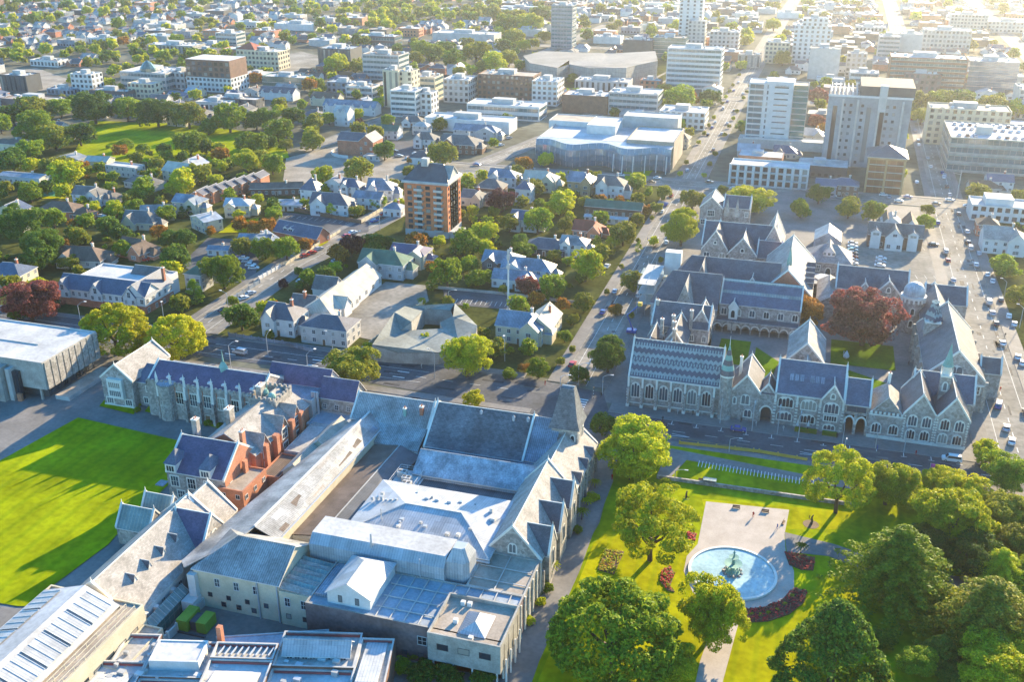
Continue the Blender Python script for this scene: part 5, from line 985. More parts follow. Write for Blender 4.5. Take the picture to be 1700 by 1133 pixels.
# red brick apartment tower
T=Th('brick_apartment_tower','nine storey orange red brick apartment tower with grey balconies and dark mansard roof','apartment tower',(P(722,375).x,P(722,375).y,0))
y0=P(712,393).y; xa,xb=px2X(673,y0,6),px2X(744,y0,6); dp=17; hh=24
T.mb('wall').box(xa,xb,y0,y0+dp,3,hh,'tower_brick'); T.mb('base').box(xa-.1,xb+.1,y0-.1,y0+dp+.1,0,3,'render_grey')
T.mb('cornice').box(xa-.8,xb+.8,y0-.8,y0+dp+.8,hh,hh+1,'render_grey')
T.gab([(xb+.4,y0+.3),(xb+.4,y0+dp),(xa-.4,y0+dp),(xa-.4,y0+.3)][1:]+[(xb+.4,y0+.3)],hh+1,hh+7,hip=(5,5),z0=hh,wm='darkgrey',rm='iron_dark')
T.gab([(xb,y0+3),(xb,y0+dp-3),(xb-8,y0+dp-3),(xb-8,y0+3)][1:]+[(xb,y0+3)],hh+2,hh+6.5,wm='offwhite',rm='slate_pale')
for f in range(8):
    z=3.4+f*2.58; w0=(xb-xa)
    for c,kk in ((.13,0),(.35,1),(.55,0),(.8,1)):
        x=xa+w0*c; T.win((x-1.6,y0),(x+1.6,y0),z,1,1.9,1.5,'dark',.1)
        if kk:
            b=T.one('balcony'); b.box(x-2,x+2,y0-1.5,y0,z-.6,z-.4,'offwhite'); b.box(x-2,x+2,y0-1.5,y0-1.42,z-.4,z+.5,'steel'); b.box(x-2,x-1.92,y0-1.5,y0,z-.4,z+.5,'steel'); b.box(x+1.92,x+2,y0-1.5,y0,z-.4,z+.5,'steel')
    T.win((xb,y0),(xb,y0+dp),z,5,1,1.4,'dark',1.2)
T.mb('lift_overrun').box(xa+6,xa+9,y0+6,y0+9,hh+6,hh+9.5,'render_grey'); T.mb('podium').box(xb,xb+5,y0+1,y0+9,0,3,'offwhite'); T.done(); occ(xa-3,xb+6,y0-3,y0+dp)
# office blocks
O=[(118,153,155,122,13,'punch','white','flat_white','white windowed cube beside the long grey block beyond the park trees'),
(200,275,148,119,30,'band','render_grey','flat_white','long grey curved block with a small glass cupola beyond the park trees'),
(278,306,147,119,16,'punch','render_grey','flat_dark','plain grey block just left of the white hotel with brown top'),
(212,252,163,138,14,'punch','cream','flat_roof','cream and glass corner office in front of the long grey curved block'),
(0,44,152,124,16,'strip','darkgrey','flat_white','black building with a pale mural at the left edge beyond the park'),
(78,117,157,147,12,'punch','iron_blue','flat_blue','low pale blue roofed workshop left of the white windowed cube'),
(148,210,165,150,12,'band','darkgrey','flat_tan','dark low glazed block in front of the white windowed cube'),
(0,90,180,165,18,'none','purple_wall','flat_tan','long low block with an orange tan roof at the left edge above the park trees'),
(50,96,110,99,14,'punch','white','slate','white bungalow office with dark hip roof beyond the gravel lot'),
(245,320,88,74,22,'strip','concrete','flat_white','long low hall with arched white piers far beyond the park'),
(325,362,82,73,20,'none','iron_blue','flat_blue','bright blue low warehouse far beyond the park'),
(358,392,74,54,18,'band','offwhite','flat_white','glazed white office slab behind the blue warehouse'),
(393,462,115,84,20,'punch','cream','flat_roof','cream seven storey hotel with a red tiled pyramid roof'),
(146,190,72,62,14,'punch','white','flat_white','long white two storey block far among trees at upper left'),
(345,425,180,163,12,'punch','darkgrey','flat_roof','dark terrace of boxy town houses behind the park trees'),(325,376,184,169,12,'punch','offwhite','flat_white','pale flat roofed house row right behind the park trees'),
(528,582,115,80,24,'strip','darkgrey','flat_blue','dark angular church hall with a pale sloping roof'),
(602,662,132,90,22,'band','render_grey','iron_brown','dark five storey office with red brown roof top beside the river trees'),
(435,505,146,127,16,'glass','glass_teal','flat_white','low green glass office behind the pale town house row'),
(636,662,178,116,14,'strip','cream','flat_tan','slim beige tower with tall dark window strips'),(662,684,178,118,15,'punch','cream','flat_tan','beige stair half joined to the slim beige tower'),
(684,722,166,127,18,'band','cream','flat_tan','stepped beige office right of the slim beige tower'),
(648,690,194,150,17,'band','white','flat_white','bright white six storey apartment block with balconies'),(690,716,192,154,14,'punch','white','flat_white','white windowed wing beside the bright white apartment block'),
(736,778,170,131,20,'punch','offwhite','flat_white','pale square office with scattered slit windows'),(793,885,168,124,22,'punch','brown_brick','flat_tan','wide brown brick office with rows of small windows'),
(883,925,175,134,20,'punch','white','flat_white','white office stepping down beside the wide brown brick office'),
(775,895,198,174,20,'band','white','flat_white','long white retail block with square dark shopfronts'),(705,845,219,198,18,'none','white','flat_white','sprawling low white shop roofs above the villa street'),
(543,590,154,136,13,'punch','iron_blue','flat_blue','blue gabled warehouse behind the town house terrace'),(574,618,162,143,14,'band','white','flat_tan','white framed office behind the blue dormered terrace'),
(590,655,76,59,20,'band','darkgrey','flat_white','dark low office in front of the far suburb trees'),(718,820,70,55,25,'none','offwhite','flat_white','very wide low pale hall behind the river trees'),(455,520,50,39,25,'none','white','flat_white','far white warehouse with a blue stripe'),
(915,950,80,8,18,'band','iron_blue','flat_blue','tall blue glass office tower standing alone on the skyline','office_tower'),
(1034,1082,95,66,20,'none','darkgrey','flat_dark','dark angular hall behind the faceted convention centre'),(1084,1138,95,62,22,'glass','glass_teal','flat_dark','green glazed concert hall between the dark hall and the striped hotel'),
(1107,1197,147,80,18,'band','white','flat_white','wide white hotel slab striped with dark window bands','hotel_slab'),
(1128,1166,80,-14,14,'punch','white','flat_white','tallest white tower at the top of the boulevard','office_tower'),(1142,1170,84,34,14,'punch','offwhite','flat_white','pale tower in front of the tallest white tower','office_tower'),
(1178,1226,86,52,20,'punch','offwhite','flat_roof','pinkish broad office right of the two pale towers'),
(954,1042,157,134,20,'strip','render_grey','flat_roof','grey building with vertical window strips and curved roof behind the gallery'),(1062,1096,149,133,12,'punch','brick','flat_white','small red building at the foot of the striped hotel'),
(933,1008,188,158,22,'none','brown_brick','flat_white','blank brown walled block behind the art gallery'),(1010,1092,192,154,22,'band','render_grey','flat_white','grey office with central glazing behind the art gallery'),
(1094,1170,214,185,22,'punch','white','flat_white','white two storey corner block right of the art gallery'),
(1317,1378,106,42,18,'punch','white','flat_white','white ten storey office with a smaller top storey','office_tower'),(1330,1372,106,30,14,'punch','white','flat_white','white roof storey behind the ten storey office','office_tower'),
(1343,1394,132,80,16,'none','offwhite','flat_dark','blank pale tower block with two thin flues'),(1405,1438,127,88,14,'punch','offwhite','flat_roof','narrow pale block with a red sign on its wall'),
(1410,1458,146,120,16,'band','white','flat_white','terraced white block with stepped roofs below the narrow pale block'),(1458,1494,102,60,20,'band','render_grey','flat_roof','grey braced office block on the far right of the centre'),
(1494,1530,100,56,20,'none','offwhite','flat_roof','plain pale block beside the grey braced office'),(1532,1612,86,50,24,'punch','offwhite','flat_white','group of hazy pale blocks under the glare'),
(1476,1604,158,96,26,'band','brown_brick','flat_white','large brown grey court building with pale stair shafts'),(1608,1690,152,102,26,'glass','glass_blue','flat_white','glazed court building in the glare at the right edge'),
(1500,1562,160,122,14,'punch','purple_wall','flat_roof','smaller brown block in front of the court building'),(1578,1640,52,24,20,'punch','offwhite','flat_roof','hazy tan office slab near the top right corner'),(1640,1720,54,36,24,'punch','offwhite','flat_roof','long hazy pale slab at the top right edge'),
(1355,1402,144,130,12,'band','white','flat_white','low white framed building behind the grey hospital block'),(1540,1676,243,182,20,'punch','cream','flat_tan','cream office with a grid of openings behind the parking building'),
(1225,1262,112,90,14,'strip','stone','slate','stone church with steep roofs near the far boulevard'),(1270,1310,105,70,16,'punch','cream','flat_roof','old ornate cream block left of the white ten storey office'),
(1420,1470,60,44,18,'punch','offwhite','flat_white','small hazy white block left of the far avenue'),(1180,1225,40,30,16,'none','offwhite','flat_white','low pale far roof beyond the white tower'),(1060,1100,50,42,20,'none','cream','flat_tan','far tan roofed block left of the two towers'),
(985,1030,72,60,18,'none','white','flat_white','white halls between the blue tower and the dark hall'),(845,900,60,48,18,'none','offwhite','flat_white','far low white hall left of the blue tower'),(1290,1330,30,20,20,'none','white','flat_white','hazy low roof right of the tallest white tower'),
(240,290,50,40,22,'none','offwhite','flat_white','far pale store roof at the upper left'),(420,455,62,50,16,'none','brick','flat_roof','far brick red hall among trees'),(1690,1790,200,150,26,'punch','offwhite','flat_roof','office partly cut by the right edge')]
for o_ in O:
    nm=o_[9] if len(o_)>9 else 'office_building'; T,bx=office(*o_[:5],kind=o_[5],wk=o_[6],rk=o_[7],label=o_[8],name=nm,cat='office block' if 'office' in nm else 'hotel')
    if 'red tiled pyramid' in o_[8]:
        T=Th('pyramid_roof','red tiled pyramid roof on the left corner of the cream seven storey hotel','roof',(bx[0]+9,bx[2]+9,bx[4])); T.gab(W(bx[0],bx[0]+18,bx[2],bx[2]+18),bx[4]+1,bx[4]+6,hip=(8.9,8.9),z0=bx[4],wm='cream',rm='iron_red'); T.done()
    if 'cupola' in o_[8]:
        T=Th('glass_cupola','small pale green glass cupola on the long grey curved block','cupola',((bx[0]+bx[1])/2,bx[2]+8,bx[4])); T.mb('dome').lathe([(6,bx[4]-1),(6,bx[4]+2),(3,bx[4]+6),(0,bx[4]+8)],'glass_teal',10,(bx[0]+bx[1])/2,bx[2]+8); T.done()
# two-tone hotel
T,bx=office(310,384,152,128,26,'punch','white','flat_roof','hotel with white lower floors full of tiny windows and brown glazed upper floors','hotel','hotel',fl=3,plant=0)
T.mb('upper_wall').box(bx[0]+.6,bx[1]-.3,bx[2]+.6,bx[3]-.6,bx[4]-.6,bx[4]+13,'brown_brick','flat_white')
for i in range(3): T.win((bx[0]+.6,bx[2]+.6),(bx[1]-.3,bx[2]+.6),bx[4]+1+i*4,8,2.6,2.4,'dark')
T.done()
# red brick gabled block by the square
c=P(588,232,8); T=Th('brick_flats','red brick flats with dark pitched roofs inside a curved white wall beside the square','apartment block',(c.x,c.y,0)); q=RQ(c.x,c.y,16,11,0)
T.gab(q,9,12.5,wm='brick',rm='slate',wins=[(1,2,1.1,1.5,5,'plain')]); T.gab(rot(RQ(c.x+10,c.y+1,9,14,0),1),9,12.5,wm='brick',rm='slate',wins=[(3,2,1.2,1.5,1.2,'plain'),(3,2,1.2,1.5,4.2,'plain'),(3,1,1.2,1.5,7.2,'plain'),(0,3,1.2,1.5,3,'plain')])
for i in range(9): a=R(150+i*14); a2=R(164+i*14); T.mb('garden_wall').prism([(c.x+14*math.cos(a),c.y+14*math.sin(a)*.9),(c.x+14*math.cos(a2),c.y+14*math.sin(a2)*.9),(c.x+13.6*math.cos(a2),c.y+13.6*math.sin(a2)*.9),(c.x+13.6*math.cos(a),c.y+13.6*math.sin(a)*.9)],0,1.8,'white')
T.done(); occ(c.x-14,c.x+15,c.y-13,c.y+10)
# terrace with blue dormer roofs, striped terrace
for (xa,xb,yb,yt,wk,rk,lab) in ((536,622,190,175,'white','iron_blue','long white terrace under a blue roof with a row of small dormers'),(430,486,166,152,'white','slate','terrace with dark striped roof running towards the dark church hall'),(555,577,209,183,'white','flat_roof','narrow white three storey house with red balcony lines'),(515,560,176,164,'cream','tile_brown','brown roofed house row next to the blue dormered terrace')):
    Y=P((xa+xb)/2,yb).y; X0,X1=px2X(xa,Y,4),px2X(xb,Y,4); h=5.5 if yb-yt<20 else 9; T=Th('terrace_row',lab,'terrace',((X0+X1)/2,Y,0)); n=max(2,int((X1-X0)/6)); T.gab(W(X0,X1,Y,Y+11),h,h+3.5,wm=wk,rm=rk,wins=[(0,n,1.4,1.5,1.2,'plain'),(0,n,1.2,1.4,4,'plain')])
    for i in range(n):
        x=X0+3+(X1-X0-6)*i/(n-1); T.gab([(x+1.4,Y-.2),(x+1.4,Y+4),(x-1.4,Y+4),(x-1.4,Y-.2)],h,h+1.8,wm=wk,rm=rk,oh=.15)
    T.done()
# faceted convention centre
T=Th('convention_centre','vast low faceted grey convention centre with folded stone coloured walls and roofs','convention centre',(P(980,110).x,P(980,110).y,0))
F_=[[(868,92,11),(900,84,10),(1010,88,10),(1000,104,12),(945,99,12)],[(868,92,11),(945,99,12),(925,112,13),(880,104,13)],[(945,99,12),(1000,104,12),(1055,108,16),(1040,112,17),(980,112,14),(945,106,13)],[(1000,104,12),(1010,88,10),(1088,84,14),(1092,100,16),(1055,108,16)]]
for f in F_: T.poly([p3(*v) for v in f],'fold_roof')
T.skirt([p3(*v) for v in ((868,92,11),(880,104,13),(925,112,13),(945,106,13),(980,112,14),(1040,112,17),(1055,108,16),(1092,100,16),(1088,84,14),(1010,88,10),(900,84,10),(868,92,11))],'fac'); T.done()
for px in range(870,1095,12):
    for py in (98,110,125,140): c=P(px,py); occ(c.x-8,c.x+8,c.y-8,c.y+8)
# art gallery with curved glass front
T=Th('art_gallery','art gallery with wavy blue glass front and broad white roofs on the boulevard','art gallery',(P(1010,250).x,P(1010,250).y,0))
y0=P(1010,282).y; X=lambda px,z=6:px2X(px,y0,z); xa,xb=X(884),X(1112)
T.flat(W(xa,X(1030),y0+14,y0+62),13,wm='render_grey',rm='flat_white',par=1); T.flat(W(X(1032),xb,y0+12,y0+50),15,wm='flat_tan',rm='flat_white',par=.8); T.flat(W(X(950),X(1000),y0+34,y0+60),17,z0=12,wm='white',rm='flat_white',par=.4); T.flat(W(xa-4,X(960),y0+50,y0+70),15,z0=10,wm='white',rm='flat_tan',par=.4); T.flat(W(X(1000),X(1098),y0+56,y0+72),19,wm='render_grey',rm='flat_white',par=.6)
wpts=[]; n=40
for i in range(n+1):
    t=i/n; wpts.append((xa+(xb-xa)*t, y0+6+4.5*math.sin(t*15+.5)-4*t))
for (a_,c_) in zip(wpts,wpts[1:]):
    bulge=lambda z:1.6*math.sin(z/13*3.14); 
    for k in range(4):
        z0,z1=k*3.2,(k+1)*3.2; T.mb('glass_wall').face([(a_[0],a_[1]-bulge(z0),z0),(c_[0],c_[1]-bulge(z0),z0),(c_[0],c_[1]-bulge(z1),z1),(a_[0],a_[1]-bulge(z1),z1)],'glass_blue')
    T.mb('glass_roof').face([(a_[0],a_[1],12.8),(c_[0],c_[1],12.8),(c_[0],y0+14,12.9),(a_[0],y0+14,12.9)],'iron_white')
T.mb('canopy').tube([(x,y-.4,5.2+.0*x) for x,y in wpts[22:]],.45,.45,'white',6)
for i in range(24,41,3): x,y=wpts[i]; T.one('column').tube([(x,y-5,0),(x,y-4,9.5)],.3,.25,'white',6)
for i in range(0,41,2): x,y=wpts[i]; T.one('mullion').tube([(x,y-.2,0),(x,y-1.8,6.4),(x,y-.2,12.8)],.1,.1,'steel',4)
T.done(); occ(xa-6,xb+4,y0-8,y0+72)
# tower with white flank and teal glass, its podium
Y=P(1285,242).y; T=Th('white_flank_tower','slim white flanked tower with teal glazed sides and a dark cursive sign','tower',(px2X(1285,Y),Y+8,0)); a_,b_,c_,d_=[px2X(v,Y,20) for v in (1240,1268,1313,1338)]
h=37; T.mb('wall').box(b_,c_,Y-1,Y+14,0,h+1.2,'white'); T.flat(W(a_,b_-.03,Y,Y+16),h,wm='white',rm='flat_white'); T.flat(W(c_+.03,d_,Y+1,Y+17),h-1,wm='offwhite',rm='flat_tan')
for i in range(10): 
    z=3+i*3.4; T.win((a_,Y),(b_-.6,Y),z,1,b_-a_-2,2.4,'band'); T.mb('glazing').face([(c_+.3,Y+.9,z),(d_-.2,Y+.9,z),(d_-.2,Y+.9,z+2.7),(c_+.3,Y+.9,z+2.7)],'glass_sea'); T.mb('glazing').face([(d_+.06,Y+1.4,z),(d_+.06,Y+16,z),(d_+.06,Y+16,z+2.7),(d_+.06,Y+1.4,z+2.7)],'glass_sea'); T.win((b_+3,Y-1),(c_-.5,Y-1),z+1,1,(c_-b_)*.5,.5,'dark',.2)
    T.win((b_,Y-1),(b_+2.4,Y-1),z+.5,1,.7,2,'dark',.1)
sg=T.mb('sign'); 
for i in range(11): x=b_+5+i*.75; sg.tube([(x,Y-1.1,h-1.6),(x+.3,Y-1.12,h-.9+.3*(i%3)),(x+.45,Y-1.1,h-1.7),(x+.75,Y-1.1,h-1.5)],.09,.09,'darkgrey',4)
T.flat(W(a_-3,d_+14,Y-9,Y+2.4),5.5,wm='offwhite',rm='flat_roof'); T.mb('base').box(a_,d_,Y-9.5,Y-9.1,5.4,6.3,'white'); T.done(); occ(a_-6,d_+14,Y-9,Y+18)
# white apartments
T,bx=office(1212,1342,310,276,14,'none','white','flat_white','row of bright white three storey apartments with balconies and round holes in the piers','apartment_row','apartment block',plant=0)
n=10; w_=(bx[1]-bx[0])/n
for i in range(n):
    T.one('pier').box(bx[0]+i*w_-.5,bx[0]+i*w_+.5,bx[2]-1.8,bx[2],0,bx[4]+.5,'white')
    for f in range(3): z=.6+f*bx[4]/3; T.win((bx[0]+i*w_+.5,bx[2]),(bx[0]+(i+1)*w_-.5,bx[2]),z,1,w_*.55,2.3,'dark',.1); T.mb('balcony').box(bx[0]+i*w_+.5,bx[0]+(i+1)*w_-.5,bx[2]-1.5,bx[2],z-.6,z-.4,'white')
T.done()
# big grey hospital-like block
T,bx=office(1371,1508,284,160,34,'none','slab_grey','flat_roof','massive pale grey slab block with plant frames on the roof and a dark attic','slab_block','office block',y0=P(1440,278).y,plant=0)
X0,X1,Y0,Y1,h=bx
for f in range(9):
    z=2+f*(h-4)/9; 
    for c in (.2,.28,.42,.72,.8): x=X0+(X1-X0)*c; T.win((x-1,Y0),(x+1,Y0),z,1,1.3,1.4,'dark',.1)
    T.win((X1,Y0),(X1,Y1),z,5,1.4,1.6,'dark')
for c in (.09,.5,.66): x=X0+(X1-X0)*c; T.win((x-2,Y0),(x+2,Y0),3,1,2.2,h-9,'dark',.1)
for c in (.18,.36,.62,.9): x=X0+(X1-X0)*c; T.one('fin').box(x-.5,x+.5,Y0-1.2,Y0,0,h-2,'offwhite')
T.mb('attic').box(X0+16,X1+1,Y0+2,Y1,h-1,h+5,'darkgrey'); T.mb('stair_shaft').box(X0+26,X0+30,Y0-1,Y0+3,h-8,h+6,'offwhite')
for i in range(7): T.one('roof_frame').box(X0+1+i*2.2,X0+1.4+i*2.2,Y0+2,Y1-2,h+.2,h+1.6,'white')
T.mb('roof_edge').box(X0-.4,X1+.4,Y0-.4,Y0,h-.9,h+.2,'white'); T.done()
# orange framed glass pavilion
T,bx=office(1440,1500,322,262,18,'glass','glass_rust','flat_dark','glazed box with an orange frame, dark pyramid roof and warm lit plants inside','glass_pavilion','pavilion',plant=0)
X0,X1,Y0,Y1,h=bx
for x,y in ((X0,Y0),(X1,Y0),(X1,Y1),((X0+X1)/2,Y0)): T.one('column').box(x-.5,x+.5,y-.6,y+.4,0,h,'gold_wall')
T.mb('frame').box(X0-.8,X1+.8,Y0-.8,Y0-.1,h-1,h+.2,'gold_wall'); T.gab(W(X0-1,X1+1,Y0-1,Y1+1),h+.3,h+4.5,hip=(9,9),z0=h,wm='darkgrey',rm='iron_dark'); T.done()
# parking building
T,bx=office(1575,1740,290,232,46,'none','concrete','flat_white','open sided parking building with pale roof deck full of cars at the right edge','parking_building','parking building',plant=0)
X0,X1,Y0,Y1,h=bx; PKB=bx
for f in range(4): z=1.4+f*h/4; T.win((X0,Y0),(X1,Y0),z,1,X1-X0-1,h/4*.55,'band'); T.win((X0,Y1),(X0,Y0),z,1,Y1-Y0-1,h/4*.55,'band'); T.mb('screen').box(X0,X1,Y0-.3,Y0,z+h/4*.6,z+h/4*.6+.6,'iron_teal')
T.mb('stair_shaft').box(X0+14,X0+22,Y0+14,Y0+20,h-1,h+3.6,'offwhite'); T.done()
# white flat roofed block, right
T,bx=office(1612,1720,370,343,16,'punch','white','flat_white','white two storey stepped modern block across the sunlit street','modern_block','building',plant=0); T.mb('upper_wall').box(bx[0]+6,bx[0]+18,bx[2]+3,bx[3]-2,bx[4]-.6,bx[4]+2.6,'white','flat_white'); T.done()
# ---------------------------------------------------------------- trees
import numpy as np
def leaves(centers,n,size,seed,core=None,flat=.0,droop=0):
    """n leaf faces spread over clumps (cx,cy,cz,r) ; returns verts, faces arrays"""
    g=np.random.default_rng(seed); c=np.array(centers); w=c[:,3]**2; w=np.where(c[:,3]>.3,w*.45,w); k=g.choice(len(c),n,p=w/w.sum())
    d=g.normal(size=(n,3)); d/=np.linalg.norm(d,axis=1)[:,None]; rad=c[k,3]*(g.uniform(.72,1.08,n)); 
    cen=core if core is not None else np.array([0,0,c[:,2].mean()-.2])
    out=c[k,:3]-cen; ol=np.linalg.norm(out,axis=1)[:,None]+1e-6; dot=(d*out/ol).sum(1)
    d=np.where(((dot<-.35)&(g.random(n)<.75))[:,None],-d,d); p=c[k,:3]+d*rad[:,None]*np.array([1,1,.8])
    nrm=d*.8+g.normal(size=(n,3))*.55+np.array([0,0,flat]); nrm/=np.linalg.norm(nrm,axis=1)[:,None]
    a=np.cross(nrm,g.normal(size=(n,3))); a/=np.linalg.norm(a,axis=1)[:,None]; b=np.cross(nrm,a); s=(size*g.uniform(.45,1.6,n))[:,None]
    a[:,2]-=droop; V=np.stack([p-a*s,p+b*s*.55,p+a*s,p-b*s*.55],1).reshape(-1,3); return V
def clumps(kind,seed):
    g=random.Random(seed); C=[]
    if kind=='round':
        lob=[(g.uniform(-.45,.45),g.uniform(-.45,.45),g.uniform(.62,1.3),g.uniform(.38,.58)) for _ in range(11)]+[(0,0,1.0,.75)]
        for lx,ly,lz,lr in lob:
            for _ in range(16):
                u,v=g.uniform(0,6.28),g.uniform(-.5,1); q=math.sqrt(1-v*v) if abs(v)<1 else 0; C.append((lx+lr*q*math.cos(u)*.85,ly+lr*q*math.sin(u)*.85,lz+lr*v*.8,g.uniform(.1,.2)))
        C+=[(0,0,.95,.62),(.3,0,.85,.5),(-.3,.1,.85,.5)]
    elif kind=='globe':
        C.append((0,0,.95,.82))
        for _ in range(190):
            u,v=g.uniform(0,6.28),g.uniform(-.55,1); q=math.sqrt(1-v*v); rr=g.uniform(.78,.92); C.append((rr*q*math.cos(u),rr*q*math.sin(u),.95+rr*v*.85,g.uniform(.09,.17)))
    elif kind=='airy':
        for _ in range(85):
            u,v,rr=g.uniform(0,6.28),g.uniform(-.6,1),g.uniform(.35,1)**.6; q=math.sqrt(1-v*v); C.append((rr*q*math.cos(u),rr*q*math.sin(u),1.05+rr*v*.8,g.uniform(.1,.22)))
    elif kind=='column':
        for _ in range(70):
            t=g.random(); u=g.uniform(0,6.28); rr=(1-t**2)*.75*(.6+.4*min(1,t*5)); C.append((rr*math.cos(u),rr*math.sin(u),.4+t*4,g.uniform(.18,.32)))
    elif kind=='cone':
        C+=[(0,0,.55,.62),(0,0,.95,.48),(0,0,1.3,.3)]
        for _ in range(220):
            t=g.random()**1.3; u=g.uniform(0,6.28); rr=(1-t)**.7*.95; C.append((rr*math.cos(u),rr*math.sin(u),.25+t*1.55,g.uniform(.09,.15)))
    elif kind=='cedar':
        C+=[(0,0,.6,.5),(0,0,1.0,.4),(0,0,1.4,.25)]
        for l in range(11):
            t=l/10; L_=(1-t)**.75*1.05+.08; nb=int(13-6*t)
            for b_ in range(nb):
                u=b_*6.283/nb+l*.7+g.uniform(-.2,.2); ln=L_*g.uniform(.75,1.1)
                for j in range(2,9):
                    f=j/8; rr=ln*f; side=g.uniform(-.05,.05); C.append((rr*math.cos(u+side),rr*math.sin(u+side),.35+t*1.5+.12*f-.3*f*f*ln,.05+.07*(1-f)+.02))
    elif kind=='palm':
        for b_ in range(12):
            u=b_*.5236; 
            for j in range(1,7): f=j/6; C.append((f*.9*math.cos(u),f*.9*math.sin(u),1.5+.35*f-.6*f*f,.05+.05*(1-f)))
    return C
LODN={'hi':(30000,.028),'md':(5200,.062),'lo':(1300,.12),'xs':(190,.3)}
TV={}
def crown_mesh(kind,lod,var):
    k=(kind,lod,var)
    if k in TV: return TV[k]
    n,s=LODN[lod]
    if kind in('cedar',): n=int(n*1.3); s*=.8
    if kind=='airy': n=int(n*.6)
    if kind=='palm': n=min(n,2500); s*=.9
    V=leaves(clumps(kind,var*17+3),n,s,var+5,flat=.3 if kind=='cedar' else 0,droop=.3 if kind in('cedar','palm') else 0); nf=len(V)//4
    me=bpy.data.meshes.new('crown'); me.vertices.add(len(V)); me.vertices.foreach_set('co',V.astype(np.float32).ravel()); me.loops.add(len(V)); me.loops.foreach_set('vertex_index',np.arange(len(V),dtype=np.int32)); me.polygons.add(nf); me.polygons.foreach_set('loop_start',np.arange(0,len(V),4,dtype=np.int32)); me.polygons.foreach_set('loop_total',np.full(nf,4,dtype=np.int32)); me.update(calc_edges=True)
    me.materials.append(m('L_green')); TV[k]=me; return me
TK={}
def trunk_mesh(kind,var):
    k=(kind in('cone','cedar','column','palm'),var)
    if k in TK: return TK[k]
    g=random.Random(var); b=MB()
    if k[0]: b.tube([(0,0,0),(0.01,0,.8),(0,0,1.7)],.07,.02,'bark',7)
    else:
        b.tube([(0,0,0),(.02,.01,.3),(.0,.02,.6)],.065,.05,'bark',8)
        for i in range(6):
            u=i*1.05+g.uniform(-.3,.3); b.tube([(0,.01,.4+.04*i),(.25*math.cos(u),.25*math.sin(u),.7),(.5*math.cos(u),.5*math.sin(u),1.0+g.uniform(-.1,.2))],.045,.012,'bark',5)
    TK[k]=b.mesh('trunk'); return TK[k]
TONE={'lime':'light lime green','yellow':'golden yellow','green':'mid green','dark':'dark green','olive':'olive green','copper':'copper red','purple':'deep purple','autumn':'rust orange','teal':'blue green','red':'red'}
SHP={'round':'round','globe':'globe shaped','airy':'loose crowned','column':'columnar','cone':'dense domed','cedar':'spreading conifer','palm':'spiky palm'}
NT=[0]
def tree_at(X,Y,r,kind='round',colr='green',zs=1.,label=None,px=None,lod=None,grp='trees of the city'):
    NT[0]+=1; s=S(X,Y,r); big=r*s[2]*2/1.66
    lod=lod or ('hi' if big>42 else 'md' if big>14 else 'lo'); var=(NT[0]*7)%(3 if lod=='hi' else 4)
    nm={'cedar':'cedar_tree','cone':'domed_conifer','palm':'cabbage_palm','column':'columnar_tree'}.get(kind,'broadleaf_tree')
    size='small ' if r<3 else 'big ' if r>6.5 else ''; look=f"{size}{TONE[colr]} {SHP[kind]}"+('' if kind in('cedar','palm') else ' tree')
    o=ob(nm,None,None,(X,Y,0),rnd.uniform(0,6.28)); tag(o,label,'palm' if kind=='palm' else 'tree',grp); o.scale=(r,r,r*zs)
    c=ob('crown',crown_mesh(kind,lod,var),o,(0,0,-.2 if kind in('round','globe') else 0)); c.material_slots[0].link='OBJECT'; c.material_slots[0].material=m('L_'+colr)
    ob('trunk',trunk_mesh(kind,var%3),o)
    q=S(X,Y,r*1.1)
    if not label: OBJ.append((o,look,q[0],q[1]))
    occ(X-r*.6,X+r*.6,Y-r*.6,Y+r*.6,0); return o
def tree(px,py,wpx,kind='round',colr='green',zs=1.,label=None,**kw):
    r=4.
    for _ in range(4):
        c=P(px,py,r*zs*.78); r=wpx/2/S(c.x,c.y,r)[2]
    return tree_at(c.x,c.y,r,kind,colr,zs,label,**kw)
GT='trees of the botanic garden'
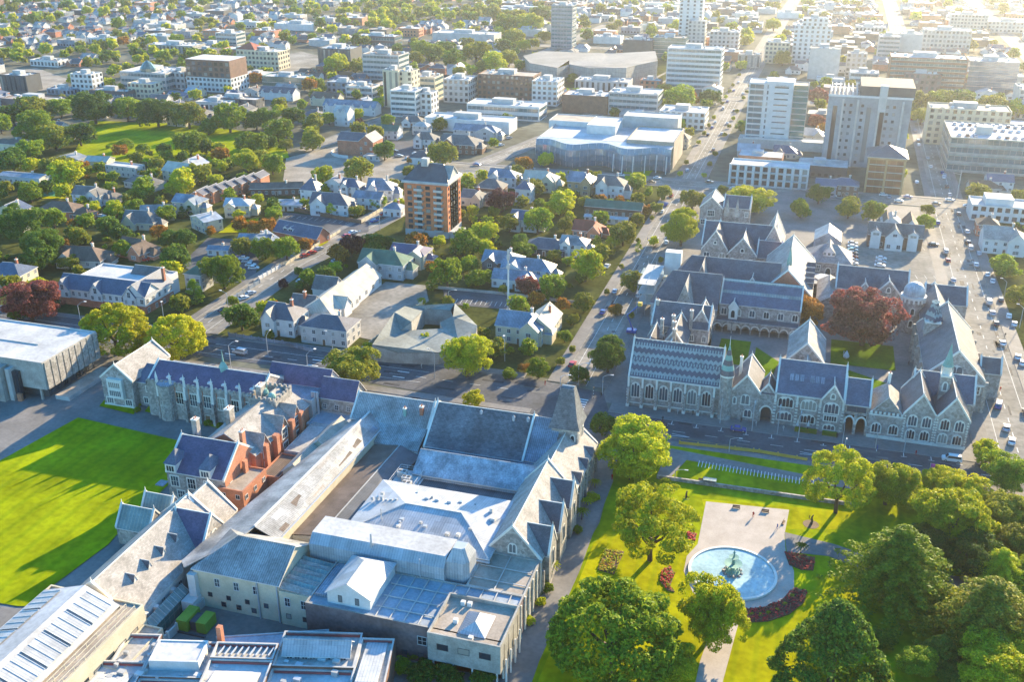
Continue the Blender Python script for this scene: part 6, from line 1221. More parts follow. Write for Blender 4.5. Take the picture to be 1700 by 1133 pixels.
for a in [(1060,748,146,'round','lime',.85,'big pale lime tree overhanging the path gate in front of the zigzag roofed hall'),
(1082,885,146,'airy','lime',1,'open branched yellow green tree between the path and the fountain pool'),
(1020,1055,222,'globe','green',.95,'huge dense dome shaped tree with golden lit top beside the garden path'),
(1180,1015,132,'round','lime',1.25,'feathery green tree hiding the left rim of the fountain pool'),
(1120,1105,100,'round','yellow',.9,'golden leaved tree tucked in front of the huge dome shaped tree'),
(1492,950,232,'cedar','green',.62,'huge spreading cedar with drooping layered branches right of the fountain'),
(1385,1090,200,'cone','dark',1.0,'dark dense broad conifer at the bottom edge below the spreading cedar'),
(1640,1030,225,'cedar','olive',.6,'wide olive green conifer with long drooping sprays by the right edge'),
(1393,812,112,'airy','lime',1.1,'yellow lime tree over the lawn nearest to the stone range'),(1475,805,108,'round','lime',.95,'yellow lime tree just left of the purple banner'),
(1585,860,145,'round','lime',.9,'pale green tree behind the spreading cedar'),(1600,812,95,'round','yellow',.8,None),(1672,785,95,'round','green',.9,None),(1672,850,95,'round','olive',.9,None),(1560,800,70,'round','lime',.9,None),(1520,1100,80,'round','green',.8,None),(1700,1080,120,'round','lime',.8,None),(1690,950,90,'round','green',.9,None),(1460,1060,60,'round','green',.7,None),(1585,1125,70,'round','dark',.7,None),(1640,750,60,'round','lime',.9,None),(1660,955,120,'cedar','lime',.7,None),
(1650,1110,150,'round','lime',.8,None),(1450,1128,70,'round','yellow',.8,None),(1620,925,120,'round','dark',.8,None),(1550,905,90,'round','dark',.8,None),(1560,1085,80,'cone','dark',.8,None),(1000,705,52,'round','dark',1,None),
(1330,912,26,'palm','olive',.9,None),(1695,900,90,'round','olive',.9,None),(1700,1020,90,'round','olive',.8,None),(1525,830,50,'round','lime',.8,None)]:
    tree(*a,grp=GT)
for i,(px,py,w) in enumerate([(905,975,30),(913,945,38),(897,1000,22),(966,855,30),(985,825,24),(975,835,22),(960,880,20),(988,805,24),(1085,808,22),(1105,802,20),(1062,800,24),(1120,812,20),(1075,818,18),(1045,790,30),(878,1030,24)]): tree(px,py,w,'palm' if i%2 else 'round','lime' if i%3 else 'green',.8,grp=GT)
for i,(px,py,w) in enumerate([(700,1118,60),(745,1120,60),(800,1125,50),(668,1105,40),(690,1085,30)]): tree(px,py,w,'round','dark' if i<3 else 'green',.7,grp='shrubs behind the museum')
for px,py in ((1248,1020),(1262,1021),(1276,1018),(1290,1013),(1303,1003),(1316,990),(1108,972),(1103,955)): tree(px,py,9,'globe','lime',.8,grp='clipped balls in the flower beds')
for px,py,w in ((228,680,12),(345,702,14),(365,706,12),(230,672,8)): tree(px,py,w,'globe','green',.9,grp='shrubs by the dining hall')
GS='street and garden trees'
TL=[(190,550,116,'globe','yellow',.95,'big golden green globe tree, left one of two beside the gabled stone wing'),(292,562,100,'globe','yellow',.95,'golden green globe tree, right one of two behind the dining hall'),(48,500,112,'round','copper',.8,'huge copper red beech behind the flat roofed modern gymnasium'),
(585,612,112,'round','olive',.85,'wide round green tree standing in the avenue behind the museum'),(775,592,92,'round','lime',1.05,'tall lime green tree in front of the faceted concrete building'),(787,663,44,'round','yellow',.9),(895,612,44,'round','green'),(960,622,40,'round','dark'),
(1010,590,74,'round','dark',1.1,'dark shaded tree at the left end of the zigzag roofed hall'),(938,558,28,'round','green'),(970,503,42,'round','olive'),(1022,515,28,'round','autumn'),(1052,466,42,'round','olive',1.1),(1083,470,26,'round','dark'),(974,440,62,'round','lime',1.15),(917,474,54,'round','green'),(876,473,40,'round','copper'),
(1132,378,74,'round','lime',1.1,'tall bright lime tree left of the three gabled art school'),(1085,400,20,'round','lime'),(1247,332,88,'round','yellow',.7,'wide yellow green tree behind the three gabled art school'),(1150,330,42,'round','olive'),(1103,318,30,'round','olive'),(1136,322,16,'round','olive'),(1035,388,54,'round','olive'),(1018,400,26,'round','yellow'),(1089,345,26,'round','olive'),(1072,348,28,'round','autumn',.8),(1058,362,26,'round','olive'),
(1330,345,40,'round','green',1.1),(1360,322,44,'round','dark'),(1410,345,48,'round','olive'),(1452,350,42,'round','green',1.1),(1537,368,32,'round','green',1.1),(1540,348,26,'round','olive'),(1330,512,76,'round','autumn',.85,'rust orange tree in the courtyard left of the big copper beech'),(1437,530,138,'round','copper',.9,'great reddish copper beech in the middle of the stone courtyard'),
(1670,440,60,'round','green',.8),(1694,490,50,'round','olive',.9),(1625,322,56,'round','olive',.8),(1692,325,30,'round','olive'),(1640,395,20,'round','olive'),(1455,295,40,'round','dark'),
(370,450,76,'round','green',1.05),(293,430,58,'round','dark',1.1),(324,498,36,'column','green',.55),(400,526,62,'round','dark'),(50,318,46,'round','green'),(110,287,62,'round','lime'),(235,313,54,'round','green'),(155,345,32,'round','lime'),(190,346,38,'round','lime',.9),(32,372,84,'round','dark',1.05),(70,408,78,'round','dark',1),(88,362,46,'round','green'),(130,393,42,'round','olive'),(178,374,44,'round','dark'),(202,388,44,'round','dark'),
(275,355,40,'round','green'),(303,358,15,'column','dark',.6),(315,356,14,'column','dark',.6),(206,412,40,'round','green'),(262,385,34,'round','autumn'),(280,397,38,'round','dark'),(308,396,42,'round','dark'),(298,302,62,'round','lime'),(330,288,48,'round','olive'),(222,344,36,'round','green'),(98,405,38,'round','autumn'),(60,430,60,'round','dark'),(115,435,44,'round','olive',.7),
(350,383,20,'round','autumn'),(400,408,40,'round','olive'),(440,412,48,'round','green'),(475,412,52,'round','green'),(508,406,28,'round','autumn'),(423,376,28,'round','autumn'),(440,376,40,'round','autumn'),(455,354,34,'round','green'),(535,291,42,'round','lime'),(598,281,54,'round','olive'),(537,314,30,'round','green'),(505,337,22,'round','green'),(552,345,36,'round','lime',.8),(592,350,30,'round','olive',.8),(628,334,32,'round','green'),
(583,408,50,'round','purple'),(618,404,44,'round','dark'),(638,402,30,'round','dark'),(665,340,24,'round','lime',1.3),(831,333,54,'round','purple'),(785,350,24,'round','lime'),(805,385,48,'round','lime'),(772,402,60,'round','green'),(742,452,60,'round','green',1.15),(717,477,22,'column','green',.6),(780,440,40,'round','green'),(793,461,50,'round','green',.8),(846,370,42,'round','olive'),(862,402,36,'round','dark'),
(888,312,44,'round','olive',.9),(930,336,64,'round','lime',.85),(893,366,56,'round','green',1.1),(938,372,32,'round','olive'),(970,335,26,'round','olive'),(935,316,20,'round','olive'),(870,414,46,'round','green',.7),(1010,415,30,'round','olive'),(990,405,14,'column','green',.6),(905,264,30,'round','lime',1.1),(870,271,34,'round','autumn'),(855,300,26,'round','olive'),(820,350,24,'round','green'),(700,425,20,'round','autumn'),(730,400,26,'round','lime'),(705,392,16,'round','autumn'),
(638,250,42,'round','dark'),(735,254,52,'round','olive'),(681,265,16,'round','autumn'),(596,205,22,'round','purple'),(645,199,26,'round','green'),(730,205,30,'round','olive'),(410,268,48,'round','lime'),(452,272,42,'round','green',1.1),(433,262,38,'round','olive'),(518,232,46,'round','olive'),(30,520,40,'round','dark'),(930,600,18,'round','olive'),(1200,315,20,'round','olive'),(965,462,20,'round','olive'),(920,425,30,'round','olive'),(700,500,16,'round','green'),(385,500,24,'round','green'),(470,470,20,'round','purple'),(495,450,18,'round','dark'),(448,555,20,'round','olive'),(610,575,20,'round','lime'),(660,575,24,'round','olive'),(870,610,24,'round','autumn',.7),(845,620,30,'round','green',.7),(835,480,20,'round','olive'),(950,530,26,'round','olive'),(1060,415,14,'column','green',.6),(994,405,12,'column','dark',.6)]
for a in TL: tree(*a,grp=GS)
GPK='trees round the park square'
for i,(px,py,w) in enumerate([(20,190,52),(60,180,60),(100,178,48),(155,178,78),(210,180,60),(260,186,70),(312,190,66),(380,196,68),(425,200,46),(60,212,80),(132,222,58),(90,228,62),(315,238,62),(342,240,44),(50,247,50),(20,266,58),(100,276,50),(415,235,54),(440,196,52),(461,216,56),(485,192,44),(520,202,44),(546,196,32),(445,236,32),(0,205,46),(345,210,40),(475,240,30)]):
    tree(px,py,w,'round',['dark','olive','green','dark','green'][i%5],.9,grp=GPK)
for px,py,w in ((208,240,28),(237,246,24),(180,243,9),(270,250,9)): tree(px,py,w,'globe','green',.9,grp=GPK)
GR='trees along the river reserve'
for i,(px,py,w) in enumerate([(690,96,34),(720,86,42),(755,97,50),(790,86,56),(820,102,50),(845,96,40),(700,78,36),(740,80,40),(775,72,30),(560,106,50),(590,110,32),(575,98,26),(835,76,36),(855,62,44),(880,38,50),(862,28,40),(842,40,46),(900,22,40),(820,20,40),(935,112,30),(950,130,24),(1130,162,62),(1178,160,38),(1105,152,40),(1230,108,22),(1015,46,22),(1360,160,44),(1355,200,34),(1300,96,36),(1285,40,30),(1520,170,60),(1560,168,60),(1600,170,60),(1645,176,60),(1690,178,50),(1530,192,40),(1285,125,20),(660,78,20),(800,110,30),(870,75,30),(905,60,26),(1170,112,20)]):
    tree(px,py,w,'round',['olive','green','dark','olive','lime'][i%5] if i not in (26,27) else 'copper',.9,grp=GR)
# street trees along the boulevard
for i in range(14):
    Y=540+i*26
    for X in (-69.5,-56.5):
        if (i*7+int(X))%5: tree_at(X,Y,1.7+.5*((i*3)%3),'round','olive' if i%3 else 'lime',1.1,grp='street trees of the boulevard')
for X,Y in ((-70,300),(-56.5,398),(-70,420),(-70.5,385),(-56.8,360),(-70,355),(-56.6,430),(-70,455),(-57,335),(-70.5,490),(-56.5,485)): tree_at(X,Y,1.3,'round','olive',1.3,grp='street trees of the boulevard')
# ---------------------------------------------------------------- cars
dm('paint_white',(.75,.75,.74),rough=.25,var=.03,spec=.6); dm('paint_silver',(.45,.46,.48),rough=.25,var=.03,spec=.6); dm('paint_dark',(.04,.045,.05),rough=.2,var=.05,spec=.6); dm('paint_red',(.45,.03,.02),rough=.25,var=.03,spec=.6); dm('paint_blue',(.03,.08,.3),rough=.25,var=.03,spec=.6); dm('paint_teal',(.1,.35,.35),rough=.25,var=.03,spec=.6); dm('lamp_glass',(.8,.8,.75),rough=.1,var=.02); dm('tail_lamp',(.5,.02,.02),rough=.2,var=.02)
def car_proto(kind):
    L_,W_,H_={'car':(4.4,1.8,1.45),'van':(5.0,1.95,1.95),'bus':(11,2.5,3.1)}[kind]; body=MB(); gl=MB()
    if kind=='car': prof=[(-2.2,.35),(-2.2,.8),(-1.75,.95),(-1.1,1.42),(.35,1.45),(1.05,.98),(2.0,.82),(2.2,.6),(2.2,.35)]
    elif kind=='van': prof=[(-2.5,.35),(-2.5,1.3),(-2.2,1.92),(.9,1.95),(1.7,1.15),(2.4,.95),(2.5,.6),(2.5,.35)]
    else: prof=[(-5.5,.4),(-5.5,3),(5.4,3.1),(5.5,1.2),(5.5,.4)]
    hw=W_/2
    def yy(z): return hw-(max(0,z-.95)*.22 if kind!='bus' else 0)
    n=len(prof)
    for i in range(n):
        (x0,z0),(x1,z1)=prof[i],prof[(i+1)%n]; body.face([(x0,-yy(z0),z0),(x0,yy(z0),z0),(x1,yy(z1),z1),(x1,-yy(z1),z1)],'paint_white')
    for sg in (-1,1):
        pts=[(x,sg*yy(z),z) for x,z in prof]; body.face(pts if sg<0 else pts[::-1],'paint_white')
    e=.02
    if kind=='car': side=[(-1.55,1.0),(-1.05,1.36),(.3,1.38),(.88,1.0)]; fr=((.42,1.41),(1.0,1.02)); bk=((-1.68,1.0),(-1.16,1.38))
    elif kind=='van': side=[(-2.2,1.25),(-2.05,1.8),(.85,1.82),(1.45,1.25)]; fr=((.97,1.9),(1.62,1.22)); bk=((-2.47,1.35),(-2.24,1.84))
    else: side=[(-5.2,1.5),(-5.2,2.6),(5.2,2.6),(5.2,1.5)]; fr=((5.42,2.8),(5.5,1.3)); bk=((-5.5,1.6),(-5.5,2.7))
    for sg in (-1,1):
        q=[(x,sg*(yy(z)+e),z) for x,z in side]; gl.face(q if sg>0 else q[::-1],'glass')
    (x0,z0),(x1,z1)=fr; gl.face([(x0+e,-yy(z0)+.1,z0+e),(x1+e,-yy(z1)+.1,z1+e),(x1+e,yy(z1)-.1,z1+e),(x0+e,yy(z0)-.1,z0+e)],'glass')
    (x0,z0),(x1,z1)=bk; gl.face([(x0-e,-yy(z0)+.1,z0+e),(x0-e,yy(z0)-.1,z0+e),(x1-e,yy(z1)-.1,z1+e),(x1-e,-yy(z1)+.1,z1+e)],'glass')
    wh=MB(); 
    for y0,y1 in ((-.11,.11),):
        for j in range(12):
            a,b_=2*math.pi*j/12,2*math.pi*(j+1)/12; r=.33
            wh.face([(r*math.cos(a),y0,r*math.sin(a)),(r*math.cos(b_),y0,r*math.sin(b_)),(r*math.cos(b_),y1,r*math.sin(b_)),(r*math.cos(a),y1,r*math.sin(a))],'rubber')
            for y,k in ((y0-.001,'steel'),(y1+.001,'steel')):
                wh.face([(0,y,0),(.2*math.cos(a),y,.2*math.sin(a)),(.2*math.cos(b_),y,.2*math.sin(b_))],k); wh.face([(.2*math.cos(a),y,.2*math.sin(a)),(r*math.cos(a),y,r*math.sin(a)),(r*math.cos(b_),y,r*math.sin(b_)),(.2*math.cos(b_),y,.2*math.sin(b_))],'rubber')
    rm_=MB()
    for yy_ in (-.113,.113): rm_.face([(.19*math.cos(R(a)),yy_,.19*math.sin(R(a))) for a in range(0,360,36)],'steel')
    hl=MB(); hl.box(-.04,.04,-.18,.18,-.08,.08,'lamp_glass'); tl=MB(); tl.box(-.04,.04,-.16,.16,-.1,.1,'tail_lamp')
    lx=prof[-2][0] if kind!='car' else 2.16
    return dict(body=body.mesh('body'),windows=gl.mesh('windows'),wheel=wh.mesh('wheel'),rim=rm_.mesh('rim'),headlight=hl.mesh('headlight'),tail_light=tl.mesh('tail_light'),wx=L_*.31,hw=hw,lx=L_/2-.05)
CP={k:car_proto(k) for k in('car','van','bus')}
CW={'white':'white','silver':'silver','dark':'black','red':'red','blue':'blue','teal':'teal'}
def vehicle(X,Y,ang,kind='car',colr='white',label=None,z=.1,group='cars parked and driving in the streets',where=''):
    pr=CP[kind]; o=ob({'car':'parked_car','van':'van','bus':'bus'}[kind],None,None,(X,Y,z),R(ang)); tag(o,label,kind,group)
    b=ob('body',pr['body'],o); b.material_slots[0].link='OBJECT'; b.material_slots[0].material=m('paint_'+colr); ob('window',pr['windows'],o)
    for sx in(-1,1):
        for sy in(-1,1): wo=ob('wheel',pr['wheel'],o,(sx*pr['wx'],sy*(pr['hw']-.1),.33)); ob('rim',pr['rim'],wo,(0,sy*.006,0))
    for sy in(-1,1): ob('headlight',pr['headlight'],o,(pr['lx'],sy*(pr['hw']-.3),.68)); ob('tail_light',pr['tail_light'],o,(-pr['lx']-.08,sy*(pr['hw']-.28),.75))
    q=S(X,Y,1)
    if not label: OBJ.append((o,f"{CW[colr]} {kind}{where}",q[0],q[1]))
    return o
def V(px,py,ang,kind='car',colr='white',label=None,where=''): c=P(px,py,.7); return vehicle(c.x,c.y,ang,kind,colr,label,where=where)
V(398,584,175,'van','silver','silver station wagon driving along the avenue beside the golden globe trees'); V(1226,712,2,'car','blue','dark blue car parked in front of the round turret and gateway'); V(1096,704,2,'car','dark','black car half hidden behind the big pale lime tree'); V(1580,762,180,'van','white','white people carrier driving past the two matching gables')
V(1658,672,78,'van','blue','blue and white car parked beside the corner of the stone range'); V(1671,710,80,'car','silver'); V(1680,732,80,'car','white'); V(1690,592,80,'car','white'); V(1698,602,80,'car','white'); V(1675,524,82,'car','white'); V(1684,537,82,'car','white'); V(1640,455,82,'car','white'); V(1648,466,82,'car','white'); V(1606,384,92,'car','white'); V(1625,420,88,'car','silver'); V(1662,497,84,'car','dark'); V(1665,360,85,'car','silver'); V(1522,302,88,'car','white'); V(1568,290,90,'car','silver'); V(1545,276,90,'car','white'); V(1540,262,92,'car','white'); V(1524,232,92,'car','silver'); V(1525,240,92,'car','white')
for i,c in enumerate(('silver','white','teal','dark','red','silver','white')): V(1416,403+i*5.6,2+i,'car',c,where=' in the car park left row')
V(1516,403,10,'van','white','white van parked alone at the right end of the college car park'); 
for i,(x,y) in enumerate(((1463,428),(1462,434),(1461,440),(1550,405))): V(x,y,0,'car',('white','silver','white','dark')[i],where=' in the middle of the car park')
for px,py,c in ((506,424,'red'),(518,419,'red'),(529,412,'silver'),(632,361,'dark'),(637,354,'red'),(622,366,'blue'),(586,385,'white'),(575,391,'red'),(404,494,'white'),(416,486,'silver'),(372,514,'dark'),(558,432,'silver'),(500,466,'silver'),(832,240,'white'),(845,228,'silver')): V(px,py,62,'car',c)
for i,(px,py) in enumerate(((405,428),(410,433),(416,439),(421,444),(398,425))): V(px,py,20,'car',('white','silver','white','white','blue')[i])
for px,py,c in ((487,342,'silver'),(493,345,'dark'),(500,346,'blue'),(168,358,'white'),(206,346,'white'),(690,254,'white'),(698,258,'white'),(663,258,'silver'),(678,262,'white'),(655,250,'dark'),(803,368,'red'),(1008,441,'white'),(1042,382,'dark'),(1188,172,'white'),(1196,165,'silver'),(1210,150,'white'),(1465,318,'white'),(1476,326,'silver'),(580,500,'dark'),(240,430,'red')): V(px,py,15 if px<1000 else 85,'car',c)
gc=random.Random(21)
for (x,y0,y1,st_,a) in ((-67.6,290,515,13,88),(-58.2,285,515,17,92),(56.8,300,512,12,90),(67.3,280,512,10,90),(66,540,760,14,90),(58,540,760,16,90),(-67,540,900,15,90),(-59,560,900,21,90),(172,540,760,12,90)):
    y=y0
    while y<y1:
        if gc.random()<.36: vehicle(x,y,a,'car' if gc.random()<.85 else 'van',gc.choice(['white','silver','dark','white','silver','red','blue']),z=.18)
        y+=st_*gc.uniform(.6,1.4)
for (y,x0,x1) in ((530.5,-200,160),(521.5,-180,160),(772,-180,300)):
    x=x0
    while x<x1:
        if gc.random()<.5 and abs(x+63)>10: vehicle(x,y,0,'car',gc.choice(['white','silver','dark','white','blue']),z=.18)
        x+=gc.uniform(9,22)
X0,X1,Y0,Y1,h=PKB
for r_,y in enumerate((Y0+8,Y0+26,Y0+38)):
    for i in range(13): 
        x=X0+5+i*4
        if not(13<x-X0<23 and r_<2): vehicle(x,y,90,'car',('white','silver','white','dark','silver')[(i*3+r_)%5],z=h-.7,group='cars on the parking building roof')
V(497,590,178,'bus','white','low white vehicle parked behind the pale fence of the clinic') if 0 else None
V(1558,745,175,'car','red') if 0 else None
# people
def person(px,py,k1='paint_dark',k2='paint_blue',lab='',ang=0):
    c=P(px,py); me=bpy.data.meshes.new('person'); J=[(0,0,.95,.14),(0,0,1.2,.15),(0,0,1.42,.15),(0,0,1.52,.06),(0,.02,1.66,.1),(.1,0,.88,.09),(.12,.12,.5,.065),(.12,.02,.08,.05),(.12,.16,.04,.04),(-.1,0,.88,.09),(-.12,-.12,.5,.065),(-.12,-.2,.1,.05),(-.12,-.08,.04,.04),(.2,0,1.4,.06),(.26,-.08,1.12,.045),(.26,.05,.88,.035),(-.2,0,1.4,.06),(-.26,.1,1.12,.045),(-.24,.22,.9,.035)]
    E_=[(0,1),(1,2),(2,3),(3,4),(0,5),(5,6),(6,7),(7,8),(0,9),(9,10),(10,11),(11,12),(2,13),(13,14),(14,15),(2,16),(16,17),(17,18)]
    me.from_pydata([j[:3] for j in J],E_,[]); o=ob('person',me,None,(c.x,c.y,.15),R(ang)); o.modifiers.new('Skin','SKIN'); 
    for i,j in enumerate(J): me.skin_vertices[0].data[i].radius=(j[3],j[3])
    me.skin_vertices[0].data[0].use_root=True; o.modifiers.new('Sub','SUBSURF').levels=1; me.materials.append(m(k1)); tag(o,lab,'person','people walking'); return o
person(1016,797,'paint_red','','person in red walking on the shaded path near the gate',20); person(1508,607,'paint_dark','','dark clothed person crossing the stone courtyard',100)
person(1340,718,'paint_dark','','person walking on the pavement below the blue roofed block',80); person(1389,728,'paint_dark','','person standing on the pavement before the twin pointed arches',0); person(1255,708,'offwhite','','person in pale clothes outside the gateway',60); person(998,660,'paint_dark','','person waiting near the zebra crossing',0); person(1408,970,'paint_dark','','person walking on the shaded path beside the cedar',0) if 0 else None
for i,(px,py) in enumerate(((1230,702),(1300,716),(1456,748),(1520,757),(1150,690),(1125,688),(930,668),(905,640),(1010,520),(1040,470),(1075,400),(1660,650),(1668,560),(1400,590),(1290,880),(1250,860),(1100,700),(700,612),(640,595))):
    person(px,py,('paint_dark','offwhite','paint_blue','paint_red')[i%4],'',('dark clothed','pale clothed','blue clothed','red clothed')[i%4]+' pedestrian '+['outside the zigzag roofed hall','before the blue roofed block','by the crenellated lodge','below the matching gables','at the hall buttresses','near the hall left corner','at the zebra crossing end','on the avenue verge','on the boulevard pavement','by the scaffold','on the boulevard by the orange tree','beside the sunlit street gable','on the sunlit street','on the courtyard path by the beech','on the fountain forecourt','at the pool forecourt edge','near the gate tree','on the avenue by the lamp','opposite the wide round tree'][i],i*47)
# ---------------------------------------------------------------- street furniture
def lamp(px,py,h=9,ang=0,lab=None,k='steel'):
    c=P(px,py); b=MB(); b.tube([(c.x,c.y,0),(c.x,c.y,h*.85)],.11,.08,k,6); T=Th('street_lamp',lab or 'grey street lamp',  'street lamp',(c.x,c.y,0),'street lamps along the avenue',auto=not lab)
    T.mb('pole').tube([(c.x,c.y,0),(c.x,c.y,h*.85)],.13,.09,k,6); ca,sa=math.cos(R(ang)),math.sin(R(ang)); pts=[(c.x+t*2.4*ca,c.y+t*2.4*sa,h*.85+h*.15*math.sin(t*1.57)) for t in (0,.3,.6,1)]; T.mb('arm').tube(pts,.07,.05,k,5)
    x,y,z=pts[-1]; T.mb('lamp_head').box(x-.1+ca*.0,x+.7*abs(ca)+.15,y-.15,y+.7*abs(sa)+.15,z-.1,z+.08,'white'); T.done()
for a in ((384,614,10,20),(135,540,9,20),(273,536,9,-60),(553,592,9,180),(380,520,9,200),(722,628,10,180),(512,625,9,45),(838,600,8,120),(631,382,9,0),(1290,722,8,90),(1248,716,8,90),(1195,704,7,90),(1325,728,7,90),(1398,738,6,90),(1453,745,6,90),(1500,752,7,90),(1665,500,9,180),(1692,545,9,180),(660,560,7,0),(1000,655,7,0),(590,415,8,60),(445,590,8,90),(745,505,6,0),(960,640,8,0),(1120,800,4,0),(1210,752,5,0),(300,560,8,0),(930,655,7,0),(1400,760,7,270)): lamp(*a)
c=P(844,515); T=Th('telecom_mast','tall white telecom mast beside the marked parking bays','mast',(c.x,c.y,0)); T.mb('pole').tube([(c.x,c.y,0),(c.x,c.y,23)],.45,.25,'white',8)
for i,(z,r) in enumerate(((20.5,.6),(17,.7),(22.5,.45))): T.one('antenna').lathe([(r*.7,z-1.1),(r,z-.8),(r,z+.8),(r*.6,z+1)],'offwhite',8,c.x,c.y)
T.mb('base').box(c.x-.8,c.x+.8,c.y-.8,c.y+.8,0,.5,'concrete'); T.done()
c=P(1588,330); T=Th('tall_light_mast','tall pale lighting mast at the corner of the sunlit crossing','mast',(c.x,c.y,0)); T.mb('pole').tube([(c.x,c.y,0),(c.x,c.y,15)],.3,.16,'offwhite',8); T.mb('arm').tube([(c.x,c.y,12.5),(c.x-3.5,c.y,13)],.1,.08,'offwhite',5); T.mb('arm').tube([(c.x,c.y,14),(c.x+2,c.y,14.3)],.1,.08,'offwhite',5); T.done()
for i,(px,py) in enumerate(((945,672),(985,662),(1000,652),(958,706))):
    c=P(px,py); T=Th('beacon_pole','black and white striped pole','beacon',(c.x,c.y,0),'crossing beacons',auto=True)
    for k in range(7): T.mb('pole').tube([(c.x,c.y,k*.5),(c.x,c.y,k*.5+.5)],.1,.1,'white' if k%2 else 'paint_dark',6)
    T.mb('lamp').lathe([(.05,3.5),(.25,3.65),(.25,3.9),(0,4.1)],'gold_wall',8,c.x,c.y); T.done()
# construction corner: scaffold, boom lift, sheets
T=Th('scaffold','scaffold tower of poles and planks beside the steep roofed hall','scaffold',(-52,352,0))
for x in (-56,-53,-50):
    for y in (340,345,350,356,362): T.one('standard').tube([(x,y,0),(x,y,13)],.07,.07,'steel',4)
    for z in (2,4,6,8,10,12): T.one('ledger').tube([(x,340,z),(x,362,z)],.05,.05,'steel',4)
for z in (4,8,11.5): T.one('plank').box(-56,-50,340,362,z,z+.12,'offwhite')
T.mb('sheeting').box(-50,-44,362,366,8,17,'white'); T.done()
T=Th('boom_lift','bright blue boom lift raised beside the scaffold','lift',(-54,322,0)); T.mb('base').box(-56,-52.6,320.8,323.2,.5,1.5,'paint_blue'); T.mb('boom').tube([(-54,322,1.5),(-56,321,7),(-52,322,11)],.3,.22,'paint_blue',6); T.mb('basket').box(-52.6,-51.2,321.2,322.6,10.6,11.8,'line_y')
for dx in (-1.4,1.2): T.one('wheel').lathe([(.5,0),(.5,.5)],'rubber',10,-54.3+dx,322)
T.done()
T=Th('site_cabin','yellow and white site cabin with flat teal roof behind the scaffold','cabin',(-54,372,0)); T.mb('cabin_wall').box(-60,-50,368,376,0,5,'cream','iron_teal'); T.mb('base').box(-60.1,-55,367.9,368,0,2.5,'line_y'); T.win((-60,368),(-50,368),3,3,1.2,1,'plain'); T.done()
def wall(name,label,cat,pts,h,k,th=.3,grp=None,posts=0,cap_=None):
    q=[P(*p).xy for p in pts]; T=Th(name,label,cat,(q[0].x,q[0].y,0),grp)
    for a,b_ in zip(q,q[1:]):
        d=(b_-a).normalized(); n_=Vector((-d.y,d.x))*th/2; T.mb('panel').prism([tuple(a-n_),tuple(b_-n_),tuple(b_+n_),tuple(a+n_)],0,h,k)
        L_=(b_-a).length
        if posts:
            for i in range(min(int(L_/posts)+1,60)): p=a+d*i*posts; T.one('post').box(p.x-.18,p.x+.18,p.y-.18,p.y+.18,0,h+.25,cap_ or k)
    T.done()
wall('stone_wall','long low rubble wall separating the rose garden lawn from the roadside grass','wall',[(1090,795),(1340,831),(1420,842)],1.2,'stone',.5); wall('timber_fence','long brown timber fence behind the marked parking bays','fence',[(466,346),(600,372)],2,'wood',.12,posts=4)
wall('white_fence','white fence along the sunlit side of the street below the villas','fence',[(430,465),(465,445)],1.6,'white',.15,posts=3); wall('garden_wall','cream wall along the street between the parked cars and villas','wall',[(474,440),(565,385)],1.3,'cream',.2,posts=4)
wall('garden_wall','cream wall and hedge line in front of the blue roofed houses near the brick tower','wall',[(600,370),(652,338)],1.6,'cream',.2,posts=4); wall('street_fence','pale metal fence along the avenue before the white cross gabled house','fence',[(380,558),(470,572),(520,585)],1.3,'iron_blue',.12,posts=3)
wall('garden_wall','low wall dividing the lined parking bays from the gardens','wall',[(712,478),(860,492),(960,505)],1.2,'concrete',.25); wall('yard_wall','white wall with slender posts at the right side of the gravel yard','wall',[(596,590),(705,505)],2,'cream',.2,posts=2.5)
wall('balustrade_fence','yellow railing between the road and the roadside grass','railing',[(1128,738),(1260,752),(1340,766)],1,'line_y',.06,posts=5)
wall('garden_fence','blue grey street wall left of the big green tree by the hotel','wall',[(385,500),(432,470)],1.6,'iron_blue',.15,posts=4)
c=P(1538,808); T=Th('banner','purple and white street banner on a pole among the lime trees','banner',(c.x,c.y,0)); T.mb('pole').tube([(c.x,c.y,0),(c.x,c.y,7)],.09,.07,'steel',6); T.mb('flag').box(c.x,c.x+.9,c.y-.03,c.y+.03,3.2,6.8,'purple') if 0 else None
dm('purple',(.45,.08,.4),var=.05); T.mb('flag').box(c.x+.12,c.x+1.1,c.y-.03,c.y+.03,3.2,6.8,'purple'); T.mb('flag_stripe').box(c.x+.11,c.x+1.11,c.y-.04,c.y+.04,4.6,5.2,'white'); T.done()
c=P(1404,597); b=MB(); b.lathe([(.1,.2),(.9,.9),(1,1.4),(.6,2.3),(.05,3.3)],'white',14,c.x,c.y); b.lathe([(.6,0),(.5,.2)],'concrete',10,c.x,c.y); solo('drop_sculpture',b,'white teardrop sculpture on the courtyard lawn','sculpture',(c.x,c.y,0))
for i,(px,py) in enumerate(((1323,712),(1341,713))): c=P(px,py); b=MB(); b.tube([(c.x,c.y,0),(c.x,c.y,1.6)],.05,.05,'steel',5); b.lathe([(.45,1.2),(.25,2),(.05,3)],'white',8,c.x,c.y); solo('folded_parasol',b,('left','right')[i]+' one of two folded white parasols before the blue roofed block','parasol',(c.x,c.y,0),'folded parasols')
c=P(1346,872); b=MB(); b.lathe([(2,.0),(1.9,.25),(0,.25)],'soil',16,c.x,c.y); b.tube([(c.x,c.y,.2),(c.x+.2,c.y,1.2),(c.x,c.y,2.2),(c.x+.3,c.y,3)],.35,.12,'bark',6); b.tube([(c.x,c.y,1.4),(c.x-.6,c.y,2),(c.x-.5,c.y,2.8)],.16,.08,'bark',5); solo('carved_stump','' if 0 else b,'carved dark tree stump in a round soil patch on the sunlit lawn','stump',(c.x,c.y,0))
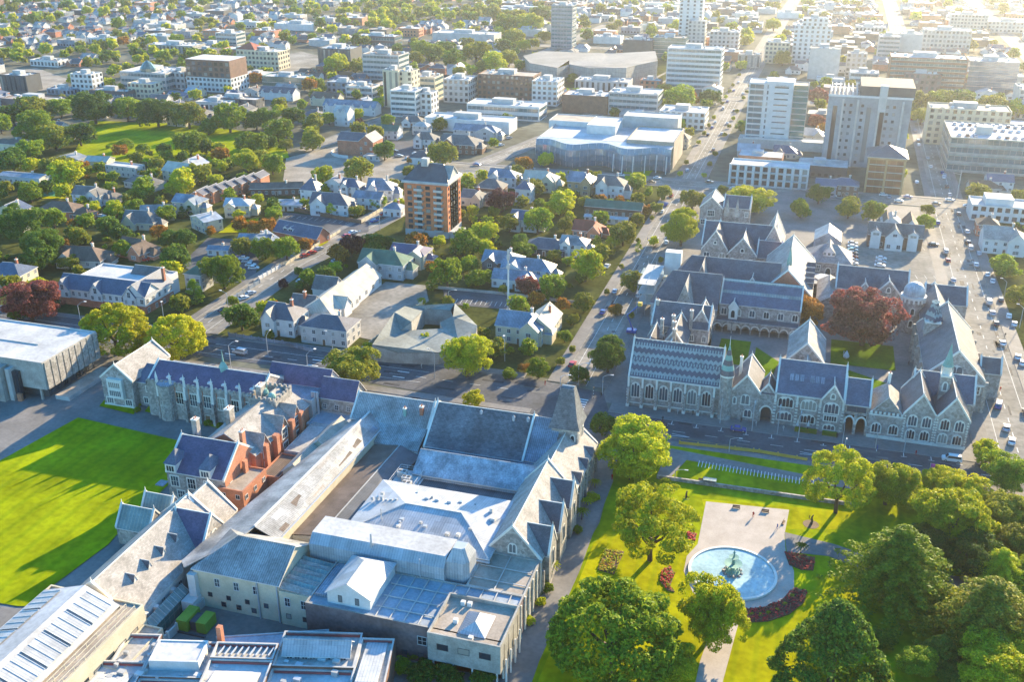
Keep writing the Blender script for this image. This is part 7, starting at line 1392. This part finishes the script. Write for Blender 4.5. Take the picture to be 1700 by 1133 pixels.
c=P(1139,828); b=MB(); b.lathe([(.9,.0),(.8,.3)],'concrete',10,c.x,c.y); b.tube([(c.x,c.y,.3),(c.x,c.y,1.5),(c.x+.1,c.y,2.3)],.3,.15,'bark',6); solo('dark_statue',b,'small dark statue on a round base near the lawn corner','statue',(c.x,c.y,0))
c=P(1385,858); b=MB(); b.lathe([(2.6,0),(2.5,.2),(0,.2)],'soil',18,c.x,c.y); solo('soil_ring',b,'round soil ring under the lime tree on the sunlit lawn','soil bed',(c.x,c.y,0))
for i,(px,py,an) in enumerate(((1300,870,80),(1176,801,10),(1222,845,5),(1270,852,5),(1165,800,5))):
    c=P(px,py); T=Th('park_bench','dark park bench','bench',(c.x,c.y,0),'benches of the fountain garden',auto=True); q=RQ(c.x,c.y,1.8,.5,an); T.mb('seat').prism(q,.42,.5,'wood'); q2=RQ(c.x,c.y+.25,1.8,.06,an); T.mb('backrest').prism(q2,.55,.95,'wood')
    for j in range(4): T.one('leg').box(q[j][0]-.05,q[j][0]+.05,q[j][1]-.05,q[j][1]+.05,0,.42,'paint_dark')
    T.done()
c=P(1178,800,1); T=Th('garden_kiosk','small teal roofed garden shelter against the low rubble wall','kiosk',(c.x,c.y,0)); T.mb('box').box(c.x-1.5,c.x+1.5,c.y-.6,c.y+.6,0,1.6,'darkgrey'); T.mb('lid').box(c.x-1.7,c.x+1.7,c.y-.8,c.y+.8,1.6,1.8,'iron_teal'); T.done()
c=P(1440,690); 
for i in range(10): X=-44+i*10
for x0,x1,l in ((3,9,'left'),(10.5,14.6,'right')): b=MB(); b.box(x0,x1,265.6,266.8,.1,1.2,'L_dark'); solo('clipped_hedge',b,l+' one of two dark clipped hedges before the blue roofed block','hedge',((x0+x1)/2,266,0))
# ---------------------------------------------------------------- filler suburb and city beyond the surveyed blocks
def quadV(X0,X1,Y0,Y1): pass
FH={}
def far_house(var):
    if var in FH: return FH[var]
    g=random.Random(var); w,d=g.uniform(11,16),g.uniform(8,11); e,rh=g.choice([3,3.2,5.6]),g.uniform(2.2,3.4); wk=g.choice(['white','cream','offwhite','brick','white']); rk=g.choice(['iron_grey','iron_dark','tile_grey','slate_blue','iron_white','tile_brown','flat_white','slate','iron_white'])
    T=Th('tmp',None,None,(0,0,0)); T.gab(RQ(0,0,w,d),e,e+rh,wm=wk,rm=rk,hip=(0,0) if var%2 else (d/2-.5,d/2-.5)); g2=w*.2; s=g.choice((-1,1))
    T.gab(RQ(s*w*.25,-d*.3,g2*2,d*.9)[1:]+RQ(s*w*.25,-d*.3,g2*2,d*.9)[:1],e,e+rh*.8,wm=wk,rm=rk); T.done()
    b=MB(); vs=0
    for ch in list(T.o.children_recursive):
        me=ch.data; ks=[x.name for x in me.materials]
        for p in me.polygons: b.face([tuple(me.vertices[i].co) for i in p.vertices],ks[p.material_index])
    for ch in list(T.o.children_recursive): bpy.data.objects.remove(ch)
    bpy.data.objects.remove(T.o)
    for x in (-w*.3,0,w*.3):
        b.face([(x-.7,-d/2-.04,1),(x+.7,-d/2-.04,1),(x+.7,-d/2-.04,2.3),(x-.7,-d/2-.04,2.3)],'glass'); 
    b.face([(w/2+.04,-1,1),(w/2+.04,1,1),(w/2+.04,1,2.3),(w/2+.04,-1,2.3)],'glass'); b.box(w*.2,w*.2+.8,.5,1.2,e,e+rh+1,'brick')
    FH[var]=(b,f"{WN.get(wk,wk)} house with {RN[rk]} roof"); return FH[var]
oc=dict(OCC)
for k in list(OCC): pass
for v in range(12): far_house(v)
OCC.clear(); OCC.update(oc)
def far_block(var):
    g=random.Random(var+99); w,d,h=g.uniform(20,26) if var<6 else g.uniform(40,60),g.uniform(14,20),g.choice([5,6,8,11]); wk=g.choice(['white','offwhite','cream','render_grey','brown_brick','concrete','darkgrey','orange_brick','iron_blue']); rk=g.choice(['flat_white','flat_blue','flat_roof','flat_dark','iron_white','flat_tan','iron_grey'])
    b=MB(); b.box(-w/2,w/2,-d/2,d/2,0,h,wk,rk); b.box(-w/2-.1,w/2+.1,-d/2-.1,-d/2,h-.2,h+.5,wk); b.box(-w/2-.1,-w/2,-d/2,d/2,h-.2,h+.5,wk); b.box(w/2,w/2+.1,-d/2,d/2,h-.2,h+.5,wk)
    b.box(-w*.2,w*.05,-d*.1,d*.25,h,h+2,'render_grey')
    for f in range(max(1,int(h/3.3))):
        for i in range(int(w/3.4)): x=-w/2+1.7+i*3.4; b.face([(x-.9,-d/2-.12,f*3.3+1),(x+.9,-d/2-.12,f*3.3+1),(x+.9,-d/2-.12,f*3.3+2.5),(x-.9,-d/2-.12,f*3.3+2.5)],'glass')
        for i in range(int(d/4)): y=-d/2+2+i*4; b.face([(w/2+.12,y-.9,f*3.3+1),(w/2+.12,y+.9,f*3.3+1),(w/2+.12,y+.9,f*3.3+2.5),(w/2+.12,y-.9,f*3.3+2.5)],'glass')
    return b,f"{WN.get(wk,wk)} block with {RN[rk]} roof",w,d
FB=[far_block(v) for v in range(10)]; FBM=[b[0].mesh('commercial_block') for b in FB]; FHM={v:FH[v][0].mesh('suburban_house') for v in FH}
cand=[]; g=random.Random(5)
Y=536.
while Y<1760:
    st=15+Y*.004; X=-1500.
    while X<900:
        x=X+g.uniform(-3,3); y=Y+g.uniform(-3,3); s=S(x,y,4)
        if -40<s[0]<1740 and -12<s[1]<340:
            zone=math.sin(x*.011+1.3)+math.sin(y*.013+x*.004)+.8*math.sin(x*.027-y*.021)
            if s[1]<150 and zone>.9 and s[0]<1250: X+=st; continue
            com=g.random()<(.85 if s[0]>900 else .5 if s[0]>650 else .38) 
            if com and y>900 and g.random()<.5 and free(x,y,26): cand.append((s[2],x,y,'B')); occ(x-29,x+29,y-11,y+11)
            elif com and free(x,y,13): cand.append((s[2],x,y,'b')); occ(x-13,x+13,y-10,y+10)
            elif free(x,y,7) and g.random()<(.7 if s[0]<760 else .55): cand.append((s[2],x,y,'h')); occ(x-7,x+7,y-5,y+5)
        X+=st
    Y+=st
# suburb pockets nearer than the first cross street
Y=300.
while Y<520:
    X=-460.
    while X<-80:
        x=X+g.uniform(-3,3); y=Y+g.uniform(-3,3); s=S(x,y,3)
        if 0<s[0]<1700 and free(x,y,7.5) and g.random()<.8: cand.append((s[2],x,y,'h')); occ(x-8,x+8,y-6,y+6)
        X+=16
    Y+=15
cand.sort(reverse=True); nh=nb=0; stuff=[]
for s,x,y,k in cand:
    a=g.choice((0,0,90,180,270))+g.uniform(-4,4)
    if k=='h' and nh<215:
        nh+=1; v=g.randrange(12)
        if s>1.9 and nh<60:
            gg=random.Random(int(x*13+y)); hq=S(x,y,4); house(hq[0],hq[1],gg.uniform(12,15),gg.uniform(9,11),gg.choice([3.4,5.6,3.6]),gg.uniform(2.4,3.4),gg.choice('xhgyx'),gg.choice(['white','cream','brick','offwhite','white']),gg.choice(['iron_grey','tile_grey','slate_blue','tile_brown','iron_white','slate']),gg.uniform(-6,6))
        else: o=ob('suburban_house',FHM[v],None,(x,y,0),R(a)); tag(o,None,'house','small houses of the far suburb'); q=S(x,y,3); OBJ.append((o,'small '+FH[v][1],q[0],q[1]))
    elif k in'bB' and nb<170:
        nb+=1; v=g.randrange(6) if k=='b' else g.randrange(6,10); o=ob('commercial_block',FBM[v],None,(x,y,0),R(g.choice((0,180))+g.uniform(-2,2))); tag(o,None,'building','low commercial blocks of the far city'); q=S(x,y,3); OBJ.append((o,'low '+FB[v][1],q[0],q[1]))
    else: stuff.append((x,y,a,k))
def npm(me):
    n=len(me.vertices); V_=np.empty(n*3,dtype=np.float32); me.vertices.foreach_get('co',V_); li=np.empty(len(me.loops),dtype=np.int32); me.loops.foreach_get('vertex_index',li); ls=np.empty(len(me.polygons),dtype=np.int32); me.polygons.foreach_get('loop_start',ls); lt=np.empty(len(me.polygons),dtype=np.int32); me.polygons.foreach_get('loop_total',lt); mi=np.empty(len(me.polygons),dtype=np.int32); me.polygons.foreach_get('material_index',mi)
    return V_.reshape(-1,3),li,ls,lt,mi,[x for x in me.materials]
def merge(name,items):
    """items: (mesh, x, y, angle, scale, materialkey) joined into one mass"""
    A={};VV=[];LI=[];LS=[];LT=[];MI=[];mats=[];vo=lo=0
    for me,x,y,a,s,mk in items:
        if me.name not in A: A[me.name]=npm(me)
        V_,li,ls,lt,mi,ms=A[me.name]; c,si=math.cos(a),math.sin(a); q=V_*np.float32(s); W_=np.stack([q[:,0]*c-q[:,1]*si+x,q[:,0]*si+q[:,1]*c+y,q[:,2]],1)
        mp=[]
        for mm in ms:
            mm=m(mk) if mk else mm
            if mm not in mats: mats.append(mm)
            mp.append(mats.index(mm))
        VV.append(W_);LI.append(li+vo);LS.append(ls+lo);LT.append(lt);MI.append(np.array(mp,dtype=np.int32)[mi]); vo+=len(V_); lo+=len(li)
    if not VV: return
    V_=np.concatenate(VV);LI=np.concatenate(LI);LS=np.concatenate(LS);LT=np.concatenate(LT);MI=np.concatenate(MI)
    me=bpy.data.meshes.new(name); me.vertices.add(len(V_)); me.vertices.foreach_set('co',V_.astype(np.float32).ravel()); me.loops.add(len(LI)); me.loops.foreach_set('vertex_index',LI.astype(np.int32)); me.polygons.add(len(LS)); me.polygons.foreach_set('loop_start',LS.astype(np.int32)); me.polygons.foreach_set('loop_total',LT.astype(np.int32))
    for mm in mats: me.materials.append(mm)
    me.polygons.foreach_set('material_index',MI); me.uv_layers.new(name='UVMap'); me.update(calc_edges=True); return tag(ob(name,me),kind='stuff')
merge('distant_suburb',[(FHM[g.randrange(12)] if k=='h' else FBM[g.randrange(6) if k=='b' else g.randrange(6,10)],x,y,R(a),1,None) for x,y,a,k in stuff])
# trees between them
tc=[]; g=random.Random(11)
for (x0,x1,y0,y1,n,rr) in ((-460,-78,284,520,1000,(2.2,5.2)),(70,200,266,515,60,(2,4)),(-1500,900,534,1800,9000,(2.8,6.5))):
    for _ in range(n):
        x,y=g.uniform(x0,x1),g.uniform(y0,y1); s=S(x,y,4)
        if not(-40<s[0]<1740 and -12<s[1]<700): continue
        if y0>500 and g.random()>(.95 if s[0]<900 and s[1]<160 else .6 if s[0]<900 else .5): continue
        r=g.uniform(*rr)
        if free(x,y,r*.42): tc.append((s[2]*r,x,y,r)); occ(x-r*.5,x+r*.5,y-r*.5,y+r*.5,0)
tc.sort(reverse=True); st=[]; KC=['green','dark','olive','green','olive','lime','lime','autumn']
for i,(s,x,y,r) in enumerate(tc):
    if i<150: st.append((crown_mesh('round','lo',g.randrange(4)),x,y,g.uniform(0,6.28),r,'L_'+g.choice(KC)))
    else: st.append((crown_mesh('round','xs',g.randrange(4)),x,y,g.uniform(0,6.28),r*g.uniform(.9,1.3),'L_'+g.choice(KC[:7])))
merge('distant_trees',st)
# low shrubs and hedges in the gardens (nobody could count them)
sh=[]
for _ in range(1500):
    x,y=g.uniform(-430,-78),g.uniform(284,518)
    if free(x,y,1.5): sh.append((crown_mesh('round','xs',g.randrange(4)),x,y,g.uniform(0,6),g.uniform(.7,1.5),'L_'+g.choice(KC)))
for _ in range(260):
    x,y=g.uniform(70,190),g.uniform(266,515)
    if free(x,y,1.5): sh.append((crown_mesh('round','xs',g.randrange(4)),x,y,g.uniform(0,6),g.uniform(.7,1.5),'L_'+g.choice(KC)))
merge('garden_shrubs',sh)
# ---------------------------------------------------------------- haze
hz=MB(); hz.box(-2600,2600,-160,2600,-1.2,165,'white'); o=ob('haze',hz.mesh('haze')); tag(o,kind='stuff'); hm=bpy.data.materials.new('haze'); hm.use_nodes=True; t=hm.node_tree
for n_ in list(t.nodes): t.nodes.remove(n_)
oo=nd(t,'OutputMaterial'); pv=nd(t,'VolumePrincipled'); pv.inputs['Density'].default_value=.00008; pv.inputs['Color'].default_value=(.93,.96,1,1); pv.inputs['Anisotropy'].default_value=.68; L(t,pv.outputs[0],oo.inputs['Volume']); o.data.materials.clear(); o.data.materials.append(hm)
# ---------------------------------------------------------------- labels: each thing singled out by look, neighbour and order
LM=[(1130,640,'the zigzag roofed hall'),(1340,650,'the blue roofed block'),(1545,680,'the two matching stone gables'),(1437,530,'the big copper beech'),(1220,400,'the three gabled art school'),(1585,560,'the purple roofed lecture hall'),(1285,530,'the cloister arcade'),(1365,400,'the square common room'),(1470,455,'the college car park'),(1450,372,'the half timbered villa'),
(715,320,'the brick apartment tower'),(705,540,'the faceted concrete building'),(860,540,'the blue roofed cream house'),(640,425,'the green roofed villa'),(570,480,'the long white lodge'),(185,475,'the white gabled hotel'),(375,305,'the brick town house row'),(1020,338,'the green roofed brick row'),(870,440,'the blue roofed house cluster'),(550,370,'the marked parking bays'),
(325,620,'the dining hall'),(80,560,'the concrete gymnasium'),(800,700,'the museum slate roof'),(1218,950,'the fountain pool'),(1492,940,'the spreading cedar'),(940,1000,'the garden path'),(1650,350,'the white modern block'),(540,280,'the gravel lot'),(250,235,'the park lawn'),(590,225,'the brick flats'),(770,230,'the big brown villa'),
(1005,240,'the art gallery'),(1290,190,'the white flanked tower'),(1440,210,'the massive grey slab block'),(1480,290,'the orange framed pavilion'),(1640,250,'the parking building'),(1615,200,'the cream grid office'),(1275,290,'the white apartment row'),(1155,110,'the striped hotel slab'),(980,105,'the faceted convention centre'),(936,45,'the blue glass tower'),(1150,20,'the tallest white tower'),(1348,75,'the ten storey white office'),(1540,125,'the brown court building'),(1370,105,'the blank pale tower'),
(840,145,'the brown brick office'),(680,170,'the white apartment block'),(655,145,'the slim beige tower'),(632,110,'the dark banded office'),(555,95,'the dark church hall'),(430,100,'the pyramid roofed hotel'),(350,125,'the two tone hotel'),(238,135,'the cupola block'),(135,140,'the white windowed cube'),(22,138,'the black mural building'),(380,64,'the glazed white slab'),(283,78,'the white piered hall'),(170,67,'the far white long block'),(490,45,'the far white warehouse'),(770,60,'the wide pale hall'),(265,45,'the far store roof'),(620,67,'the dark low office'),(75,105,'the white bungalow office'),(440,56,'the far brick hall'),(870,52,'the far low white hall'),(1610,38,'the hazy tan slab'),(1495,80,'the grey braced office'),(1570,65,'the hazy pale blocks'),(1205,65,'the pinkish broad office'),(1445,50,'the hazy white block'),(575,165,'the blue dormered terrace'),(840,185,'the white retail block')]
F1=[None,None,['left of two','right of two']]
def name_labels():
    D={}
    for o,look,px,py in OBJ:
        lk=look.split('|')
        bl=sorted(LM,key=lambda l:(l[0]-px)**2+((l[1]-py)*1.6)**2)
        for l in bl:
            if (abs(l[0]-px)+abs(l[1]-py))>4: break
        dx,dy=px-l[0],(py-l[1])*1.6
        near='just ' if math.hypot(dx,dy)<45 else 'far ' if math.hypot(dx,dy)>130 else ''
        rel=('in front of' if dy>0 else 'behind') if abs(dy)>abs(dx) else ('right of' if dx>0 else 'left of')
        for q in (f"{lk[0]} {near}{rel} {l[2]}",f"{lk[0]} {rel} {l[2]}",f"{lk[-1]} {rel} {l[2]}"):
            if len(q.split())<=13: break
        D.setdefault(q,[]).append((px,py,o))
    OR=['leftmost','second','third','fourth','fifth','sixth','seventh','eighth','ninth','tenth','eleventh','twelfth','thirteenth','fourteenth','fifteenth']
    for k,v in D.items():
        v.sort(key=lambda a:a[0]); n=len(v)
        for i,(px,py,o) in enumerate(v):
            s='' if n==1 else (', leftmost' if i==0 else ', rightmost' if i==n-1 else f", {OR[i] if i<15 else str(i+1)+'th'} from left")
            k2=k+s
            for w_ in ('small ','low ','dark grey ','just ','far '):
                if len(k2.split())>16: k2=k2.replace(w_,'',1)
            o['label']=k2
name_labels()
bad=[(o.name,len(o['label'].split())) for o in bpy.data.objects if 'label' in o and len(o['label'].split())>16]
